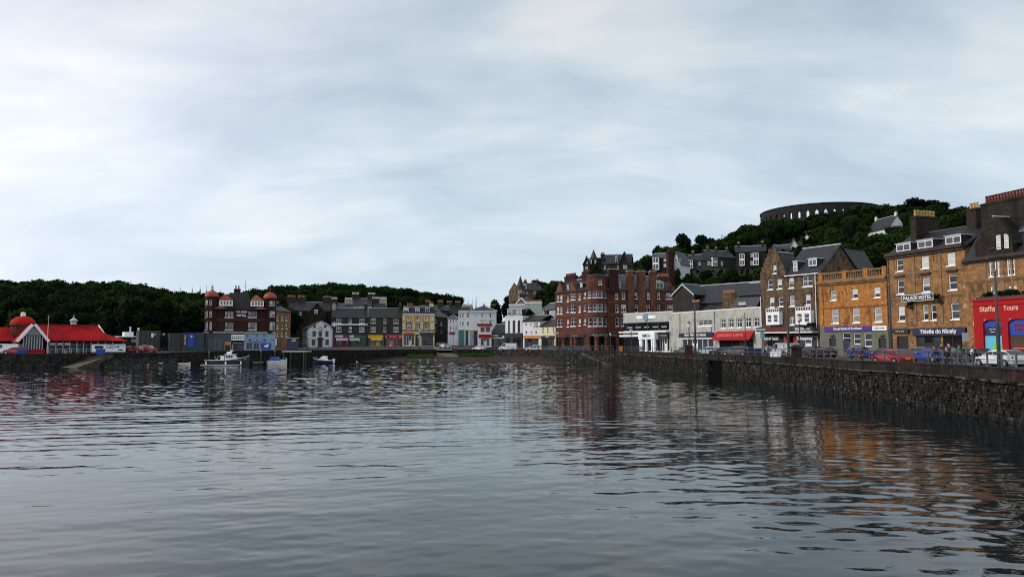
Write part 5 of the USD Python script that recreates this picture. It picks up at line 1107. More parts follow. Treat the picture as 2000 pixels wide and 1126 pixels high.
# rear tenements above the grey blocks
for (pa, pb, da, top, eav, zb, lab, mat, ch) in ((562, 645, 272, 590, 606, 4, 'high dark gabled tenement with chimney stacks behind the white inn', 'stone_sooty', (.06, .3, .92)), (640, 690, 290, 593, 602, 5, 'dark tenement roof with a row of pale chimney pots above the grey hotel', 'stone_dark', (.2, .8)), (686, 732, 300, 583, 596, 6, 'rear building with a white top storey above the grey hotel roofs', 'render_white', (.15, .85)), (728, 752, 296, 592, 604, 6, 'small stone house with two chimneys above the grey hotel roofs', 'stone_grey', (.2, .8))):
    b = Bld('rear_tenement', lab, 'tenement', pa, da, pb, da - 3, zb=zb, D=11); m = (pa + pb) / 2; H = b.z(m, eav); RZ = b.z(m, top, 5.5)
    b.windows([(pa + (pb - pa) * k, eav + 5, 4, 6) for k in (.3, .5, .7)], H, mat, gable=RZ); b.gable(H, RZ, 'slate_blue', o=0)
    for k in ch: b.chimney(b.W * k, 5.5, H - 1, RZ + 1.8, 3.0, 1.0, 'stone_dark' if k != .8 else 'sandstone_pale', 6, 'offwhite' if pa > 600 else 'clay', 'x', .7)
    if pa == 562:
        xa, xb = b.x(600), b.x(636); b.put('gable', MB().ext(Polygon([(xa, 0), (xb, 0), (xb, H - 1), ((xa + xb) / 2, RZ - .5), (xa, H - 1)]), -1.2, -.7).box(xa, xb, -.69, -.03, 0, H - 1.2), mat); b.gable_front(H - 1, RZ - .5, xa, xb, -1.2, 5, 'slate_blue'); b.window(b.rect(617.5, 608, 7, 8, -1.2), 'm', y=-1.3)
b = Bld('white_gabled_inn', 'white gabled inn with black windows and arched doorway on the quay', 'inn', 600.8, 246, 647, 244, zb=3.4, D=11)
HL = b.z(601, 641); apex = b.z(625.5, 625.6)
R = [b.rect(*q) for q in ((614.5, 637.3, 5, 6), (635.4, 637, 5, 6), (613.6, 651.5, 6.5, 11), (626, 651.5, 5.8, 11), (638.5, 651.5, 6.5, 11), (612.4, 668, 7, 12), (638.8, 668, 7, 11))]
dr = b.rect(625.5, 668.5, 9, 14); dr = (dr[0], dr[1], .1, dr[3])
b.wall(HL, 'render_white', R + [dr], poly=[(0, 0), (b.W, 0), (b.W, b.z(646, 637.5)), (b.x(638), b.z(638, 631)), (b.x(625.5), apex), (0, HL)])
for r in R: b.window(r, 's', 'glass_dark', 'black_paint')
b.box('door', 'black_paint', dr[0] + .02, dr[1] - .02, .1, .2, .1, dr[3] - .02); b.put('door_hood', MB().ext(Polygon([((dr[0] + dr[1]) / 2 + 1.1 * math.cos(q), dr[3] - .3 + .9 * math.sin(q)) for q in np.linspace(0, math.pi, 9)]), -.3, -.003), 'black_paint')
b.slabroof([[(-.3, b.D, HL - .2), (-.3, -.1, HL - .2), (b.x(625.5), -.1, apex + .1), (b.x(625.5), b.D, apex + .1)], [(b.W + .3, -.1, HL + .2), (b.W + .3, b.D, HL + .2), (b.x(625.5), b.D, apex + .1), (b.x(625.5), -.1, apex + .1)]], 'slate_dark')
b.sign('THE', b.x(621), b.x(630), b.z(625, 640.5), b.z(625, 637.5), None, 'black_paint', -.02, .01, 1.0, parent=b.p); b.sign('OBAN INN', b.x(619), b.x(632), b.z(625, 645), b.z(625, 641.5), None, 'black_paint', -.02, .01, 1.1, parent=b.p)
b = Bld('white_inn_side_wing', 'white side wing of the inn with narrow windows along the pier lane', 'building', 590.5, 254, 600.8, 246.2, zb=3.4, D=8)
H = b.z(596, 641.5); fit(b, [(b.rect(p, py, 1.6, h),) for p in (593.3, 596.3, 599) for py, h in ((652, 10), (667, 12))], H, 'render_white', frame='black_paint'); b.slabroof([[(-.3, -.3, H), (b.W, -.3, H), (b.W, 5, H + 2.6), (-.3, 5, H + 2.6)], [(b.W, 8, H), (-.3, 8, H), (-.3, 5, H + 2.6), (b.W, 5, H + 2.6)]], 'slate_dark')
b = Bld('amber_tenement', 'amber sandstone tenement with three rows of windows just right of the domed hotel', 'tenement', 537, 232, 567, 240, zb=3.2, D=9)
H = b.z(552, 607); fit(b, [(b.rect(p, py, 4, 9),) for p in (542, 551, 559.5) for py in (621, 637, 652)], H, 'stone_tan'); b.gable(H, b.z(552, 597, 4.5), 'slate_dark', ridge='lead')
b.chimney(b.W - 1, 4.5, H, b.z(562, 594, 4.5), 2, .9, 'stone_sooty', 4); b.shopfront(.6, b.W - .6, b.z(552, 663), 'black_paint', n=4, door=1)
b = Bld('blue_ticket_kiosk', 'small blue quay kiosk with a pale notice panel beside the inn', 'kiosk', 560, 205, 583, 205, zb=2.9, D=3.5)
H = b.z(570, 660); b.wall(H, 'render_slateblue', [b.rect(574, 664, 8, 5)]); b.window(b.rect(574, 664, 8, 5), 'm', 'glass_curtain'); b.box('roof', 'offwhite', -.2, b.W + .2, -.3, 3.7, H + .003, H + .18)
# ------------------------------------------------------------------ the domed hotel on the pier
b = Bld('domed_pier_hotel', 'dark red brick hotel with two copper-red domed towers and white dormer windows', 'hotel', 398, 197, 537.5, 197, zb=2.75, D=13)
H = b.z(468, 602); zc = b.z(468, 650)
rows = []
for py, h in ((613.5, 11.5), (636.5, 15)):
    for px in (403.3, 411.5, 441.8, 447.7, 453.5, 487, 493, 499, 528.7, 534.2): rows.append((b.rect(px, py, 4.2, h),))
plain('trim_crimson', (.10, .03, .02), .9, var=.4)
masonry('stone_maroon', (0.055, 0.018, 0.013), (0.03, 0.011, 0.009), (0.018, 0.009, 0.008), 0.5, 0.2, grime=(.5, .7), gcol=(.012, .008, .007))
xs = b.x(476.5)
gh = [(b.x(407), b.x(416), .3, zc - 1.0), (b.x(417.5), b.x(425), .3, zc - 1.0), (b.x(426.5), b.x(434), .3, zc - 1.0), (b.x(440), b.x(449), .1, zc - 2.6), (b.x(453), b.x(475), .4, zc - 2.0), (b.x(481), b.x(493), .3, b.z(487, 669)), (b.x(495), b.x(506.5), .3, b.z(487, 669))]
b.wall(H, 'stone_maroon', [q[0] for q in rows], low=zc)
for q in rows: b.window(q[0], 's', None, sill=True)
b.put('ground_floor', MB().ext(sbox(.3, 0, xs, zc - .01).difference(unary_union([sbox(h[0], h[2], h[1], h[3]) for h in gh[:5]])), -.2, .4).box(0.3, .7, .4, 12, 0, zc - .01).box(.7, b.W - .7, 1.2, 1.3, 0, zc - .05), 'render_slateblue')
b.put('blue_shopfront', MB().ext(sbox(xs + .003, 0, b.W, zc - .01).difference(unary_union([sbox(h[0], h[2], h[1], h[3]) for h in gh[5:]])), -.2, .4).box(b.W - .4, b.W, .4, 12, 0, zc - .01), 'render_lightblue')
for h in gh[:3] + gh[5:]: b.window(h, 'm', 'glass_dark', 'grey_paint', y=0)
b.box('shop_door', 'black_paint', gh[3][0], gh[3][1], .1, .2, .1, gh[3][3]); b.put('shop_hoarding', MB().box(b.x(438.5), b.x(450.5), -.35, -.22, b.z(444, 673.5), b.z(444, 666.5)).box(b.x(438.5), b.x(440), -.35, -.22, 0.02, b.z(444, 673.5)).box(b.x(449), b.x(450.5), -.35, -.22, 0.02, b.z(444, 673.5)), 'orange_paint')
x0, x1, z0, z1 = b.x(451.3), b.x(476.8), b.z(464, 664.5), b.z(464, 653)
f = MB().box(x0, x1, -.6, -.22, z0, z0 + .35).box(x0, x1, -.6, -.22, z1 - .3, z1).box(x0, x1, -.58, -.22, z0 + .62 * (z1 - z0), z0 + .62 * (z1 - z0) + .14)
for k in range(7): f.box(x0 + k * (x1 - x0 - .2) / 6, x0 + k * (x1 - x0 - .2) / 6 + .2, -.59, -.23, z0 + .3, z1 - .3)
f = b.put('oriel_window', f, 'white_paint'); b.box('pane', 'glass_dim', x0 + .1, x1 - .1, -.5, -.45, z0 + .3, z1 - .3, parent=f)
b.sign("PIERS BOATS", b.x(453), b.x(475), z0 - 1.0, z0 - .3, 'black_paint', 'sandstone_pale', -.35, .14, .5); b.shopfront(b.x(453), b.x(475), zc - 2.1 - .6, 'black_paint', n=4, door=1, y=0)
b.sign('OBAN VITALS', b.x(486), b.x(518), b.z(500, 666), b.z(500, 661.3), 'blue_paint', 'white_paint', -.34, .13, .75)
b.box('poster_panel', 'blue_paint', b.x(509), b.x(529), -.3, -.21, .4, b.z(518, 669)); b.put('poster_art', MB().ext(Polygon([(b.x(515), 1.0), (b.x(517), 1.5), (b.x(520), 1.35), (b.x(523), 1.9), (b.x(525), 1.2), (b.x(522), .8)]), -.33, -.301), 'white_paint')
for px in (483, 502, 515.5): b.window(b.rect(px, 655, 4.5, 4), 'p', 'glass_dark', 'grey_paint', y=-.25)
b.sign('SEA', b.x(530), b.x(536), b.z(533, 672), b.z(533, 656), None, 'navy', -.22, .01, .22, parent=b.p)
b.put('cornice', MB().box(-.1, b.W + .1, -.5, .02, zc, zc + .35), 'sandstone_pale'); b.cornice(b.z(468, 624.5), 'trim_crimson', .2, .15, name='string_course')
b.sign('COLUMBA', b.x(459), b.x(482), b.z(470, 612), b.z(470, 605.5), None, 'white_paint', -.35, .2, 1.25, parent=b.p, name='sign'); b.sign('HOTEL', b.x(460), b.x(481), b.z(470, 619), b.z(470, 612.5), None, 'white_paint', -.35, .2, 1.25, parent=b.p)
zt = b.z(468, 570.5)
b.put('roof', MB().box(.4, b.W - .4, .5, 12.5, H - .2, H - .01).slab([(b.x(441), .3, H), (b.x(489), .3, H), (b.x(484), 2.2, zt), (b.x(446), 2.2, zt)], .3).box(b.x(446), b.x(484), 2.2, 11, H, zt).slab([(b.x(424), 1.0, H), (b.x(512), 1.0, H), (b.x(508), 5, H + 2.2), (b.x(428), 5, H + 2.2)], .3), 'slate_dark')
b.chimney(b.x(462), 5, zt - .5, b.z(462, 564, 5), 1.6, .9, 'stone_crimson', 2, 'clay_red', 'x', .9)
b.put('aerial', MB().cyl((b.x(478.5), 5, zt), (b.x(478.5), 5, b.z(478, 547, 5)), .05).cyl((b.x(476.5), 5, b.z(478, 560, 5)), (b.x(480.5), 5, b.z(478, 560, 5)), .04).cyl((b.x(477), 5, b.z(478, 556, 5)), (b.x(480), 5, b.z(478, 556, 5)), .04), 'dark_metal')
for pa, pb in ((426, 452.5), (488, 513.5)):
    xa, xb = b.x(pa), b.x(pb); z0, z1 = b.z(440, 597), b.z(440, 586)
    d = b.box('dormer', 'stone_maroon', xa, xb, -.1, 3.5, H - .5, z0)
    fr = MB().box(xa, xb, -.3, 3, z0 + .002, z0 + .25).box(xa, xb, -.3, 3, z1 - .3, z1)
    for k in range(5): fr.box(xa + k * (xb - xa - .3) / 4, xa + k * (xb - xa - .3) / 4 + .3, -.29, 2.9, z0 + .25, z1 - .3)
    fr = b.put('dormer_window', fr, 'white_paint', d); b.box('pane', 'glass_blue', xa + .1, xb - .1, -.1, -.05, z0 + .25, z1 - .3, parent=fr)
    xm = (xa + xb) / 2 - .3; b.put('dormer_roof', MB().hexa([(xa - .3, -.5, z1), (xb + .1, -.5, z1), (xb + .1, 4, z1), (xa - .3, 4, z1), (xm - .1, 1.6, b.z(437, 573)), (xm + .1, 1.6, b.z(437, 573)), (xm + .1, 1.9, b.z(437, 573)), (xm - .1, 1.9, b.z(437, 573))]), 'tile_red', d)
for (pc, base, top, dz) in ((411, 578.5, 566.5, 0), (526, 581.5, 570, 0)):
    xc = b.x(pc); R = 12.3 / FPX * 197; zb_, zt_ = b.z(pc, base), b.z(pc, top)
    t = b.put('corner_tower', MB().lathe([(R * .98, zc), (R * .98, zb_ - .5), (R * 1.08, zb_ - .45), (R * 1.08, zb_)], (xc, R * .55, 0), 8), 'stone_maroon')
    n = 8; pr = [(R * 1.05 * math.cos(q), (zt_ - zb_) * math.sin(q)) for q in np.linspace(0, math.pi / 2 - .02, n)]
    b.put('dome', MB().lathe(pr, (xc, R * .55, zb_ + .003), 20), 'tile_red', t, smooth=True); b.put('finial', MB().lathe([(.2, 0), (.1, .5), (.2, .7), (.02, 1.6)], (xc, R * .55, zt_), 8), 'clay_red', t)
    for k, px in enumerate((pc - 7, pc + .6) if pc < 450 else (pc + 3, pc + 8)):
        for py, h in ((591 + (2 if pc > 450 else 0), 10), (613.5, 11.5), (636.5, 15)):
            r = b.rect(px, py, 4.2, h, -R * .42); b.window(r, 's', None, y=-R * .43 - .02 if abs(px - pc) < 4 else -R * .33, parent=None)
for px in (430, 508): b.put('oriel_roof', MB().lathe([(1.9, 0), (.2, 1.0), (.02, 1.1)], (b.x(px - 1), .2, H - .2), 8), 'stone_trim_red')
b.box('side_sign', 'white_paint', b.W + .05, b.W + .3, -.6, .6, b.z(537, 674), b.z(537, 661))
# ------------------------------------------------------------------ left: pier restaurant and sheds
masonry('brick_red', (0.15, 0.03, 0.02), (0.10, 0.02, 0.014), (0.05, 0.025, 0.02), .35, .12, grime=(.5, .72))
M['roof_red'] = plain('roof_red', (0.40, 0.006, 0.008), .75, spec=.15, var=.45, vs=.35)
b = Bld('red_roofed_restaurant', 'glass-walled pier restaurant under a ribbed bright red roof with a white front gable', 'restaurant', 39, 162, 243, 162, zb=2.42, D=12)
zE, zR = b.z(150, 664.5), b.z(150, 635, 6)
xa, xe, xr = b.x(88), b.x(248), b.x(190.7, 6)
rq = [(xa, -.8, zE), (xe, -.8, zE), (b.x(201, 3.4), 3.4, b.z(201, 648, 3.4)), (xr, 6, zR), (b.x(70, 6), 6, zR)]
mb = MB()
mb.slab([(xa, -.8, zE), (b.x(212), -.8, zE), (xr, 6, zR), (b.x(66, 6), 6, zR)], .2).tri([(b.x(212), -.8, zE), (b.x(202, 3), 3.0, b.z(201, 650, 3)), (xr, 6, zR)], .2).tri([(b.x(212), -.8, zE), (xe, -.8, zE), (b.x(202, 3), 3.0, b.z(201, 650, 3))], .2)
mb.tri([(xe, -.8, zE), (xe, 12.8, zE), (b.x(202, 3), 3.0, b.z(201, 650, 3))], .2).tri([(b.x(202, 3), 3.0, b.z(201, 650, 3)), (xe, 12.8, zE), (xr, 6, zR)], .2).slab([(xe, 12.8, zE), (0, 12.8, zE), (b.x(66, 6), 6, zR), (xr, 6, zR)], .2)
roof = b.put('roof', mb, 'roof_red')
ribs = MB(); x = xa + .6; xk = b.x(212)
while x < xk - .3:
    t1 = 1.0 if x < xr else (xk - x) / (xk - xr)
    y1, z1 = -.8 + 6.8 * t1, zE + (zR - zE) * t1
    ribs.hexa([(x - .04, -.8, zE), (x + .04, -.8, zE), (x + .04, y1, z1), (x - .04, y1, z1), (x - .04, -.8, zE + .13), (x + .04, -.8, zE + .13), (x + .04, y1, z1 + .13), (x - .04, y1, z1 + .13)]); x += .62
b.put('roof_ribs', ribs, 'roof_red', roof, kind='stuff')
b.put('ridge', MB().box(b.x(72, 6), xr, 5.85, 6.15, zR + .01, zR + .18), 'clay_red', roof); b.put('hip_trim', MB().cyl((xr, 5.9, zR + .1), (b.x(202, 3), 3.0, b.z(201, 650, 3) + .12), .14), 'white_paint', roof)
b.put('roof_vent', MB().box(b.x(142, 6) - .5, b.x(142, 6) + .5, 5.6, 6.4, zR + .15, zR + 1.0).lathe([(.9, 1.0), (.1, 1.7), (.04, 2.3)], (b.x(142, 6), 6, zR), 8), 'lead', roof)
# glazed wall: posts and panes
x0 = b.x(93); n = 11; x1 = b.x(242)
b.put('wall', MB().box(x0, x1, .2, .5, 0, .5).box(x0, x1, .3, .5, zE - .7, zE - .1).box(x1 - .4, x1, .5, 11.5, 0, zE - .1).box(.0, x1 - .4, 11.1, 11.5, 0, zE - .1).box(0, .4, 5, 11.1, 0, zE - .1).box(.5, x1 - .5, 4.5, 4.6, 0, zE - .1), 'stone_dark')
for i, px in enumerate((93.5, 95.5, 109.5, 123.5, 137, 150.5, 163.5, 178, 192, 206, 220, 241)):
    b.put('post', MB().box(b.x(px) - .09, b.x(px) + .09, .1, .3, 0, zE - .15), 'lead')
PXS = (95.5, 109.5, 123.5, 137, 150.5, 163.5, 178, 192, 206, 220, 241)
for pa, pb in zip(PXS[:-1], PXS[1:]): b.put('pane', MB().box(b.x(pa) + .1, b.x(pb) - .1, .22, .26, .5, zE - .7), 'glass_dark')
b.put('handrail', MB().box(x0, b.x(180), -1.4, -1.34, 1.0, 1.07).box(x0, b.x(180), -1.4, -1.34, .45, .5), 'lead')
for px in (96, 110, 124, 138, 152, 166, 179): b.put('rail_post', MB().box(b.x(px) - .04, b.x(px) + .04, -1.41, -1.33, 0, 1.0), 'lead')
for px in (102, 117, 131): b.put('hanging_sign', MB().box(b.x(px) - .5, b.x(px) + .5, -.3, -.22, zE - 1.0, zE - .45), 'lead')
sx0, sx1 = b.x(176.5), b.x(242)
sg = b.box('banner_board', 'white_paint', sx0, sx1, -1.5, -1.4, b.z(210, 686.5), b.z(210, 672))
b.box('banner_slot', 'black_paint', b.x(182), b.x(199), -1.53, -1.501, b.z(190, 680), b.z(190, 674.5), parent=sg)
el = Polygon([(b.x(214) + 1.0 * math.cos(q), b.z(214, 676.3) + .42 * math.sin(q)) for q in np.linspace(0, 6.28, 25)])
b.put('banner_emblem', MB().ext(el.difference(el.buffer(-.1)), -1.53, -1.501).ext(Polygon([(b.x(214) + 1.0, b.z(214, 676.3)), (b.x(214) + 1.5, b.z(214, 676.3) + .35), (b.x(214) + 1.5, b.z(214, 676.3) - .35)]), -1.53, -1.501), 'black_paint', sg)
b.sign('OBAN', b.x(207), b.x(221), b.z(214, 678), b.z(214, 674.6), None, 'black_paint', -1.51, .01, .9, parent=sg)
b.sign('OYSTERS', b.x(226), b.x(240), b.z(233, 676.5), b.z(233, 673), None, 'grey_paint', -1.51, .01, .9, parent=sg); b.put('banner_fish', MB().ball((b.x(233), -1.5, b.z(233, 683)), (.55, .05, .14), 2), 'navy', sg)
b.box('plinth', 'navy', sx0, sx1, -1.4, .15, 0.02, b.z(210, 686.8))
# front gable with white bargeboards
gx0, gx1, gm = b.x(38, -3), b.x(91, -3), b.x(64.5, -3); gz0, gz1 = b.z(38, 668, -3), b.z(64.5, 635, -3)
g = b.put('front_gable', MB().ext(Polygon([(gm - 1.4, gz1 - 1.9), (gm + 1.4, gz1 - 1.9), (gm + .1, gz1 - .3), (gm - .1, gz1 - .3)]), -2.9, -2.6), 'grey_paint')
b.put('bargeboard', MB().slab([(gx0 - .2, -3.3, gz0), (gm, -3.3, gz1), (gm, -2.6, gz1), (gx0 - .2, -2.6, gz0)], -.5), 'white_paint', g); b.put('bargeboard', MB().slab([(gm, -3.3, gz1), (gx1 + .2, -3.3, gz0), (gx1 + .2, -2.6, gz0), (gm, -2.6, gz1)], -.5), 'white_paint', g)
b.slabroof([[(gx0 - .2, 5, gz0 + .1), (gx0 - .2, -2.59, gz0 + .1), (gm, -2.59, gz1 + .1), (gm, 5, gz1 + .1)], [(gx1 + .2, -2.59, gz0 + .1), (gx1 + .2, 5, gz0 + .1), (gm, 5, gz1 + .1), (gm, -2.59, gz1 + .1)]], 'roof_red', name='gable_roof')
b.put('gable_glass', MB().ext(Polygon([(gx0 + .7, .4), (gx1 - .7, .4), (gx1 - .7, gz0 + .2), (gm + 1.3, gz1 - 1.9), (gm - 1.3, gz1 - 1.9), (gx0 + .7, gz0 + .2)]), -2.5, -2.45), 'glass_dark', g)
for k in range(8):
    x = gx0 + .7 + k * (gx1 - gx0 - 1.4) / 7; zt = min(gz1 - 1.9, gz0 + .2 + max(0, 1 - abs(x - gm) / (gx1 - gm)) * (gz1 - gz0) * .9)
    b.put('post', MB().box(x - .07, x + .07, -2.7, -2.5, 0, zt), 'lead', g)
b.put('gable_plinth', MB().box(gx0 + .5, gx1 - .5, -2.8, -2.4, 0, .45).box(gx1 - .7, gx1 - .5, -2.4, .2, 0, gz0), 'red_paint', g)
# domed brick tower behind it
b2 = Bld('domed_brick_tower', 'round brick tower with a bright red dome and small white lantern', 'tower', 20, 170, 75, 170, zb=2.42, D=6)
cx, R = b2.W / 2 + .1, 21.6 / FPX * 170
zd = b2.z(47, 632.5)
b2.put('wall', MB().lathe([(R * .98, 0), (R * .98, zd - .3), (R * 1.08, zd - .28), (R * 1.08, zd)], (cx, R, 0), 16), 'brick_red')
b2.put('dome', MB().lathe([(R * math.cos(q), (b2.z(47, 616) - zd) * math.sin(q)) for q in np.linspace(0, math.pi / 2 - .03, 12)], (cx, R, zd + .003), 28), 'roof_red', smooth=True)
zl = b2.z(47, 616.2)
b2.put('lantern', MB().box(cx - .4, cx + .4, R - .4, R + .4, zl - .2, zl + .65).lathe([(.62, .65), (.05, .95)], (cx, R, zl), 8), 'white_paint')
b2.put('wing_roof', MB().slab([(cx - R - 5, R - 3.5, b2.z(9, 665)), (cx - R + .2, R - 3.5, b2.z(9, 665)), (cx - R + .2, R + 1, b2.z(9, 638)), (cx - R - 5, R + 1, b2.z(9, 638))], .2), 'roof_red')
b2.put('wing_wall', MB().box(cx - R - 5, cx - R, R - 3, R + 4, 0, b2.z(9, 666)), 'glass_dark')
b2.put('wing_post', MB().box(b2.x(8) - .1, b2.x(8) + .1, .2, .4, 0, b2.z(9, 666)), 'lead')
b2.put('low_gable_wall', MB().ext(Polygon([(cx + R * .2, 0), (cx + R + 1, 0), (cx + R + 1, 3.0), (cx + R * .4, 3.2)]), -.8, -.3), 'brick_red')
# timber clad sheds
def shed(pa, pb, d, top, name, label, mat='timber', D=8, base=684, boards=True):
    b = Bld(name, label, 'shed', pa, d, pb, d, zb=at((pa + pb) / 2, base, d)[2], D=D); H = b.z((pa + pb) / 2, top)
    b.wall(H, mat); b.box('roof', 'dark_metal', -.1, b.W + .1, -.1, D + .1, H + .003, H + .15)
    if boards:
        n = int(b.W / .32)
        for i in range(n): b.put('board', MB().box(i * b.W / n + .012, (i + 1) * b.W / n - .012, -.06 - .02 * (i % 3), -.003, .05, H - .03), ('timber', 'timber_b', 'timber_c')[i % 3])
    return b, H
plain('timber_b', (0.036, 0.034, 0.032), .9, var=.4, vs=3); plain('timber_c', (0.062, 0.057, 0.052), .9, var=.4, vs=3)
b, H = shed(271, 313, 186, 646.5, 'timber_clad_shed', 'grey vertical-boarded block with a small white poster, left of the gap')
b.box('poster', 'white_paint', b.x(294.5), b.x(299), -.16, -.105, b.z(297, 658.5), b.z(297, 650.5)); b.box('poster', 'grey_paint', b.x(299.5), b.x(304), -.16, -.105, b.z(297, 654.5), b.z(297, 650.5))
b, H = shed(313.4, 330, 190, 652, 'stair_block', 'recessed dark block with a timber stair between two boarded sheds', 'stone_dark', boards=False)
b.put('stair_flight', MB().hexa([(b.x(322), -1.6, 3.4), (b.x(322.8), -1.6, 3.2), (b.x(322.8), -.4, 3.2), (b.x(322), -.4, 3.4), (b.x(333), -1.6, .3), (b.x(334), -1.6, .1), (b.x(334), -.4, .1), (b.x(333), -.4, .3)]), 'timber_c'); b.box('wall_lamp', 'lamp_clear', b.x(319) - .2, b.x(319) + .2, -.3, -.02, b.z(319, 654), b.z(319, 650.5))
b, H = shed(330.4, 358, 186, 651.5, 'timber_clad_shed', 'lower grey vertical-boarded block right of the stair, beside the blue poster')
b, H = shed(358.4, 382, 186, 650.5, 'blue_poster_shed', 'shed front with a tall blue information poster and white lettering', 'black_paint', boards=False)
b.box('poster', 'blue_paint', b.x(367), b.x(380), -.12, -.02, b.z(373, 678), b.z(373, 651.5)); b.put('poster_mark', MB().ext(Polygon([(b.x(371), b.z(373, 655)), (b.x(373.5), b.z(373, 659)), (b.x(376), b.z(373, 655))]), -.15, -.121), 'white_paint')
for i, ch in enumerate('OBAN'): b.sign(ch, b.x(359.5), b.x(363.5), b.z(361, 658 + i * 5), b.z(361, 653.6 + i * 5), None, 'white_paint', -.02, .01, 1.0, parent=b.p)
b, H = shed(382.4, 399, 186, 650, 'corrugated_shed', 'slate-blue corrugated shed against the domed hotel', 'render_slateblue', boards=False)
for i in range(12): b.put('panel_rib', MB().box(i * b.W / 12, i * b.W / 12 + .07, -.08, -.003, .05, H - .02), 'render_slateblue')
b = Bld('flat_roof_office', 'low flat-roofed office with a white plant room and flue behind the restaurant', 'office', 233, 196, 272, 194, zb=2.5, D=9)
H = b.z(252, 658); b.wall(H, 'stone_dark', [b.rect(262, 664, 12, 6)]); b.window(b.rect(262, 664, 12, 6), 'g', 'glass_dim'); b.box('roof', 'white_paint', -.5, b.W + .3, -.6, 9.4, H + .003, H + .25); b.box('plant_room', 'white_paint', b.x(242.5), b.x(260.5), .5, 5, H + .26, b.z(252, 647.5)); b.put('flue', MB().cyl((b.x(255), 1.5, b.z(252, 648)), (b.x(255), 1.5, b.z(252, 637.5)), .2).cyl((b.x(255), 1.5, b.z(252, 637.5)), (b.x(255), 1.5, b.z(252, 637)), .35), 'offwhite')
# ------------------------------------------------------------------ buildings on the hills
def house(name, label, pa, da, pb, db, base, eave, ridge, wall, roof, wins, D=8, bays=(), chim=(), gablefront=None, trim=None, dormers=()):
    b = Bld(name, label, 'house', pa, da, pb, db, pyb=base, D=D); m = (pa + pb) / 2; H = b.z(m, eave); RZ = b.z(m, ridge, D / 2)
    b.wall(H, wall, [b.rect(*w[:4]) for w in wins], gable=RZ if not gablefront else None, low=-3.5,
           poly=None if not gablefront else [(0, -3.5), (b.W, -3.5), (b.W, H), (b.W / 2, RZ), (0, H)])
    for w in wins: b.window(b.rect(*w[:4]), w[4] if len(w) > 4 else 's', 'glass_curtain' if len(w) < 6 else w[5])
    if gablefront: b.gable_front(H, RZ, 0, b.W, 0, D, roof, verge=trim)
    else: b.gable(H, RZ, roof)
    for k in chim: b.chimney(b.W * k, D / 2, H, RZ + 1.2, .9, .7, wall, 3, 'clay_yellow', 'x', .5)
    for (px, w, t, bt) in bays:
        x0, x1, z0, z1 = b.x(px - w / 2), b.x(px + w / 2), b.z(px, bt), b.z(px, t)
        f = b.put('bay_window', MB().box(x0, x1, -.8, -.01, z0, z0 + .3).box(x0, x1, -.8, -.01, z1 - .3, z1).box(x0, x1, -.8, -.01, (z0 + z1) / 2 - .35, (z0 + z1) / 2 + .35).box(x0, x0 + .2, -.79, -.01, z0 + .3, z1 - .3).box(x1 - .2, x1, -.79, -.01, z0 + .3, z1 - .3).box((x0 + x1) / 2 - .1, (x0 + x1) / 2 + .1, -.79, -.01, z0 + .3, z1 - .3).box(x0 + .2, x1 - .2, -.4, -.3, z0 + .3, z1 - .3), 'white_paint' if wall != 'stone_grey' else 'offwhite')
        b.put('pane', MB().box(x0 + .2, x1 - .2, -.7, -.65, z0 + .3, z1 - .3), 'glass_dim', f); b.put('bay_roof', MB().ext(Polygon([(x0 - .2, z1), (x1 + .2, z1), ((x0 + x1) / 2, z1 + 1.0)]), -1.0, .3), roof, f)
    return b
house('hillside_villa', 'dark stone villa with white bay windows and white bargeboards above the brown hotel', 1441, 282, 1500, 279, 519, 490.5, 480, 'stone_sooty', 'slate_blue', [(1468, 498, 5, 9), (1468, 513, 6, 9)], bays=((1453, 10, 495, 519), (1480.5, 11, 493, 518)), chim=(.1, .92), trim='white_paint')
house('hillside_terrace', 'long low dark stone villa with many grey gables below the pine trees', 1345, 288, 1392, 285, 524, 508, 497, 'stone_grey', 'slate_blue', [(1366, 514, 4, 8), (1384, 513, 6, 8)], bays=((1352, 9, 507, 524),), chim=(.2, .75))
house('hillside_terrace', 'dark stone villa with a grey gabled bay, right half of the long villa row', 1392.5, 285, 1440, 290, 522, 502, 491, 'stone_grey', 'slate_blue', [(1410, 514, 4, 9, 's', 'glass_blind')], bays=((1397, 9, 503, 520),), chim=(.15, .5, .95))
house('hillside_villa', 'narrow villa with cream bay windows beside the tall crimson chimney', 1276, 268, 1303, 266, 529, 503, 495, 'stone_sooty', 'slate_pale', [(1299, 507, 6, 7, 'm', 'glass_blind'), (1299, 517.5, 6, 7, 'm', 'glass_blind')], bays=((1284, 12, 502, 527),))
house('white_hillside_house', 'white gable-fronted house right of the tall crimson chimney', 1315, 270, 1332, 268, 528, 514, 495, 'render_cool', 'slate_pale', [(1319, 508, 4, 7), (1326, 508, 4, 7)], gablefront=True)
house('white_hillside_house', 'long white house with pale slate roof, lowest of the three white houses under the tower', 1512, 322, 1550, 318, 497, 487, 478, 'render_white', 'slate_pale', [(1530, 492, 5, 5)])
house('white_hillside_house', 'white gabled house with a bay window, middle of the three white houses under the tower', 1547, 318, 1566, 317, 496, 483, 469, 'render_white', 'slate_pale', [(1556, 488, 6, 8, 'm'), (1562, 490, 3, 6)], gablefront=True)
house('white_hillside_house', 'small white gabled house, highest of the three white houses under the tower', 1571, 342, 1592, 340, 478, 470, 459, 'render_white', 'slate_pale', [(1579, 470, 4, 5)], gablefront=True)
house('white_hillside_house', 'white house with a steep slate roof beside the dark pines, left of the hotel chimneys', 1702, 326, 1744, 312, 458, 447, 427, 'render_white', 'slate_dark', [(1730, 453, 5, 7)], chim=(.03, .95))
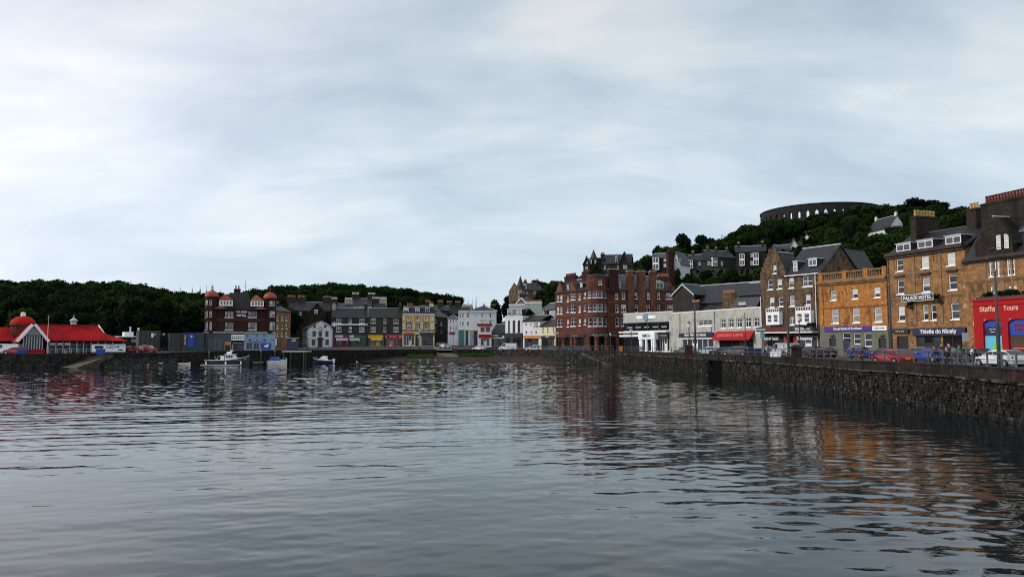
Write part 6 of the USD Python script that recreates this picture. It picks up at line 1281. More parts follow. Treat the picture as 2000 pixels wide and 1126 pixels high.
for (pa, pb, d, base, ev, rg, lab) in ((186, 196, 330, 628, 620, 615, 'white cottage glimpsed among trees above the red ridge'), (312, 322, 345, 607, 602, 597, 'leftmost of the two small white gables in the wood, left of the hotel'), (336, 350, 345, 607, 602, 597, 'broader white gable in the wood midway to the hotel'), (381, 398, 300, 607, 602, 596, 'white gabled house just left of the hotel dome tower')):
    house('white_cottage', lab, pa, d, pb, d, base, ev, rg, 'render_white', 'slate_pale', [], D=6, gablefront=True)
# turreted house
b = Bld('turreted_villa', 'gothic stone villa with a slate spire and steep gables rising behind the red tenement', 'villa', 1141, 264, 1233, 260, pyb=548, D=11)
H = b.z(1200, 514); RZ = b.z(1200, 497.5, 5.5)
b.windows([(1208, 521, 4.5, 9), (1218.5, 521, 3, 8), (1222.5, 521, 3, 8), (1181, 519, 3, 10)], H, 'stone_sooty', gable=RZ)
b.gable(H, RZ, 'slate_blue', x0=b.x(1178))
xa, xb = b.x(1211), b.x(1232); b.put('gable', MB().ext(Polygon([(xa, 0), (xb, 0), (xb, H - .2), ((xa + xb) / 2, RZ + .2), (xa, H - .2)]).difference(unary_union([sbox(*[b.rect(p, 521, 3, 8, -1)[i] for i in (0, 2, 1, 3)]) for p in (1218.5, 1222.5)])), -1.0, -.6).box(xa + .1, xb - .1, -.2, -.02, 0, H - .5), 'stone_sooty'); b.gable_front(H - .2, RZ + .2, xa, xb, -1.1, 5, 'slate_blue')
for p in (1218.5, 1222.5): b.window(b.rect(p, 521, 3, 8, -1), 'm', 'glass_curtain', y=-.9)
xa, xb = b.x(1141), b.x(1154); b.put('gable', MB().ext(Polygon([(xa, 0), (xb, 0), (xb, b.z(1147, 515)), ((xa + xb) / 2, b.z(1147, 503)), (xa, b.z(1147, 515))]), -1.0, -.5), 'stone_sooty'); b.gable_front(b.z(1147, 515), b.z(1147, 503), xa, xb, -1.1, 8, 'slate_dark')
b.window(b.rect(1146, 524, 4, 7, -1), 'm', 'glass_curtain', y=-1.1); b.window(b.rect(1147, 513, 2.5, 5, -1), 'p', 'glass_curtain', y=-1.1)
zt = b.z(1160, 505); rr = 7.2 / FPX * 262
b.put('turret', MB().lathe([(rr, 0), (rr, zt)], (b.x(1160), 1.0, 0), 8), 'stone_sooty'); b.put('spire', MB().lathe([(rr * 1.12, 0), (rr * .5, (b.z(1160, 486) - zt) * .55), (.03, b.z(1160, 486) - zt)], (b.x(1160), 1.0, zt), 8), 'slate_blue')
for px in (1155, 1163): b.window(b.rect(px, 511, 2.6, 8, -.6), 'p', 'glass_curtain', y=-.8)
b.box('attic', 'stone_sooty', b.x(1166), b.x(1180), 1, 8, H - 1, b.z(1172, 504)); b.box('attic_roof', 'slate_dark', b.x(1165), b.x(1181), .8, 8.2, b.z(1172, 504) + .01, b.z(1172, 504) + .3)
b.chimney(b.x(1175), 5, H, b.z(1175, 497, 5), 1.4, .8, 'stone_sooty', 4, 'clay'); b.dormer(b.x(1203), b.x(1207), H + .2, H + 2.2, .5, 2, 's', peak=.5)
# castle-like villa above the centre
b = Bld('castle_villa', 'baronial stone villa with a conical corner turret on the hill above the white houses', 'villa', 1014, 300, 1062, 304, pyb=588, D=11)
H = b.z(1038, 566); RZ = b.z(1038, 553.5, 5.5)
b.windows([(1019, 570, 3, 6), (1023, 570, 3, 6), (1029, 569, 3, 7), (1044, 570, 4, 6), (1019, 581, 3, 6), (1028, 581, 4, 6)], H, 'stone_rubble', gable=RZ)
b.gable(H, RZ, 'slate_blue', x0=b.x(1030)); zt = b.z(1017, 559); rr = 6.3 / FPX * 300
b.put('turret', MB().lathe([(rr, -2), (rr, zt)], (b.x(1017), .3, 0), 12), 'stone_rubble'); b.put('spire', MB().lathe([(rr * 1.15, 0), (.04, b.z(1017, 538) - zt)], (b.x(1017), .3, zt), 12), 'slate_blue')
for px, py in ((1013.5, 570), (1018.5, 569.5), (1013.5, 581)): b.window(b.rect(px, py, 2.6, 6.5, -rr * .8), 's', 'glass_curtain', y=-rr * .8)
b.dormer(b.x(1026), b.x(1029), H + .1, b.z(1027, 557), .2, 2, 's', peak=.6); b.chimney(b.x(1026, 5), 5, H, b.z(1026, 549, 5), 1.2, .8, 'stone_rubble', 3); b.chimney(b.x(1060), 5, H, b.z(1060, 548, 5), .9, .8, 'stone_dark', 2)
b = Bld('small_gabled_lodge', 'small house with a pale gable just below the castle-like villa', 'house', 1008, 270, 1030, 268, pyb=612, D=7); b.wall(b.z(1019, 592), 'render_olive', poly=[(0, -2), (b.W, -2), (b.W, b.z(1019, 592)), (b.W / 2, b.z(1019, 581.5)), (0, b.z(1019, 592))]); b.gable_front(b.z(1019, 592), b.z(1019, 581.5), 0, b.W, 0, 7, 'slate_blue', verge='white_paint')
# ------------------------------------------------------------------ round tower of arches on the hill top
def round_tower():
    cx, cy = gxy(1608, 432); zt0 = at(1608, 398, 402)[2]; R = 112 / FPX * 428
    zb = 62.0
    p = thing('round_stone_tower', 'huge roofless round stone tower pierced by rows of pointed arches on the hilltop', 'tower', (cx, cy, zb))
    masonry('tower_stone', (0.022, 0.021, 0.022), (0.013, 0.013, 0.014), (0.01, 0.01, 0.01), 1.2, .5, grime=(.5, .7))
    ztop = zt0 - zb; n = 44; T = 1.6; k = 0
    z_low, z_mid, h1, h2 = ztop - 11.0, ztop - 6.6, 2.9, 4.0
    wall = MB()
    da = 2 * math.pi / n
    def pt(r, a, z): return (r * math.sin(a), -r * math.cos(a), z)
    def seg(a0, a1, z0, z1):
        wall.hexa([pt(R, a0, z0), pt(R, a1, z0), pt(R - T, a1, z0), pt(R - T, a0, z0), pt(R, a0, z1), pt(R, a1, z1), pt(R - T, a1, z1), pt(R - T, a0, z1)])
    for i in range(n):
        a = i * da; w = da * .18
        seg(a - da / 2, a - w, -2, ztop); seg(a + w, a + da / 2, -2, ztop)                      # piers
        for zs, hh in ((z_low, h1), (z_mid, h2)):
            ze = z_mid if zs == z_low else ztop
            m = 3
            for s_ in (-1, 1):                                                                      # pointed arch head
                for q in range(m):
                    u0, u1 = w * (1 - q / m), w * (1 - (q + 1) / m); zz = zs + hh * (.68 + .32 * ((q + .5) / m) ** .8)
                    lo, hi = sorted((a + s_ * u0, a + s_ * u1)); seg(lo, hi, zz, ze)
        seg(a - w, a + w, -2, z_low)
    put('wall', wall, M['tower_stone'], p)
    cop = MB()
    for i in range(n * 2):
        a0, a1 = i * da / 2, (i + 1) * da / 2
        cop.hexa([pt(R + .3, a0, ztop + .01), pt(R + .3, a1, ztop + .01), pt(R - T - .3, a1, ztop + .01), pt(R - T - .3, a0, ztop + .01), pt(R + .3, a0, ztop + .7), pt(R + .3, a1, ztop + .7), pt(R - T - .3, a1, ztop + .7), pt(R - T - .3, a0, ztop + .7)])
    put('parapet', cop, M['tower_stone'], p)
round_tower()
# ------------------------------------------------------------------ single trees
CON = [(338, 563, 330, 10), (349, 562, 335, 12), (372, 561, 340, 13), (388, 560, 345, 11), (400, 558.5, 350, 12), (413, 560, 345, 14), (428, 566, 340, 10)]
for i, (px, t, d, w) in enumerate(CON): tree('fir_tree', f'fir{i % 3}', ('dark fir on the skyline, %s' % ('leftmost of the row left of the domed hotel', 'second of the row left of the domed hotel', 'third of the row left of the domed hotel', 'narrow one between two taller firs left of the dome', 'tallest of the row, just above the left dome', 'broad one touching the left dome', 'rightmost of the row, above the left dormer')[i]), px, t, d, w, group='firs on the left skyline')
for i, (px, t, d, w, k, lab) in enumerate(((885, 574, 315, 15, 'fir1', 'broad dark fir above the narrow white house'), (896, 577, 318, 13, 'fir0', 'ragged fir right of the broad fir above the white corner building'), (914, 584, 322, 8, 'fir2', 'slender fir left of the pair above the grey hipped roof'), (922, 583, 322, 9, 'fir1', 'left fir of the pair above the grey hipped roof'), (929.5, 579, 320, 9, 'fir0', 'tall right fir of the pair above the grey hipped roof'), (793, 568, 345, 8, 'fir2', 'pointed fir sticking out of the wood above the cream building'))):
    tree('fir_tree', k, lab, px, t, d, w)
for i, (px, t, d, w, k, lab) in enumerate(((850, 571.5, 335, 42, 'broad1', 'broad round tree on the skyline above the cream building'), (828, 577, 330, 30, 'broad2', 'round tree left of the broadest tree above the cream building'), (868, 579, 330, 26, 'broad3', 'rounded tree right of the broadest tree above the cream building'), (724, 558, 380, 42, 'broad0', 'large domed tree at the right shoulder of the middle hill'), (968, 583, 310, 34, 'broad2', 'dark leafy tree right of the satellite dish'), (990, 587, 320, 28, 'broad1', 'leafy tree between the satellite dish and the castle-like villa'), (952, 596, 330, 26, 'broad3', 'lower tree behind the grey hipped roof'), (1006, 582, 315, 22, 'broad0', 'tree just left of the conical turret'),
    (1073, 551, 285, 38, 'broad_light', 'bright green tree right of the castle-like villa'), (1052, 566, 275, 30, 'broad3', 'dark tree in front of the castle-like villa'), (1091, 566, 280, 24, 'broad1', 'tree peeping out left of the red tenement roof'))):
    tree('leafy_tree', k, lab, px, t, d, w)
for (px, t, d, w, k, lab) in ((1337, 453, 315, 34, 'scots', 'tall ragged pine standing out on the right skyline above the villas'), (1290, 479, 310, 34, 'broad1', 'leafy tree left of the tall crimson chimney'), (1262, 497, 300, 34, 'broad_light', 'green tree at the foot of the right slope'), (1375, 456, 330, 34, 'scots', 'pine right of the tallest pine on the skyline'), (1414, 459, 330, 18, 'fir1', 'small fir on the skyline above the long villa'), (1397, 463, 330, 34, 'broad3', 'dark tree between the pine and the small fir'), (1441, 448, 340, 46, 'broad1', 'large tree on the skyline above the bay-windowed villa'), (1470, 436, 350, 56, 'broad_light', 'bright rounded tree left of the round tower'), (1505, 447, 350, 40, 'broad0', 'tree at the left foot of the round tower'),
    (1556, 428, 368, 44, 'broad2', 'tree hiding the lower arches of the round tower'), (1610, 416, 372, 50, 'broad1', 'tree in front of the middle of the round tower'), (1650, 408, 374, 50, 'broad3', 'tree covering the right part of the round tower'), (1700, 398, 372, 60, 'broad_light', 'broad tree at the right end of the round tower'), (1745, 397, 370, 52, 'broad0', 'rounded tree right of the round tower'),
    (1795, 387, 360, 56, 'scots', 'left pine of the dark clump above the hotel roof'), (1835, 389, 360, 54, 'scots', 'right pine of the dark clump above the hotel roof'), (1640, 452, 300, 90, 'broad2', 'big dark tree above the brown gable'), (1700, 470, 270, 80, 'broad3', 'large dark tree between the brown gable and the hotel'), (1655, 478, 275, 70, 'broad_light', 'leafy tree just behind the brown gable'), (1720, 505, 235, 70, 'broad1', 'dark tree above the stone balustrade'), (1760, 440, 300, 60, 'broad0', 'tree behind the left hotel chimneys'), (1600, 468, 310, 60, 'broad1', 'tree right of the three white houses'), (1530, 505, 290, 44, 'broad3', 'tree below the lowest white house'),
    (1322, 521, 250, 26, 'broad3', 'dark tree right of the foot of the tall crimson chimney'),
    (1345, 533, 250, 34, 'broad2', 'bushy tree left of the slope below the villas'), (1380, 527, 262, 30, 'broad1', 'shrubby tree below the long dark villa')):
    tree('leafy_tree' if k[:2] == 'br' else ('fir_tree' if k[:2] == 'fi' else 'pine_tree'), k, lab, px, t, d, w)
# ------------------------------------------------------------------ quay walls
masonry('quay_stone', (0.016, 0.014, 0.011), (0.009, 0.008, 0.006), (0.005, 0.005, 0.004), .5, .3, grime=(.42, .58), gcol=(.008, .009, .006), gscale=.9)
def stone_mat(name, c, pale, tide=True):
    """wet rubble with pale barnacle and lime flecks; black weed below the tide line"""
    M[name] = usdkit.material(stage, '/World/Looks/' + name, {
        'g': ('geometry', {}), 'mp': ('mapping', {'scale': (1.0, 1.0, 0.55)}), 'n': ('noise_texture', {'scale': 2.4, 'detail': 6.0, 'roughness': 0.72}), 'r': ('map_range', {'from_min': 0.545, 'from_max': 0.63, 'clamp': True}),
        'n2': ('noise_texture', {'scale': 0.7, 'detail': 4.0}), 'r2': ('map_range', {'from_min': 0.35, 'from_max': 0.62, 'to_min': .35, 'to_max': 1.5, 'clamp': True}), 'm': ('mix', {'mix_type': 'multiply', 'fac': 1.0, 'color1': c}),
        'x': ('mix_color', {'b': pale}), 's': ('separate_xyz', {}), 'za': ('math', {'math_type': 'multiply_add', 'value2': -1.6}), 'tr': ('map_range', {'from_min': -1.7 if tide else -9, 'from_max': -0.4 if tide else -8, 'to_min': 1.0, 'to_max': 0.0, 'clamp': True}), 'w': ('mix_color', {'b': (0.006, 0.006, 0.004)}),
        'bp': ('bump', {'strength': .9, 'distance': .06}), 'p': ('principled_bsdf', {'roughness': .75, 'specular_ior_level': .25})},
        [('g.position', 'mp.vector'), ('mp.vector', 'n.vector'), ('n.fac', 'r.value'), ('r.result', 'x.fac'), ('g.position', 'n2.vector'), ('n2.fac', 'r2.value'), ('r2.result', 'm.color2'), ('m.color', 'x.a'),
         ('g.position', 's.vector'), ('n2.fac', 'za.value1'), ('s.z', 'za.value3'), ('za.value', 'tr.value'), ('tr.result', 'w.fac'), ('x.result', 'w.a'), ('w.result', 'p.base_color'), ('n.fac', 'bp.height'), ('bp.normal', 'p.normal')], surface='p.BSDF')
    return M[name]
QS = [stone_mat('rubble_brown', (0.0075, 0.0055, 0.0035), (0.06, 0.053, 0.04)), stone_mat('rubble_grey', (0.0075, 0.007, 0.006), (0.10, 0.10, 0.085)), stone_mat('rubble_dark', (0.0045, 0.004, 0.0035), (0.06, 0.055, 0.045))]
stone_mat('coping_brown', (0.014, 0.009, 0.006), (0.03, 0.022, 0.016)); stone_mat('coping_red', (0.040, 0.012, 0.008), (0.05, 0.03, 0.02)); stone_mat('ledge_pale', (0.05, 0.042, 0.032), (0.24, 0.21, 0.16))
stone_mat('weedy', (0.024, 0.007, 0.005), (0.05, 0.022, 0.012), False); stone_mat('mossy_step', (0.085, 0.075, 0.042), (0.14, 0.12, 0.08))
def path_pts(pxs, edge=None, off=0.0):
    P = np.array([gxy(p, (edge or shore)(p)) for p in pxs])
    d = np.gradient(P, axis=0); n = np.stack([d[:, 1], -d[:, 0]], 1); n /= np.linalg.norm(n, axis=1, keepdims=True)
    n *= np.sign((-P * n).sum(1))[:, None]
    return P + n * off
def resample(P, step):
    L = np.concatenate([[0], np.cumsum(np.linalg.norm(np.diff(P, axis=0), axis=1))])
    t = np.linspace(0, L[-1], max(2, int(round(L[-1] / step)) + 1))
    return np.stack([np.interp(t, L, P[:, 0]), np.interp(t, L, P[:, 1])], 1)
def ribbon(P, z0, z1, th, back=None):
    """a wall that follows the path; th is how thick it is to the land side"""
    d = np.gradient(P, axis=0); n = np.stack([d[:, 1], -d[:, 0]], 1); n /= np.linalg.norm(n, axis=1, keepdims=True); n *= np.sign((P * n).sum(1))[:, None]
    Q = P + n * th; mb = MB()
    z0 = np.broadcast_to(z0, len(P)); z1 = np.broadcast_to(z1, len(P))
    for i in range(len(P) - 1):
        a, b_, c, e = P[i], P[i + 1], Q[i + 1], Q[i]
        mb.hexa([(*a, z0[i]), (*b_, z0[i + 1]), (*c, z0[i + 1]), (*e, z0[i]), (*a, z1[i]), (*b_, z1[i + 1]), (*c, z1[i + 1]), (*e, z1[i])])
    return mb
def outward(P):
    d = np.gradient(P, axis=0); n = np.stack([d[:, 1], -d[:, 0]], 1); n /= np.linalg.norm(n, axis=1, keepdims=True)
    return n * np.sign((-P * n).sum(1))[:, None]
def stone_courses(P, z0, z1, rh, ln, r, depth=.16):
    """irregular stones along the path, nearest first: list of (distance, hexa points)"""
    L = np.concatenate([[0], np.cumsum(np.linalg.norm(np.diff(P, axis=0), axis=1))]); N = outward(P); out = []
    z = z0
    while z < z1 - .05:
        h = min(rh * r.uniform(.75, 1.3), z1 - z); s = r.uniform(-.5, 0)
        while s < L[-1]:
            l = ln * r.uniform(.55, 1.6); s0, s1 = max(0, s + .02), min(L[-1], s + l - .03)
            if s1 - s0 > .12:
                q = []
                j = lambda k: r.uniform(-.06, .06)
                pr = depth * r.uniform(.3, 1.2)
                for zz in (z + .02, z + h - .02):
                    for (ss, o) in ((s0, pr), (s1, pr), (s1, -.1), (s0, -.1)):
                        x = np.array([np.interp(ss, L, P[:, 0]), np.interp(ss, L, P[:, 1])]); n = np.array([np.interp(ss, L, N[:, 0]), np.interp(ss, L, N[:, 1])])
                        x = x + n * (o + (j(0) if o > 0 else 0)); q.append((x[0], x[1], zz + j(1) * .5))
                out.append((float(np.hypot(*q[0][:2])), q))
            s += l
        z += h
    return sorted(out, key=lambda t: t[0])
rw = np.random.default_rng(8)
RC = (1378, 1408)
wallp = thing('harbour_wall', 'long dark rubble harbour wall with a smooth parapet, running from the right edge to the stone steps', 'wall')
_wx = sorted(list(np.linspace(2300, 1200, 60)) + [1377.5, 1378, 1408, 1408.5], reverse=True)
_wp = path_pts(_wx); _wo = outward(path_pts(list(np.linspace(2300, 1200, len(_wx)))))
_rec = np.array([RC[0] <= q <= RC[1] for q in _wx])
_wp[_rec] -= np.array([1.0, .15]) / np.hypot(1.0, .15) * -1.3 * 1.0          # the recess steps back towards the road
WP = resample(_wp, .6)
put('wall_core', ribbon(WP, -1.5, 2.19, 1.2), M['quay_stone'], wallp)
st = [q for q in stone_courses(WP, -.35, 2.12, .25, .46, rw, .11)]
for i, (d, q) in enumerate(st[:300]): put('stone', MB().hexa(q), QS[int(rw.integers(3))], wallp)
for k in range(3):
    mb = MB()
    for d, q in st[300 + k::3]: mb.hexa(q)
    put('rubble', mb, QS[k], wallp, kind='stuff')
for i, (d, q) in enumerate(stone_courses(WP, 2.2, 2.36, .16, 1.1, rw, .28)[:110]): put('ledge_stone', MB().hexa(q), M['ledge_pale'] if rw.random() < .7 else QS[1], wallp)
PP = path_pts(list(np.linspace(2300, 1200, 60)), off=-.12)
for i, (d, q) in enumerate(stone_courses(PP, 2.21, 2.98, .78, 1.9, rw, .05)): put('parapet_block', MB().hexa([np.array(p) + (0 if k % 4 < 2 else 0) for k, p in enumerate(q)]), M['coping_red' if d < 50 else 'coping_brown'], wallp)
put('parapet_core', ribbon(resample(PP, 1.5), 2.2, 2.94, .42), M['coping_brown'], wallp)
put('coping', ribbon(resample(path_pts(list(np.linspace(2300, 1200, 60)), off=-.02), 2.0), 2.96, 3.06, .62), M['coping_brown'], wallp)
def block(px, d, w, h, z0, mat, name, label, cat, cap=True):
    x, y = gxy(px, d); p = thing(name, label, cat, (x, y, z0), math.atan2(y, x) + math.pi / 2)
    put('shaft', MB().hexa([(-w / 2, -w / 2, 0), (w / 2, -w / 2, 0), (w / 2, w / 2, 0), (-w / 2, w / 2, 0), (-w * .44, -w * .44, h), (w * .44, -w * .44, h), (w * .44, w * .44, h), (-w * .44, w * .44, h)]), M[mat], p)
    if cap: put('cap', MB().box(-w * .58, w * .58, -w * .58, w * .58, h + .002, h + .18).hexa([(-w * .5, -w * .5, h + .182), (w * .5, -w * .5, h + .182), (w * .5, w * .5, h + .182), (-w * .5, w * .5, h + .182), (-.1, -.1, h + .42), (.1, -.1, h + .42), (.1, .1, h + .42), (-.1, .1, h + .42)]), M[mat], p)
    return p
block(1555, 79.5, 1.1, 1.55, 2.4, 'rubble_brown' if False else 'coping_brown', 'stone_pier', 'tall square stone pier in the parapet in front of the parked dark cars', 'stone pier')
block(1345, 116.5, 1.3, 2.0, 2.0, 'coping_red', 'stone_pier', 'reddish stone pier on the parapet below the old street lamp', 'stone pier')
# stone steps down to the water
sp = thing('harbour_steps', 'mossy stone steps slanting down the wall to the water', 'steps')
A, B = np.array([*gxy(1137, 168.5)]), np.array([*gxy(1197, 157.5)]); n = 17
u = (B - A) / np.linalg.norm(B - A); v = np.array([-u[1], u[0]]); v = v * np.sign(v @ A)
for i in range(n):
    a, c = A + (B - A) * i / n, A + (B - A) * (i + 1) / n; z = 2.55 - 2.6 * (i + .5) / n
    put('step', MB().hexa([(*(a - v * .2), -1.2), (*(c - v * .2), -1.2), (*(c + v * 2.6), -1.2), (*(a + v * 2.6), -1.2), (*(a - v * .2), z), (*(c - v * .2), z), (*(c + v * 2.6), z), (*(a + v * 2.6), z)]), M['mossy_step'], sp)
side = [q for d, q in stone_courses(resample(np.array([A - v * .25, B - v * .25]), 1.0), -.3, 2.3, .36, .8, rw)]
mb = MB()
for q in side:
    m = np.mean([p[:2] for p in q], 0); t = (m - A) @ (B - A) / ((B - A) @ (B - A)); top = 2.55 - 2.6 * t
    if max(p[2] for p in q) < top - .1: mb.hexa(q)
put('rubble', mb, QS[1], sp, kind='stuff')
# walls of the far side
def far_wall(name, label, pxs, z1, mat='quay_stone', z0=-1.5, edge=None, th=1.0, cap='coping_brown', stones=0, off=0):
    p = thing(name, label, 'wall'); P = resample(path_pts(pxs, edge, off), 1.5)
    zt = np.interp(np.linspace(0, 1, len(P)), np.linspace(0, 1, len(z1)), z1)
    put('wall_core', ribbon(P, z0, zt, th), M[mat], p); put('coping', ribbon(P + outward(P) * .06, zt + .003, zt + .22, th + .1), M[cap], p)
    q = stone_courses(P, max(z0, -.3), min(z1) - .05, .45, 1.1, rw); mb = MB()
    for d, s in q: mb.hexa(s)
    put('rubble', mb, QS[stones], p, kind='stuff'); return P
far_wall('pier_wall', 'dark pier wall below the red roofed restaurant', list(np.linspace(-300, 330, 32)), [2.4, 2.4], stones=2)
far_wall('rubble_quay_wall', 'rough dark quay wall below the domed hotel and the inn', list(np.linspace(330, 690, 26)), [2.5, 2.8, 2.9, 2.75], stones=0)
far_wall('beach_wall', 'low stone wall above the weedy beach in front of the grey hotels', list(np.linspace(690, 850, 12)), [2.75, 2.7], stones=0, z0=.2)
far_wall('beach_wall', 'low stone wall above the grass in front of the white corner hotel', list(np.linspace(884, 1112, 16)), [2.75, 2.75], stones=1, z0=.2)
far_wall('beach_wall', 'stone wall behind the top of the harbour steps', list(np.linspace(1112, 1200, 10)), [2.75, 2.75], stones=1)
# beach, grass, slipways
BX = np.arange(680, 1121, 10.0)
bt_ = np.linspace(0, 1, 9)
BY = np.array([[water_edge(p) - 5 + t * (shore(p) - water_edge(p) + 6) for t in bt_] for p in BX]); BP_ = np.repeat(BX[:, None], 9, 1)
w = np.array([shore(p) - water_edge(p) for p in BX])[:, None]
BZ = np.clip((BY - np.array([water_edge(p) for p in BX])[:, None]) / 11.0, -.6, 1.5) * 1.05 + .05
BZ += (meshkit.fbm(np.stack([BP_ * .12, BY * .35, BY * 0], -1), 3, 5) - .5) * .5
put('beach', sheet((BP_ - 1000) / FPX * BY, BY, BZ), M['weedy'], smooth=True, label='low-tide beach of red-brown weed and stones', cat='beach', kind='structure')
def blades(name, label, pxr, dr, n, seed, zfun):
    r = np.random.default_rng(seed); px = r.uniform(*pxr, n); t = r.uniform(0, 1, n)
    Y = np.array([shore(p) for p in px]) - dr[0] - t * (dr[1] - dr[0]); X = (px - 1000) / FPX * Y; Z = np.array([zfun(p, y) for p, y in zip(px, Y)])
    h = r.uniform(.25, .6, n); a = r.uniform(0, math.pi, n); w_ = .10
    v = np.stack([np.stack([X - w_ * np.cos(a), Y - w_ * np.sin(a), Z - .1], 1), np.stack([X + w_ * np.cos(a), Y + w_ * np.sin(a), Z - .1], 1), np.stack([X + r.normal(size=n) * .15, Y + r.normal(size=n) * .15, Z + h], 1)], 1).reshape(-1, 3)
    put(name, (v, np.arange(3 * n).reshape(-1, 3)), M['grass_blade'], label=label, cat='grass', kind='stuff')
leaf_mat('grass_blade', (0.012, 0.045, 0.008), (0.05, 0.13, 0.02), .3)
def bz(p, y):
    i = np.clip(np.searchsorted(BX, p) - 1, 0, len(BX) - 2); return float(np.interp(y, BY[i], BZ[i])) + .05
blades('grass_bank', 'green grass at the foot of the wall left of the slipway', (797, 846), (.3, 6.5), 5200, 1, bz); blades('grass_bank', 'green grass at the foot of the wall right of the slipway', (884, 962), (.3, 5.0), 5200, 2, bz)
sl = thing('slipway', 'pale concrete slipway running down between the two grass banks', 'slipway')
a0, a1, b0, b1 = [np.array([*gxy(p, d), z]) for p, d, z in ((846, 229, 2.95), (889, 229, 2.95), (864, 211, 1.0), (896, 211, 1.0))]
ground_mat('concrete', (0.07, 0.066, 0.055), (0.12, 0.11, 0.095), .6)
put('ramp', MB().hexa([b0 - [0, 0, 1.5], b1 - [0, 0, 1.5], a1 - [0, 0, 3.4], a0 - [0, 0, 3.4], b0, b1, a1, a0]), M['concrete'], sl)
put('kerb', MB().hexa([b0 + [-.4, 0, -.5], b0 + [0, 0, -.5], a0 + [0, 0, -.5], a0 + [-.4, 0, -.5], b0 + [-.4, 0, .28], b0 + [0, 0, .28], a0 + [0, 0, .28], a0 + [-.4, 0, .28]]), M['ledge_pale'], sl)
sl = thing('slipway', 'brown stone slipway sloping into the water below the blue skip', 'slipway')
a0, a1, b0, b1 = np.array([*gxy(196, 150), 2.42]), np.array([*gxy(222, 152), 2.42]), np.array([*gxy(122, 145), .0]), np.array([*gxy(150, 141.5), -.1])
ground_mat('slip_stone', (0.07, 0.05, 0.035), (0.12, 0.09, 0.065), 1.2, bump=1.0)
put('ramp', MB().hexa([b0 - [0, 0, 2], b1 - [0, 0, 2], a1 - [0, 0, 3], a0 - [0, 0, 3], b0, b1, a1, a0]), M['slip_stone'], sl)
put('edge', MB().hexa([b1 + [0, 0, -.6], b1 + [.2, -.25, -.6], a1 + [.2, -.25, -.6], a1 + [0, 0, -.6], b1 + [0, 0, .12], b1 + [.2, -.25, .12], a1 + [.2, -.25, .12], a1 + [0, 0, .12]]), M['ledge_pale'], sl)
# boulder bank between the slip and the sheds
rb = np.random.default_rng(21); mb = [MB(), MB(), MB()]
for i in range(900):
    px = rb.uniform(205, 345); e = water_edge(px); t = rb.uniform(-.25, 1); Y = e - 4.5 + t * 5.5 + .5; z = -0.25 + max(0, t) * 2.3
    s = rb.uniform(.25, .6); m = trimesh.creation.icosphere(1); v_ = m.vertices * (1 + rb.normal(size=(len(m.vertices), 1)) * .18) * [s * rb.uniform(.8, 1.4), s, s * .75]
    x, y = gxy(px, Y); mb[i % 3].add(v_ + [x, y, z], m.faces)
for k in range(3): put('boulder_bank', mb[k], QS[k], label=('brown', 'grey', 'black')[k] + ' boulders of the bank between the slipway and the sheds', cat='boulders', kind='stuff')
# pavement and road of the right-hand sea front
def strip(name, pxs, f0, f1, dz, mat, label, cat='pavement'):
    P = np.array([[gxy(p, shore(p) + (rt_face(p) - shore(p)) * f) for f in (f0, f1)] for p in pxs]); mb = MB()
    for i in range(len(pxs) - 1):
        z = [town_z(np.array([float(pxs[k])]), np.array([float(P[k][j][1])]))[0] for k, j in ((i, 0), (i + 1, 0), (i + 1, 1), (i, 1))]
        q = [P[i][0], P[i + 1][0], P[i + 1][1], P[i][1]]
        mb.hexa([(*q[k], z[k] - .2) for k in range(4)] + [(*q[k], z[k] + dz) for k in range(4)])
    return put(name, mb, M[mat], label=label, cat=cat, kind='structure')
def rt_face(p): return np.interp(p, [1200, 1318, 1490, 1605, 1740, 1890, 2200], [178, 164, 137, 124, 112, 98, 78])
PXR = list(np.linspace(2200, 1215, 30))
strip('promenade', PXR, .02, .22, .12, 'paving', 'paved promenade behind the harbour wall'); strip('pavement', PXR, .86, 1.0, .12, 'paving', 'pavement in front of the shops')
strip('centre_line', PXR, .537, .541, .008, 'offwhite', 'white line along the middle of the sea front road', 'road marking')
cw = thing('zebra_crossing', 'white striped crossing where the side street meets the sea front', 'crossing')
for i in range(7):
    x, y = gxy(850 + i * 6, 250); zq = ground_at(850 + i * 6, 250); put('stripe', MB().hexa([(x - .3, y - 2, ground_at(850 + i * 6, 248) - .1), (x + .3, y - 2, ground_at(850 + i * 6, 248) - .1), (x + .3, y + 2, ground_at(850 + i * 6, 252) - .1), (x - .3, y + 2, ground_at(850 + i * 6, 252) - .1), (x - .3, y - 2, ground_at(850 + i * 6, 248) + .02), (x + .3, y - 2, ground_at(850 + i * 6, 248) + .02), (x + .3, y + 2, ground_at(850 + i * 6, 252) + .02), (x - .3, y + 2, ground_at(850 + i * 6, 252) + .02)]), M['white_paint'], cw)
# ------------------------------------------------------------------ railings
def railing(name, label, P, zb, h=.85, step=2.0, rails=(1.0, .5), mat='galv', r=.028, pr=.04):
    p = thing(name, label, 'railing'); P = resample(np.asarray(P), step)
    zb = np.interp(np.linspace(0, 1, len(P)), np.linspace(0, 1, len(np.atleast_1d(zb))), np.atleast_1d(zb))
    for q, z in zip(P, zb): put('post', MB().box(q[0] - pr, q[0] + pr, q[1] - pr, q[1] + pr, z, z + h + .03), M[mat], p)
    for k in rails:
        mb = MB()
        for i in range(len(P) - 1): mb.cyl((*P[i], zb[i] + h * k), (*P[i + 1], zb[i + 1] + h * k), r, n=6)
        put('rail', mb, M[mat], p)
    return p
railing('railing', 'grey two-bar railing on the parapet, from the right edge to the tall stone pier', path_pts(list(np.linspace(2250, 1562, 40)), off=-.3), 3.06)
railing('railing', 'grey two-bar railing on the parapet between the two stone piers', path_pts(list(np.linspace(1548, 1352, 20)), off=-.3), 3.06)
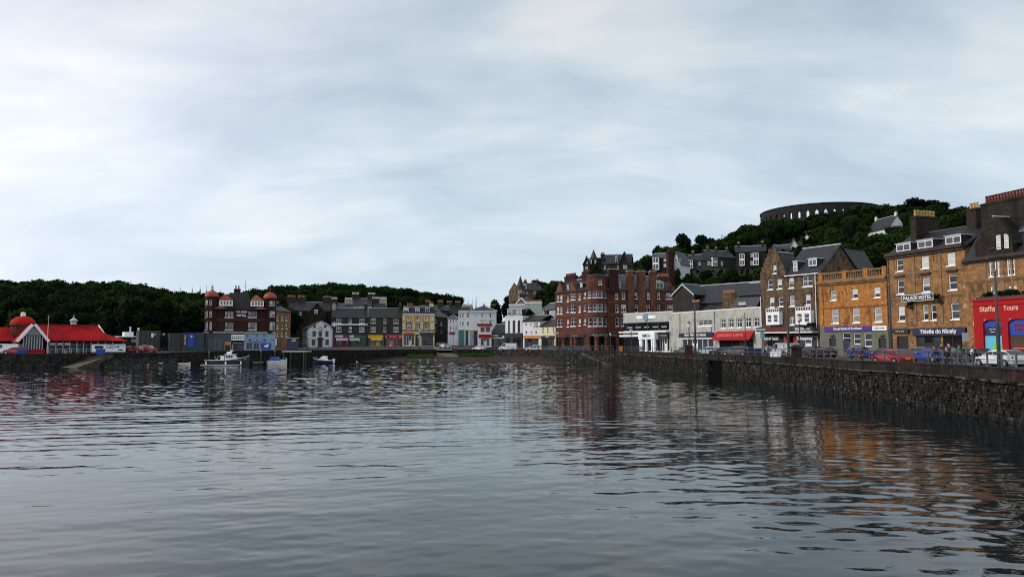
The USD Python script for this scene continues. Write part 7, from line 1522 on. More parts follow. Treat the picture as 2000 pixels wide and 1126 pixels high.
railing('railing', 'grey two-bar railing on the parapet left of the reddish stone pier', path_pts(list(np.linspace(1338, 1205, 20)), off=-.3), 3.06)
railing('railing', 'railing along the far wall in front of the red tenement', path_pts(list(np.linspace(1195, 1085, 16)), off=-.3), 2.98, 1.0, r=.035, pr=.05)
railing('railing', 'railing along the far wall in front of the white buildings', path_pts(list(np.linspace(1080, 890, 24)), off=-.3), 2.98, 1.0, r=.035, pr=.05)
railing('railing', 'thin railing along the far wall in front of the grey hotels', path_pts(list(np.linspace(845, 700, 20)), off=-.3), 2.92, 1.0, r=.035, pr=.05)
railing('railing', 'railing along the quay beside the timber sheds', path_pts(list(np.linspace(380, 300, 12)), off=-.6), 2.5, 1.0, r=.035, pr=.05)
# ------------------------------------------------------------------ poles, lamps, signs
def pole(px, d, ztop, label, zb=2.5, r=.11, split=.45, group=None):
    x, y = gxy(px, d); p = thing('lamp_column', label, 'lamp post', (x, y, zb), 0, group)
    h = ztop - zb; put('base', MB().cyl((0, 0, 0), (0, 0, h * split), r * 1.5, r * 1.3, 10), M['black_paint'], p); put('shaft', MB().cyl((0, 0, h * split), (0, 0, h), r * 1.1, r * .8, 10), M['dark_metal'], p); put('cap', MB().cyl((0, 0, h), (0, 0, h + .15), r * 1.0, r * .7, 10), M['galv'], p)
pole(1950, 64, at(1950, 530, 64)[2], 'tall dark column standing in front of the red shop front'); pole(1740.5, 79, at(1740, 557, 79)[2], 'tall dark column between the bank and the hotel', r=.13); pole(1540, 100, at(1540, 588, 100)[2], 'dark column in front of the brown gabled hotel', r=.12); pole(1358, 122, at(1358, 590, 122)[2], 'dark column with pale top in front of the grey concrete shops', r=.13); pole(1456, 122, at(1456, 612, 122)[2], 'slim column in front of the red awning', r=.08)
def old_lamp(px, d, top, label, zb, s=1.0):
    x, y = gxy(px, d); p = thing('street_lamp', label, 'street lamp', (x, y, zb)); h = at(px, top, d)[2] - zb
    put('column', MB().lathe([(.25, 0), (.25, .5), (.12, .7), (.10, 1.4), (.07, 1.5), (.055, h - 1.2), (.12, h - 1.1), (.05, h - .95)], n=10).box(-.4, .4, -.03, .03, h - 1.5, h - 1.45), M['black_paint'], p)
    put('lantern', MB().lathe([(.12, h - .95), (.30, h - .3), (.30, h - .28)], n=6), M['lamp_clear'], p); put('lantern_cap', MB().lathe([(.36, h - .27), (.1, h - .08), (.03, h)], n=6), M['black_paint'], p)
old_lamp(1346, 117.5, 627, 'old black street lamp with a clear lantern above the reddish stone pier', 3.0); old_lamp(1562, 100, 612, 'old black lamp just right of the dark column by the brown gabled hotel', 2.5); old_lamp(1233, 150, 640, 'black lamp with hanging baskets in front of the white store', 2.5)
for px, d, top, lab in ((621, 215, 640, 'lamp post in front of the inn doorway'), (601.5, 216, 652, 'lamp post at the left corner of the inn'), (885, 232, 640, 'lamp post with red flower baskets by the side street'), (820, 225, 640, 'lamp post in front of the cream building')): old_lamp(px, d, top, lab, 2.9)
def sign_pole(px, d, top, pw, ph, mat, label, zb=2.5, pm='galv', dz=0.0):
    x, y = gxy(px, d); p = thing('road_sign', label, 'sign', (x, y, zb), math.atan2(y, x) - math.pi / 2); h = at(px, top, d)[2] - zb
    put('post', MB().cyl((0, 0, 0), (0, 0, h), .045, n=8), M[pm], p); put('panel', MB().box(-pw / 2, pw / 2, -.09, -.05, h - ph, h), M[mat], p); return p, h
p_, h_ = sign_pole(1886, 56, 649, .42, .66, 'grey_paint', 'back of a grey road sign on a pole by the group of walkers'); 
sign_pole(1489.5, 98, 647, .5, .9, 'sky_blue', 'bluish sign pole beside the blue information board'); sign_pole(1192, 172, 650, .3, .5, 'white_paint', 'thin white pole in front of the red tenement columns'); sign_pole(1086, 190, 648, 1.2, .5, 'lead', 'pale street sign left of the red tenement'); sign_pole(817, 232, 655, .5, .6, 'lead', 'white sign pole in front of the cream building'); sign_pole(983, 222, 655, .5, .5, 'white_paint', 'round white traffic sign in front of the dark shop'); sign_pole(925.5, 230, 655, .7, .7, 'blue_paint', 'blue round traffic sign in front of the white corner building')
x, y = gxy(1497, 99); p = thing('information_board', 'light blue information board on two legs by the parapet', 'notice board', (x, y, 2.5), math.atan2(y, x) - math.pi / 2)
put('board', MB().box(-.65, .65, -.05, 0, .75, 1.65), M['sky_blue'], p); put('map_print', MB().box(-.5, -.05, -.06, -.051, .85, 1.5), M['lead'], p)
for s_ in (-.5, .5): put('leg', MB().box(s_ - .04, s_ + .04, 0.002, .06, 0, 1.7), M['dark_metal'], p)
def crate(px, d, w, h, dd, mat, name, label, cat, zb=2.5, lid=True):
    x, y = gxy(px, d); p = thing(name, label, cat, (x, y, zb), math.atan2(y, x) - math.pi / 2)
    put('body', MB().hexa([(-w / 2 * .94, -dd / 2 * .94, 0), (w / 2 * .94, -dd / 2 * .94, 0), (w / 2 * .94, dd / 2 * .94, 0), (-w / 2 * .94, dd / 2 * .94, 0), (-w / 2, -dd / 2, h), (w / 2, -dd / 2, h), (w / 2, dd / 2, h), (-w / 2, dd / 2, h)]), M[mat], p)
    if lid: put('rim', MB().box(-w / 2 - .05, w / 2 + .05, -dd / 2 - .05, dd / 2 + .05, h + .002, h + .09), M[mat], p)
    for k in (-1, 1): put('side_rib', MB().box(k * w * .25 - .05, k * w * .25 + .05, -dd / 2 - .06, -dd / 2 * .93, .1, h * .95), M[mat], p)
crate(1472, 108, 2.6, 1.1, 1.2, 'navy', 'storage_box', 'dark blue storage box behind the railing by the information board', 'box', 2.62); crate(1213, 152, .7, 1.0, .6, 'orange_paint', 'grit_bin', 'orange bin on the far promenade by the white store', 'bin', 3.0)
crate(1511, 82, .8, .45, .4, 'white_paint', 'white_box', 'left white box sitting on the parapet by the stone pier', 'box', 3.06); crate(1520, 81.5, .5, .45, .4, 'white_paint', 'white_box', 'small right white box sitting on the parapet by the stone pier', 'box', 3.06)
crate(197, 150.5, 1.7, 1.0, 1.2, 'blue_paint', 'skip', 'bright blue skip at the head of the stone slipway', 'skip', 2.42); crate(74, 150.5, 2.4, .9, 1.2, 'red_paint', 'fish_bin', 'red bin in front of the restaurant gable, right of the blue tarpaulin', 'bin', 2.42); crate(64, 150.6, 1.6, .7, 1.2, 'red_paint', 'fish_bin', 'smaller red bin in front of the restaurant gable', 'bin', 2.42)
crate(45, 150.5, 2.1, .85, 1.3, 'blue_paint', 'covered_crate', 'blue covered crate left of the red bins', 'crate', 2.42); crate(130, 149.6, .42, .7, .42, 'orange_paint', 'mooring_bollard', 'pale orange bollard on the pier edge', 'bollard', 2.42, lid=True)
x, y = gxy(92.5, 151); p = thing('flagpole', 'thin white flagpole in front of the red roof', 'flagpole', (x, y, 2.42)); put('mast', MB().cyl((0, 0, 0), (0, 0, at(92, 617, 151)[2] - 2.42), .07, .035, 8), M['offwhite'], p); put('truck', MB().ball((0, 0, at(92, 617, 151)[2] - 2.42), .09, 1), M['offwhite'], p)
x, y = gxy(269.5, 165); p = thing('camera_mast', 'grey mast with a pale camera head behind the parked cars', 'mast', (x, y, 2.5)); hh = at(269, 641, 165)[2] - 2.5; put('mast', MB().cyl((0, 0, 0), (0, 0, hh), .07, .05, 8), M['galv'], p); put('camera_head', MB().box(-.2, .2, -.2, .2, hh - .4, hh + .15), M['offwhite'], p)
for px, lab in ((409, 'leftmost timber pile against the quay below the domed hotel'), (510, 'timber pile against the quay below the blue poster'), (537, 'timber pile against the quay at the right corner of the domed hotel'), (568, 'timber pile against the quay below the blue kiosk'), (597, 'timber pile against the quay below the left side of the inn')):
    e = water_edge(px); x, y = gxy(px, e - .5); p = thing('mooring_pile', lab, 'pile', (x, y, -1.2)); put('pile', MB().cyl((0, 0, 0), (0, 0, 4.0), .2, .18, 8), M['timber_c'], p); put('pile_cap', MB().cyl((0, 0, 4.0), (0, 0, 4.06), .22, n=8), M['offwhite'], p)
x, y = gxy(575, 168.5); p = thing('landing_stage', 'pale landing stage on the quay in front of the blue kiosk', 'jetty', (x, y, 2.62)); put('deck', MB().box(-2.6, 2.6, -.6, 5, 0.1, .3), M['lead'], p)
for s_ in (-2.2, 2.2): put('leg', MB().cyl((s_, -.4, -4), (s_, -.4, .1), .12), M['timber_c'], p)
# ------------------------------------------------------------------ cars
def car_paint(name, c): 
    M[name] = usdkit.material(stage, '/World/Looks/' + name, {'p': ('principled_bsdf', {'base_color': c, 'roughness': .35, 'coat_weight': .6, 'coat_roughness': .08, 'metallic': .15})}, [], surface='p.BSDF')
for nm, c in (('car_white', (.62, .64, .66)), ('car_red', (.27, .006, .008)), ('car_blue', (.012, .03, .25)), ('car_black', (.012, .012, .014)), ('car_grey', (.10, .105, .11)), ('car_silver', (.36, .38, .40)), ('car_pale', (.42, .52, .56)), ('car_purple', (.05, .03, .12))): car_paint(nm, c)
PROF = {'hatch': [(2.05, .28), (2.08, .55), (2.0, .72), (1.6, .86), (1.05, .95), (.35, 1.38), (-.3, 1.48), (-1.25, 1.45), (-1.93, 1.0), (-2.02, .9), (-2.05, .6), (-2.0, .30)],
        'saloon': [(2.2, .28), (2.24, .55), (2.15, .72), (1.7, .86), (1.1, .94), (.4, 1.36), (-.2, 1.44), (-.9, 1.40), (-1.5, 1.05), (-2.1, 1.0), (-2.24, .62), (-2.2, .30)],
        'estate': [(2.2, .28), (2.24, .58), (2.12, .78), (1.65, .95), (1.1, 1.04), (.5, 1.50), (-.2, 1.60), (-1.7, 1.57), (-2.12, 1.15), (-2.2, .65), (-2.15, .30)],
        'van': [(2.45, .32), (2.5, .7), (2.4, 1.0), (1.9, 1.15), (1.35, 1.95), (.9, 2.1), (-2.35, 2.1), (-2.45, 1.9), (-2.48, .5), (-2.45, .32)]}
def car(px, d, deg, paint, kind, label, zb=None, cat='car', group=None):
    pr = np.array(PROF[kind]); L = pr[:, 0].max(); W = .9 if kind != 'van' else 1.0
    x, y = gxy(px, d); p = thing({'van': 'parked_van'}.get(kind, 'parked_car'), label, {'van': 'van'}.get(kind, cat), (x, y, ground_at(px, d) if zb is None else zb), math.radians(deg), group)
    belt = .95 if kind != 'van' else 1.2; ztop = pr[:, 1].max()
    def hw(xx, z):
        a = W * (1 - .10 * np.abs(xx / L) ** 4) * (1 - .05 * np.clip((.6 - z) / .4, 0, 1))
        return a * (1 - .22 * np.clip((z - belt) / (ztop - belt), 0, 1) * (1 if kind != 'van' else .5))
    P = Polygon(np.vstack([pr, [(-L + .05, .26), (L - .05, .26)][::1]]) if False else pr).buffer(0)
    P = P.buffer(-.04).buffer(.04)
    wx = (L * .66, -L * .62); wr = .33 if kind != 'van' else .36
    for q in wx: P = P.difference(sbox(q - wr - .05, 0, q + wr + .05, .33).union(Polygon([(q + (wr + .06) * math.cos(t), .33 + (wr + .06) * math.sin(t)) for t in np.linspace(0, math.pi, 12)])))
    P = P.segmentize(.22) if hasattr(P, 'segmentize') else P
    mb = MB(); mb.ext(P, -.5, .5); v, f = mb.get(); s = np.sign(v[:, 1]); v[:, 1] = s * hw(v[:, 0], v[:, 2])
    put('body', (v, f), M[paint], p)
    # glass: sides from the part of the profile above the belt, drawn in a little
    cab = P.intersection(sbox(-L, belt + .04, L, ztop - .08)).buffer(-.07)
    if kind == 'van': cab = cab.intersection(sbox(.55, 0, 3, 3))
    else: cab = cab.intersection(sbox(-L * .82, 0, L * .55, 3))
    cab = cab.difference(sbox(-.16, 0, -.06, 3))
    for g in getattr(cab, 'geoms', [cab]):
        if g.area < .03: continue
        for sd in (-1, 1):
            m = MB().ext(g, -.01, .01); v, f = m.get(); v[:, 1] = sd * (hw(v[:, 0], v[:, 2]) + .006) + v[:, 1] * .8; put('side_window', (v, f), M['glass_dark'], p)
    up = [q for q in pr if q[1] > belt - .02]
    fr = [q for q in pr if q[0] > 0 and q[1] >= (.9 if kind != 'van' else 1.1)]; a, b_ = np.array(fr[-2] if kind != 'van' else fr[0]), np.array(fr[-1] if kind != 'van' else fr[1])
    def screen(a, b_, nm):
        a2, b2 = a + (b_ - a) * .1, a + (b_ - a) * .9; n = np.array([b_[1] - a[1], -(b_[0] - a[0])]); n /= np.linalg.norm(n); n *= np.sign(n @ ((a + b_) / 2 - [0, .7])); a2, b2 = a2 + n * .015, b2 + n * .015
        ha, hb = hw(a2[0], a2[1]) * .9, hw(b2[0], b2[1]) * .9
        put(nm, MB().slab([(a2[0], -ha, a2[1]), (a2[0], ha, a2[1]), (b2[0], hb, b2[1]), (b2[0], -hb, b2[1])], .012), M['glass_dim'], p)
    screen(a, b_, 'windscreen')
    re = [q for q in pr if q[0] < 0 and q[1] >= .93]
    if kind != 'van': screen(np.array(re[1]), np.array(re[2]), 'rear_window')
    for q in wx:
        for sd in (-1, 1):
            t = put('wheel', MB().cyl((q, sd * (W - .22), .33), (q, sd * (W - .01), .33), wr, n=16), M['rubber'], p); put('rim', MB().cyl((q, sd * (W - .02), .33), (q, sd * (W + .004), .33), wr * .62, wr * .55, n=10), M['steel'], t)
    for sd in (-1, 1):
        put('headlight', MB().ball((L - .12, sd * W * .72, .68 if kind != 'van' else .85), (.12, .2, .08), 1), M['lamp_clear'], p); put('tail_light', MB().ball((-L + .08, sd * W * .78, .85), (.07, .14, .1), 1), M['lamp_red'], p)
        put('mirror', MB().ball((L * .36, sd * (W + .06), belt + .06), (.07, .09, .07), 1), M[paint], p)
    put('number_plate', MB().box(-L - .0, -L + .03, -.26, .26, .55, .66), M['plate_yellow'], p)
    put('sill', MB().box(-L * .85, L * .85, -W * .86, W * .86, .2, .29), M['rubber'], p)
    return p
AW, TW = 98, -82
car(1951, 66, AW + 4, 'car_white', 'hatch', 'white hatchback nearest the railing at the right edge', 2.45); car(1743, 72, AW + 2, 'car_red', 'hatch', 'bright red hatchback behind the railing'); car(1817, 81, AW, 'car_blue', 'saloon', 'blue car behind the group of walkers'); car(1795, 95, AW + 4, 'car_grey', 'estate', 'dark grey estate car with silver roof rails before the hotel bar'); car(1902, 84, AW, 'car_black', 'hatch', 'black hatchback behind the white hatchback')
car(1679, 107, TW - 6, 'car_blue', 'estate', 'dark blue car parked against the grey bank front'); car(1728, 104, AW + 6, 'car_black', 'saloon', 'black saloon low in front of the grey bank doorway'); car(1583, 116, AW + 6, 'car_black', 'estate', 'black estate car under the right awning'); car(1608, 111, AW + 6, 'car_black', 'hatch', 'black hatchback parked right of the black estate'); car(1533, 113, AW + 8, 'car_silver', 'van', 'silver van in front of the left awning')
car(1381, 134, AW + 55, 'car_pale', 'hatch', 'pale blue-white car before the blue pharmacy sign'); car(1338, 142, AW + 50, 'car_grey', 'hatch', 'grey car left of the pale car'); car(1412, 129, AW + 50, 'car_black', 'saloon', 'dark saloon before the left part of the red awning'); car(1436, 126, AW + 50, 'car_grey', 'estate', 'dark grey estate before the middle of the red awning')
car(1129, 180, 170, 'car_purple', 'saloon', 'dark purple car parked at the head of the harbour steps'); car(1043, 205, 165, 'car_white', 'estate', 'white car in front of the orange fascia'); car(992, 214, 168, 'car_white', 'van', 'white van in front of the stepped white building'); car(936, 226, 150, 'car_white', 'hatch', 'white car below the red framed shop'); car(1075, 198, 168, 'car_grey', 'hatch', 'grey car in front of the pale yellow house'); car(1108, 188, 172, 'car_black', 'hatch', 'small dark car at the left columns of the red tenement')
car(862, 258, 60, 'car_black', 'hatch', 'dark car turning out of the side street'); car(870, 246, 60, 'car_white', 'hatch', 'pale car at the mouth of the side street')
car(262, 170, 175, 'car_red', 'hatch', 'red car parked left of the grey mast'); car(286, 172, 178, 'car_red', 'saloon', 'dark red car parked right of the grey mast'); car(249, 174, 175, 'car_white', 'saloon', 'white saloon behind the end of the banner board'); car(281, 181, 178, 'car_silver', 'estate', 'silver estate car behind the red cars'); car(15, 154, 185, 'car_white', 'van', 'white van at the far left edge of the pier'); car(31, 152.5, 180, 'car_red', 'hatch', 'red car beside the white van on the pier')
# ------------------------------------------------------------------ people
for nm, c in (('skin', (.42, .22, .15)), ('cloth_black', (.012, .012, .014)), ('cloth_navy', (.015, .02, .045)), ('cloth_maroon', (.07, .012, .03)), ('cloth_green', (.05, .11, .075)), ('cloth_denim', (.05, .07, .13)), ('cloth_grey', (.10, .10, .11)), ('cloth_white', (.6, .6, .6)), ('cloth_red', (.3, .015, .02)), ('cloth_pink', (.5, .2, .24)), ('hair_brown', (.05, .03, .018)), ('hair_grey', (.38, .37, .35)), ('hair_dark', (.015, .012, .01)), ('cloth_blue', (.06, .12, .3)), ('leather', (.03, .02, .015))): plain(nm, c, .8, var=.2, vs=6)
def chain(J, R, bones, edge=.05):
    man = manifold3d.Manifold()
    for a, b_ in bones:
        s = [manifold3d.Manifold.sphere(R[k], 14).translate(tuple(map(float, J[k]))) for k in (a, b_)]
        man = man + manifold3d.Manifold.batch_hull(s)
    man = man.refine_to_length(edge); m = man.to_mesh(); t = trimesh.Trimesh(m.vert_properties[:, :3], m.tri_verts, process=True)
    trimesh.smoothing.filter_taubin(t, iterations=6); return t.vertices, t.faces
def person(px, d, deg, label, top, trousers, hair, h=1.7, stride=.22, hat=None, zb=None, bend=0.0, sit=False, arm=0.15, scarf=None, group=None, bag=None):
    """x is forward; a walking or standing figure"""
    x, y = gxy(px, d); zb = (ground_at(px, d) + .12 if zb is None else zb); p = thing('person', label, 'person', (x, y, zb), math.radians(deg), group)
    k = h / 1.7; s = stride
    J = {'pel': (0, 0, .93), 'che': (.02 + bend, 0, 1.27), 'nec': (.03 + bend * 1.3, 0, 1.44), 'hd0': (.05 + bend * 1.5, 0, 1.54), 'hd1': (.055 + bend * 1.5, 0, 1.61)}
    R = {'pel': .135, 'che': .145, 'nec': .055, 'hd0': .075, 'hd1': .088}
    for n, sd in (('l', 1), ('r', -1)):
        J[n + 'hip'] = (0, .085 * sd, .90); J[n + 'kne'] = (.06 + s * .45 * sd, .09 * sd, .49); J[n + 'ank'] = (s * sd - .03, .085 * sd, .09 + (.05 if sd < 0 and s > .1 else 0)); J[n + 'toe'] = (s * sd + .13, .1 * sd, .035 + (.02 if sd < 0 and s > .1 else 0))
        J[n + 'sho'] = (.02 + bend, .185 * sd, 1.38); J[n + 'elb'] = (-s * .5 * sd - .03 + bend * .5, .245 * sd, 1.10); J[n + 'wri'] = (-s * .7 * sd + arm + bend * .4, .235 * sd, .87)
        R.update({n + 'hip': .095, n + 'kne': .058, n + 'ank': .042, n + 'toe': .035, n + 'sho': .062, n + 'elb': .044, n + 'wri': .03})
        w = np.array(J[n + 'wri']); e = np.array(J[n + 'elb']); dr = (w - e) / np.linalg.norm(w - e); J[n + 'pal'] = w + dr * .085; R[n + 'pal'] = .033
        for q in range(4):
            b0 = J[n + 'pal'] + np.array([(.027 - .018 * q), 0, 0]); J[f'{n}f{q}a'] = b0 + dr * .03; J[f'{n}f{q}b'] = b0 + dr * (.085 - .008 * abs(q - 1.3)) + np.array([.0, -.02 * sd, 0]); R[f'{n}f{q}a'] = .009; R[f'{n}f{q}b'] = .0075
        J[n + 'ta'] = w + dr * .04 + np.array([.03, 0, 0]); J[n + 'tb'] = w + dr * .085 + np.array([.055, -.012 * sd, 0]); R[n + 'ta'] = .011; R[n + 'tb'] = .009
    sc = lambda ks, g=0: ({q: np.array(J[q]) * k for q in ks}, {q: (R[q] + g) * k for q in ks})
    body = [('pel', 'che'), ('che', 'nec'), ('nec', 'hd0'), ('hd0', 'hd1')]; arms, legs, hands = [], [], []
    for n in 'lr':
        legs += [('pel', n + 'hip'), (n + 'hip', n + 'kne'), (n + 'kne', n + 'ank'), (n + 'ank', n + 'toe')]; arms += [('che', n + 'sho'), (n + 'sho', n + 'elb'), (n + 'elb', n + 'wri')]
        hands += [(n + 'wri', n + 'pal'), (n + 'ta', n + 'tb')] + [(f'{n}f{q}a', f'{n}f{q}b') for q in range(4)] + [(n + 'pal', f'{n}f{q}a') for q in range(4)] + [(n + 'wri', n + 'ta')]
    Jk, Rk = sc(J); bd = put('body', chain(Jk, Rk, body + arms + legs + hands, .045), M['skin'], p, smooth=True)
    hc = np.array(J['hd1']) * k
    put('face', MB().ball(hc + np.array([.092, 0, -.035]) * k, np.array([.018, .014, .022]) * k, 1).ball(hc + np.array([.078, .032, .0]) * k, .011 * k, 1).ball(hc + np.array([.078, -.032, .0]) * k, .011 * k, 1).ball(hc + np.array([.075, 0, -.075]) * k, np.array([.012, .025, .007]) * k, 1).ball(hc + np.array([0, .09, -.02]) * k, np.array([.02, .012, .028]) * k, 1).ball(hc + np.array([0, -.09, -.02]) * k, np.array([.02, .012, .028]) * k, 1), M['skin'], bd)
    put('hair', MB().ball(hc + np.array([-.022, 0, .018]) * k, np.array([.098, .097, .098]) * k, 2), M[hat or hair], bd)
    if hat: put('hat_brim', MB().ball(hc + np.array([0, 0, .05]) * k, np.array([.12, .11, .03]) * k, 1), M[hat], bd)
    Jk, Rk = sc(J, .022); Rk = dict(Rk); Rk['pel'] = .165 * k; put('jacket', chain(Jk, Rk, [('pel', 'che')] + arms, .05), M[top], bd, smooth=True)
    Jk, Rk = sc(J, .016); put('trousers', chain(Jk, Rk, [b_ for b_ in legs if not b_[1].endswith('toe')], .05), M[trousers], bd, smooth=True)
    for n in 'lr': put('shoe', MB().ball((np.array(J[n + 'toe']) * .6 + np.array(J[n + 'ank']) * .4 + [0, 0, -.02]) * k, np.array([.14, .052, .05]) * k, 1), M['leather'], bd)
    if scarf: put('scarf', MB().ball(np.array([.07 + bend, 0, 1.40]) * k, np.array([.09, .1, .07]) * k, 1), M[scarf], bd)
    if bag: put('bag', MB().ball(np.array([-.17, 0, 1.2]) * k, np.array([.12, .16, .24]) * k, 2), M[bag], bd)
person(1667, 76, 160, 'walker in a black coat and pink hat, left of the red car', 'cloth_black', 'cloth_black', 'hair_brown', 1.68, hat='cloth_pink'); person(1682, 75, 190, 'walker in a dark red coat beside the one with a pink hat', 'cloth_maroon', 'cloth_black', 'hair_brown', 1.58)
person(1829, 62, 170, 'bending person in a black jacket, leftmost of the group by the railing', 'cloth_black', 'cloth_black', 'hair_dark', 1.66, bend=.10); person(1852, 63, -60, 'tall grey-haired walker in a maroon jacket in the group by the railing', 'cloth_maroon', 'cloth_navy', 'hair_grey', 1.78); person(1847, 60.5, -95, 'walker in a black coat and pale scarf facing the bay', 'cloth_black', 'cloth_black', 'hair_brown', 1.6, scarf='cloth_white', stride=.1)
person(1871, 60.5, -30, 'walker in a green jacket and jeans beside the road sign', 'cloth_green', 'cloth_denim', 'hair_brown', 1.74, bag='cloth_grey'); person(1881, 63, 0, 'walker in black half hidden behind the green jacket', 'cloth_black', 'cloth_denim', 'hair_brown', 1.72); person(1899, 62, 40, 'person in dark clothes with a white bag near the white hatchback', 'cloth_black', 'cloth_black', 'hair_brown', 1.62, bag='cloth_white')
person(1838, 96, 90, 'white-haired person in a dark red top in front of the gift shop', 'cloth_maroon', 'cloth_navy', 'hair_grey', 1.75)
person(1499, 99, 200, 'person in a red top by the information board', 'cloth_red', 'cloth_black', 'hair_grey', 1.66); person(1494, 97, 120, 'person with a white rucksack by the information board', 'cloth_black', 'cloth_black', 'hair_dark', 1.68, bag='cloth_white'); person(1531, 100, 100, 'person in a white top behind the railing by the silver van', 'cloth_white', 'cloth_black', 'hair_dark', 1.68)
for i, (px, top, lab) in enumerate(((1244, 'cloth_black', 'person in black at the pavement tables before the white store'), (1250, 'cloth_blue', 'person in blue at the pavement tables before the white store'), (1256, 'cloth_grey', 'person in grey at the pavement tables before the white store'))): person(px, 160, 90 + 60 * i, lab, top, 'cloth_navy', 'hair_dark', 1.68, stride=.05)
person(1176, 182, 80, 'person in black passing the columns of the red tenement', 'cloth_black', 'cloth_black', 'hair_dark', 1.75); person(801, 236, -80, 'person in white and blue outside the cream building', 'cloth_white', 'cloth_denim', 'hair_brown', 1.7); person(763, 226, 180, 'person in white on the far promenade before the pink shop', 'cloth_white', 'cloth_black', 'hair_brown', 1.7); person(711, 232, 0, 'person in dark clothes near the yellow awning', 'cloth_navy', 'cloth_black', 'hair_dark', 1.7); person(860, 236, 150, 'person in white at the top of the pale slipway', 'cloth_white', 'cloth_grey', 'hair_dark', 1.7)
# ------------------------------------------------------------------ boats
def hull(L, B, H, sheer=.3, keel=-.3, n=14, fine=2.2):
    """an open shell, bow towards +x: rows of section points"""
    rows = []
    for t in np.linspace(0, 1, n):
        x = (t - .5) * L; b_ = B / 2 * (1 - max(0, (t - .35) / .65) ** fine) * (.88 + .12 * min(1, t / .2)); z1 = H + sheer * max(0, t - .3) ** 2 * 2; k = keel * (1 - max(0, (t - .75) / .25) ** 2)
        rows.append([(x, b_, z1), (x, b_ * .92, z1 * .45), (x + .0, b_ * .6, k * .6), (x, 0, k), (x, -b_ * .6, k * .6), (x, -b_ * .92, z1 * .45), (x, -b_, z1)])
    V = np.array(rows); m = V.shape[1]; idx = np.arange(n * m).reshape(n, m); F = []
    for i in range(n - 1):
        for j in range(m - 1): F += [[idx[i, j], idx[i + 1, j], idx[i + 1, j + 1]], [idx[i, j], idx[i + 1, j + 1], idx[i, j + 1]]]
        F += [[idx[i, 0], idx[i, -1], idx[i + 1, -1]], [idx[i, 0], idx[i + 1, -1], idx[i + 1, 0]]]
    for j in range(1, m - 1): F.append([idx[0, 0], idx[0, j], idx[0, j + 1]])
    return V.reshape(-1, 3), F
def band(L, B, H, sheer, z, n=14, fine=2.2):
    mb = MB(); P = []
    for t in np.linspace(0, 1, n):
        P.append(((t - .5) * L, B / 2 * (1 - max(0, (t - .35) / .65) ** fine) * (.88 + .12 * min(1, t / .2)) + .03, H + sheer * max(0, t - .3) ** 2 * 2 + z))
    for a, c in zip(P[:-1], P[1:]):
        for s in (1, -1): mb.cyl((a[0], s * a[1], a[2]), (c[0], s * c[1], c[2]), .05, n=5)
    return mb
def boat(px, d, name, label, cat, rz=0.0):
    x, y = gxy(px, d); return thing(name, label, cat, (x, y, .0), rz)
p = boat(446, 160.5, 'work_boat', 'white-cabined work boat with a black hull moored below the domed hotel', 'boat')
L, B = 9.0, 2.8
put('hull', MB().add(*hull(L, B, 1.0, .9)), M['black_paint'], p); put('gunwale', band(L, B, 1.0, .9, .05), M['white_paint'], p)
put('deck', MB().box(-4.2, 3.0, -1.1, 1.1, 1.02, 1.08), M['grey_paint'], p)
c = put('cabin', MB().hexa([(-.3, -.95, 1.08), (1.9, -.85, 1.08), (1.9, .85, 1.08), (-.3, .95, 1.08), (-.25, -.9, 2.25), (1.3, -.8, 2.25), (1.3, .8, 2.25), (-.25, .9, 2.25)]), M['white_paint'], p)
for k in range(3): put('cabin_window', MB().box(-.1 + k * .5, .25 + k * .5, -.97, -.93, 1.6, 2.05), M['glass_dark'], c)
put('fore_cabin', MB().hexa([(1.91, -.8, 1.08), (3.9, -.35, 1.25), (3.9, .35, 1.25), (1.91, .8, 1.08), (1.91, -.75, 1.6), (3.7, -.3, 1.6), (3.7, .3, 1.6), (1.91, .75, 1.6)]), M['white_paint'], p); put('aft_locker', MB().box(-1.3, -.5, -.8, .8, 1.09, 2.0), M['white_paint'], p); put('wheelhouse_door', MB().box(-.49, -.31, -.7, .7, 1.09, 2.2), M['navy'], p)
put('cabin_roof', MB().box(-.5, 1.6, -1.0, 1.0, 2.252, 2.33), M['white_paint'], c); put('life_raft', MB().cyl((-.1, -.3, 2.6), (.8, -.3, 2.6), .26, n=10), M['white_paint'], c); put('radar', MB().lathe([(.3, 0), (.33, .1), (.3, .22), (0, .26)], (.7, .2, 2.9), 12).cyl((.7, .2, 2.3), (.7, .2, 2.9), .05), M['white_paint'], c); put('aerial', MB().cyl((.7, .3, 2.33), (.7, .3, 4.4), .025), M['white_paint'], c)
put('stern_frame', MB().cyl((-2.0, -.9, 1.08), (-1.7, -.9, 2.0), .04).cyl((-1.7, -.9, 2.0), (-1.7, .9, 2.0), .04).cyl((-1.7, .9, 2.0), (-2.0, .9, 1.08), .04).cyl((-2.0, -.9, 1.08), (-2.5, -.9, 1.9), .04), M['offwhite'], p)
for xx in (-4.0, .1, 3.3): put('fender', MB().ball((xx, -B / 2 - .1, .45), (.16, .16, .42), 2), M['white_paint'], p)
x, y = gxy(436, 158.3); p = thing('pontoon', 'low white-edged pontoon in front of the work boat', 'pontoon', (x, y, 0)); put('deck', MB().box(-4.5, 3.5, -.4, .4, .05, .22), M['lead'], p); put('float', MB().box(-4.3, 3.3, -.35, .35, -.3, .049), M['black_paint'], p)
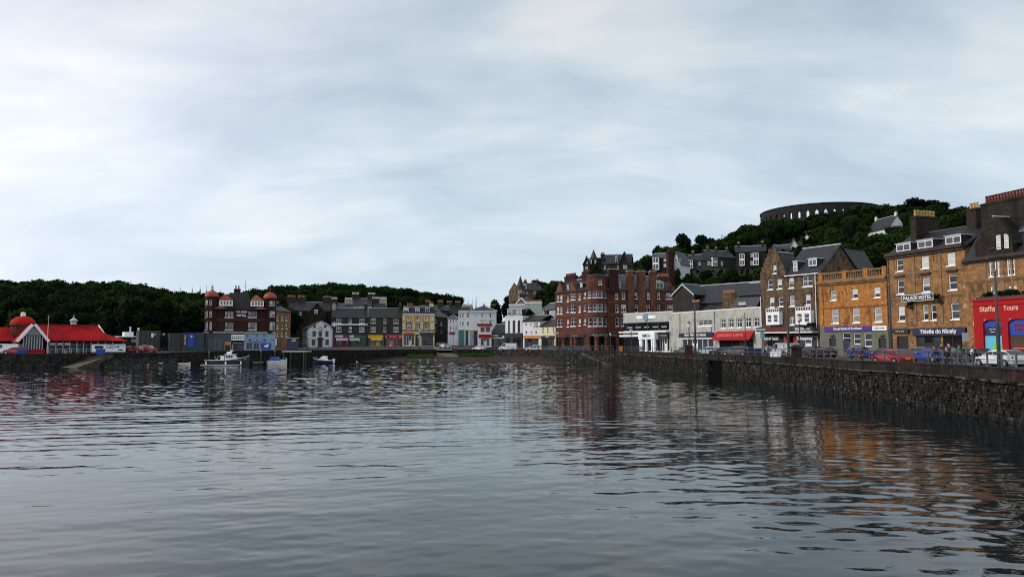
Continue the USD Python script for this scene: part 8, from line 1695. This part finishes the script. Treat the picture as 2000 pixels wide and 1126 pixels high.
p = boat(505, 166, 'inflatable_dinghy', 'grey inflatable dinghy between the work boat and the blue motorboat', 'dinghy'); put('tube', MB().cyl((-.9, -.55, .35), (.5, -.55, .4), .25, n=10).cyl((-.9, .55, .35), (.5, .55, .4), .25, n=10).cyl((.5, -.55, .4), (1.1, 0, .5), .25, .2, n=10).cyl((.5, .55, .4), (1.1, 0, .5), .25, .2, n=10), M['galv'], p); put('floor', MB().box(-.9, .6, -.5, .5, .12, .2), M['grey_paint'], p); put('outboard', MB().box(-1.25, -.95, -.15, .15, .3, .95), M['black_paint'], p)
def motor_boat(px, d, L, B, label, hullm, topm, rz=0.0, cover=None):
    p = boat(px, d, 'motor_boat', label, 'boat', rz); put('hull', MB().add(*hull(L, B, .75, .5)), M[hullm], p); put('gunwale', band(L, B, .75, .5, .03), M['white_paint'], p)
    put('deck', MB().hexa([(-L * .45, -B * .38, .76), (L * .3, -B * .3, .95), (L * .3, B * .3, .95), (-L * .45, B * .38, .76), (-L * .45, -B * .36, .82), (L * .28, -B * .28, 1.1), (L * .28, B * .28, 1.1), (-L * .45, B * .36, .82)]), M['white_paint'], p)
    c = put('cabin', MB().hexa([(-L * .22, -B * .36, .83), (L * .2, -B * .32, 1.0), (L * .2, B * .32, 1.0), (-L * .22, B * .36, .83), (-L * .2, -B * .3, 1.75), (L * .0, -B * .28, 1.75), (L * .0, B * .28, 1.75), (-L * .2, B * .3, 1.75)]), M[topm], p)
    put('cabin_window', MB().hexa([(-L * .15, -B * .36 - .02, 1.15), (L * .07, -B * .34 - .02, 1.15), (L * .07, -B * .3, 1.15), (-L * .15, -B * .3, 1.15), (-L * .15, -B * .32 - .02, 1.6), (-L * .01, -B * .31 - .02, 1.6), (-L * .01, -B * .28, 1.6), (-L * .15, -B * .28, 1.6)]), M['glass_blue'], c)
    if cover: put('canopy', MB().hexa([(-L * .45, -B * .36, .84), (-L * .215, -B * .34, .84), (-L * .215, B * .34, .84), (-L * .45, B * .36, .84), (-L * .36, -B * .3, 1.7), (-L * .2, -B * .3, 1.8), (-L * .2, B * .3, 1.8), (-L * .36, B * .3, 1.7)]), M[cover], p)
    put('outboard', MB().box(-L * .5 - .45, -L * .5 - .02, -.2, .2, .25, 1.15).box(-L * .5 - .3, -L * .5 - .15, -.08, .08, -.3, .25), M['white_paint' if hullm == 'navy' else 'black_paint'], p)
    put('pulpit', MB().cyl((L * .3, -B * .25, 1.0), (L * .3, -B * .25, 1.45), .03).cyl((L * .3, -B * .25, 1.45), (L * .47, 0, 1.6), .03).cyl((L * .47, 0, 1.6), (L * .3, B * .25, 1.45), .03).cyl((L * .3, B * .25, 1.45), (L * .3, B * .25, 1.0), .03).cyl((L * .47, 0, 1.6), (L * .47, 0, 1.1), .03), M['steel'], p)
motor_boat(543, 162, 3.9, 1.7, 'small white motorboat with a bright blue canopy', 'offwhite', 'blue_paint', .1, 'blue_paint'); motor_boat(631, 172, 4.6, 1.8, 'dark blue hulled boat with a white cabin top below the inn', 'navy', 'white_paint', math.pi - .05)
for px, d, L, lab in ((303, 156.5, 3.3, 'low white rowing dinghy beside the boulder bank'), (361, 159.5, 2.6, 'smaller white dinghy against the quay below the timber sheds')):
    p = boat(px, d, 'rowing_dinghy', lab, 'dinghy', .05); put('hull', MB().add(*hull(L, 1.3, .42, .2, -.15)), M['offwhite'], p); put('gunwale', band(L, 1.3, .42, .2, .03), M['white_paint'], p); put('thwart', MB().box(-.2, .05, -.5, .5, .44, .5), M['timber_c'], p)
x, y = gxy(291, 153); p = thing('mooring_buoy', 'small orange buoy floating near the boulder bank', 'buoy', (x, y, 0)); put('float', MB().ball((0, 0, .12), .32, 2), M['orange_buoy'] if 'orange_buoy' in M else plain('orange_buoy', (.6, .08, .02), .4), p); put('eye', MB().lathe([(.05, .42), (.08, .5), (.0, .58)], n=8), M['steel'], p)
r = np.random.default_rng(31)
# gulls on the water near the beach
for i, (px, d, lab) in enumerate(((821, 203, 'leftmost white gull floating off the beach'), (836, 203, 'white gull floating off the beach, second from the left'), (852, 203, 'white gull floating off the beach, right of the other two'), (698, 184, 'white gull floating below the grey hotel'))):
    x, y = gxy(px, d); p = thing('gull', lab, 'gull', (x, y, .0), r.uniform(0, 6)); m = MB().ball((0, 0, .12), (.3, .13, .13), 2); v, f = m.get(); v[:, 2] += np.clip(v[:, 0] + .1, -1, 0) ** 2 * .8
    man = manifold3d.Manifold.batch_hull([manifold3d.Manifold.sphere(.13, 12).translate((0, 0, .12)), manifold3d.Manifold.sphere(.05, 10).translate((-.3, 0, .2)), manifold3d.Manifold.sphere(.09, 10).translate((.15, 0, .16))]) + manifold3d.Manifold.batch_hull([manifold3d.Manifold.sphere(.07, 10).translate((.16, 0, .18)), manifold3d.Manifold.sphere(.055, 10).translate((.22, 0, .36))]) + manifold3d.Manifold.batch_hull([manifold3d.Manifold.sphere(.02, 8).translate((.27, 0, .36)), manifold3d.Manifold.sphere(.008, 8).translate((.35, 0, .34))])
    put('body', man, M['white_paint'], p, smooth=40); put('wing', MB().ball((-.08, .1, .17), (.24, .05, .08), 1).ball((-.08, -.1, .17), (.24, .05, .08), 1), M['grey_paint'], p)
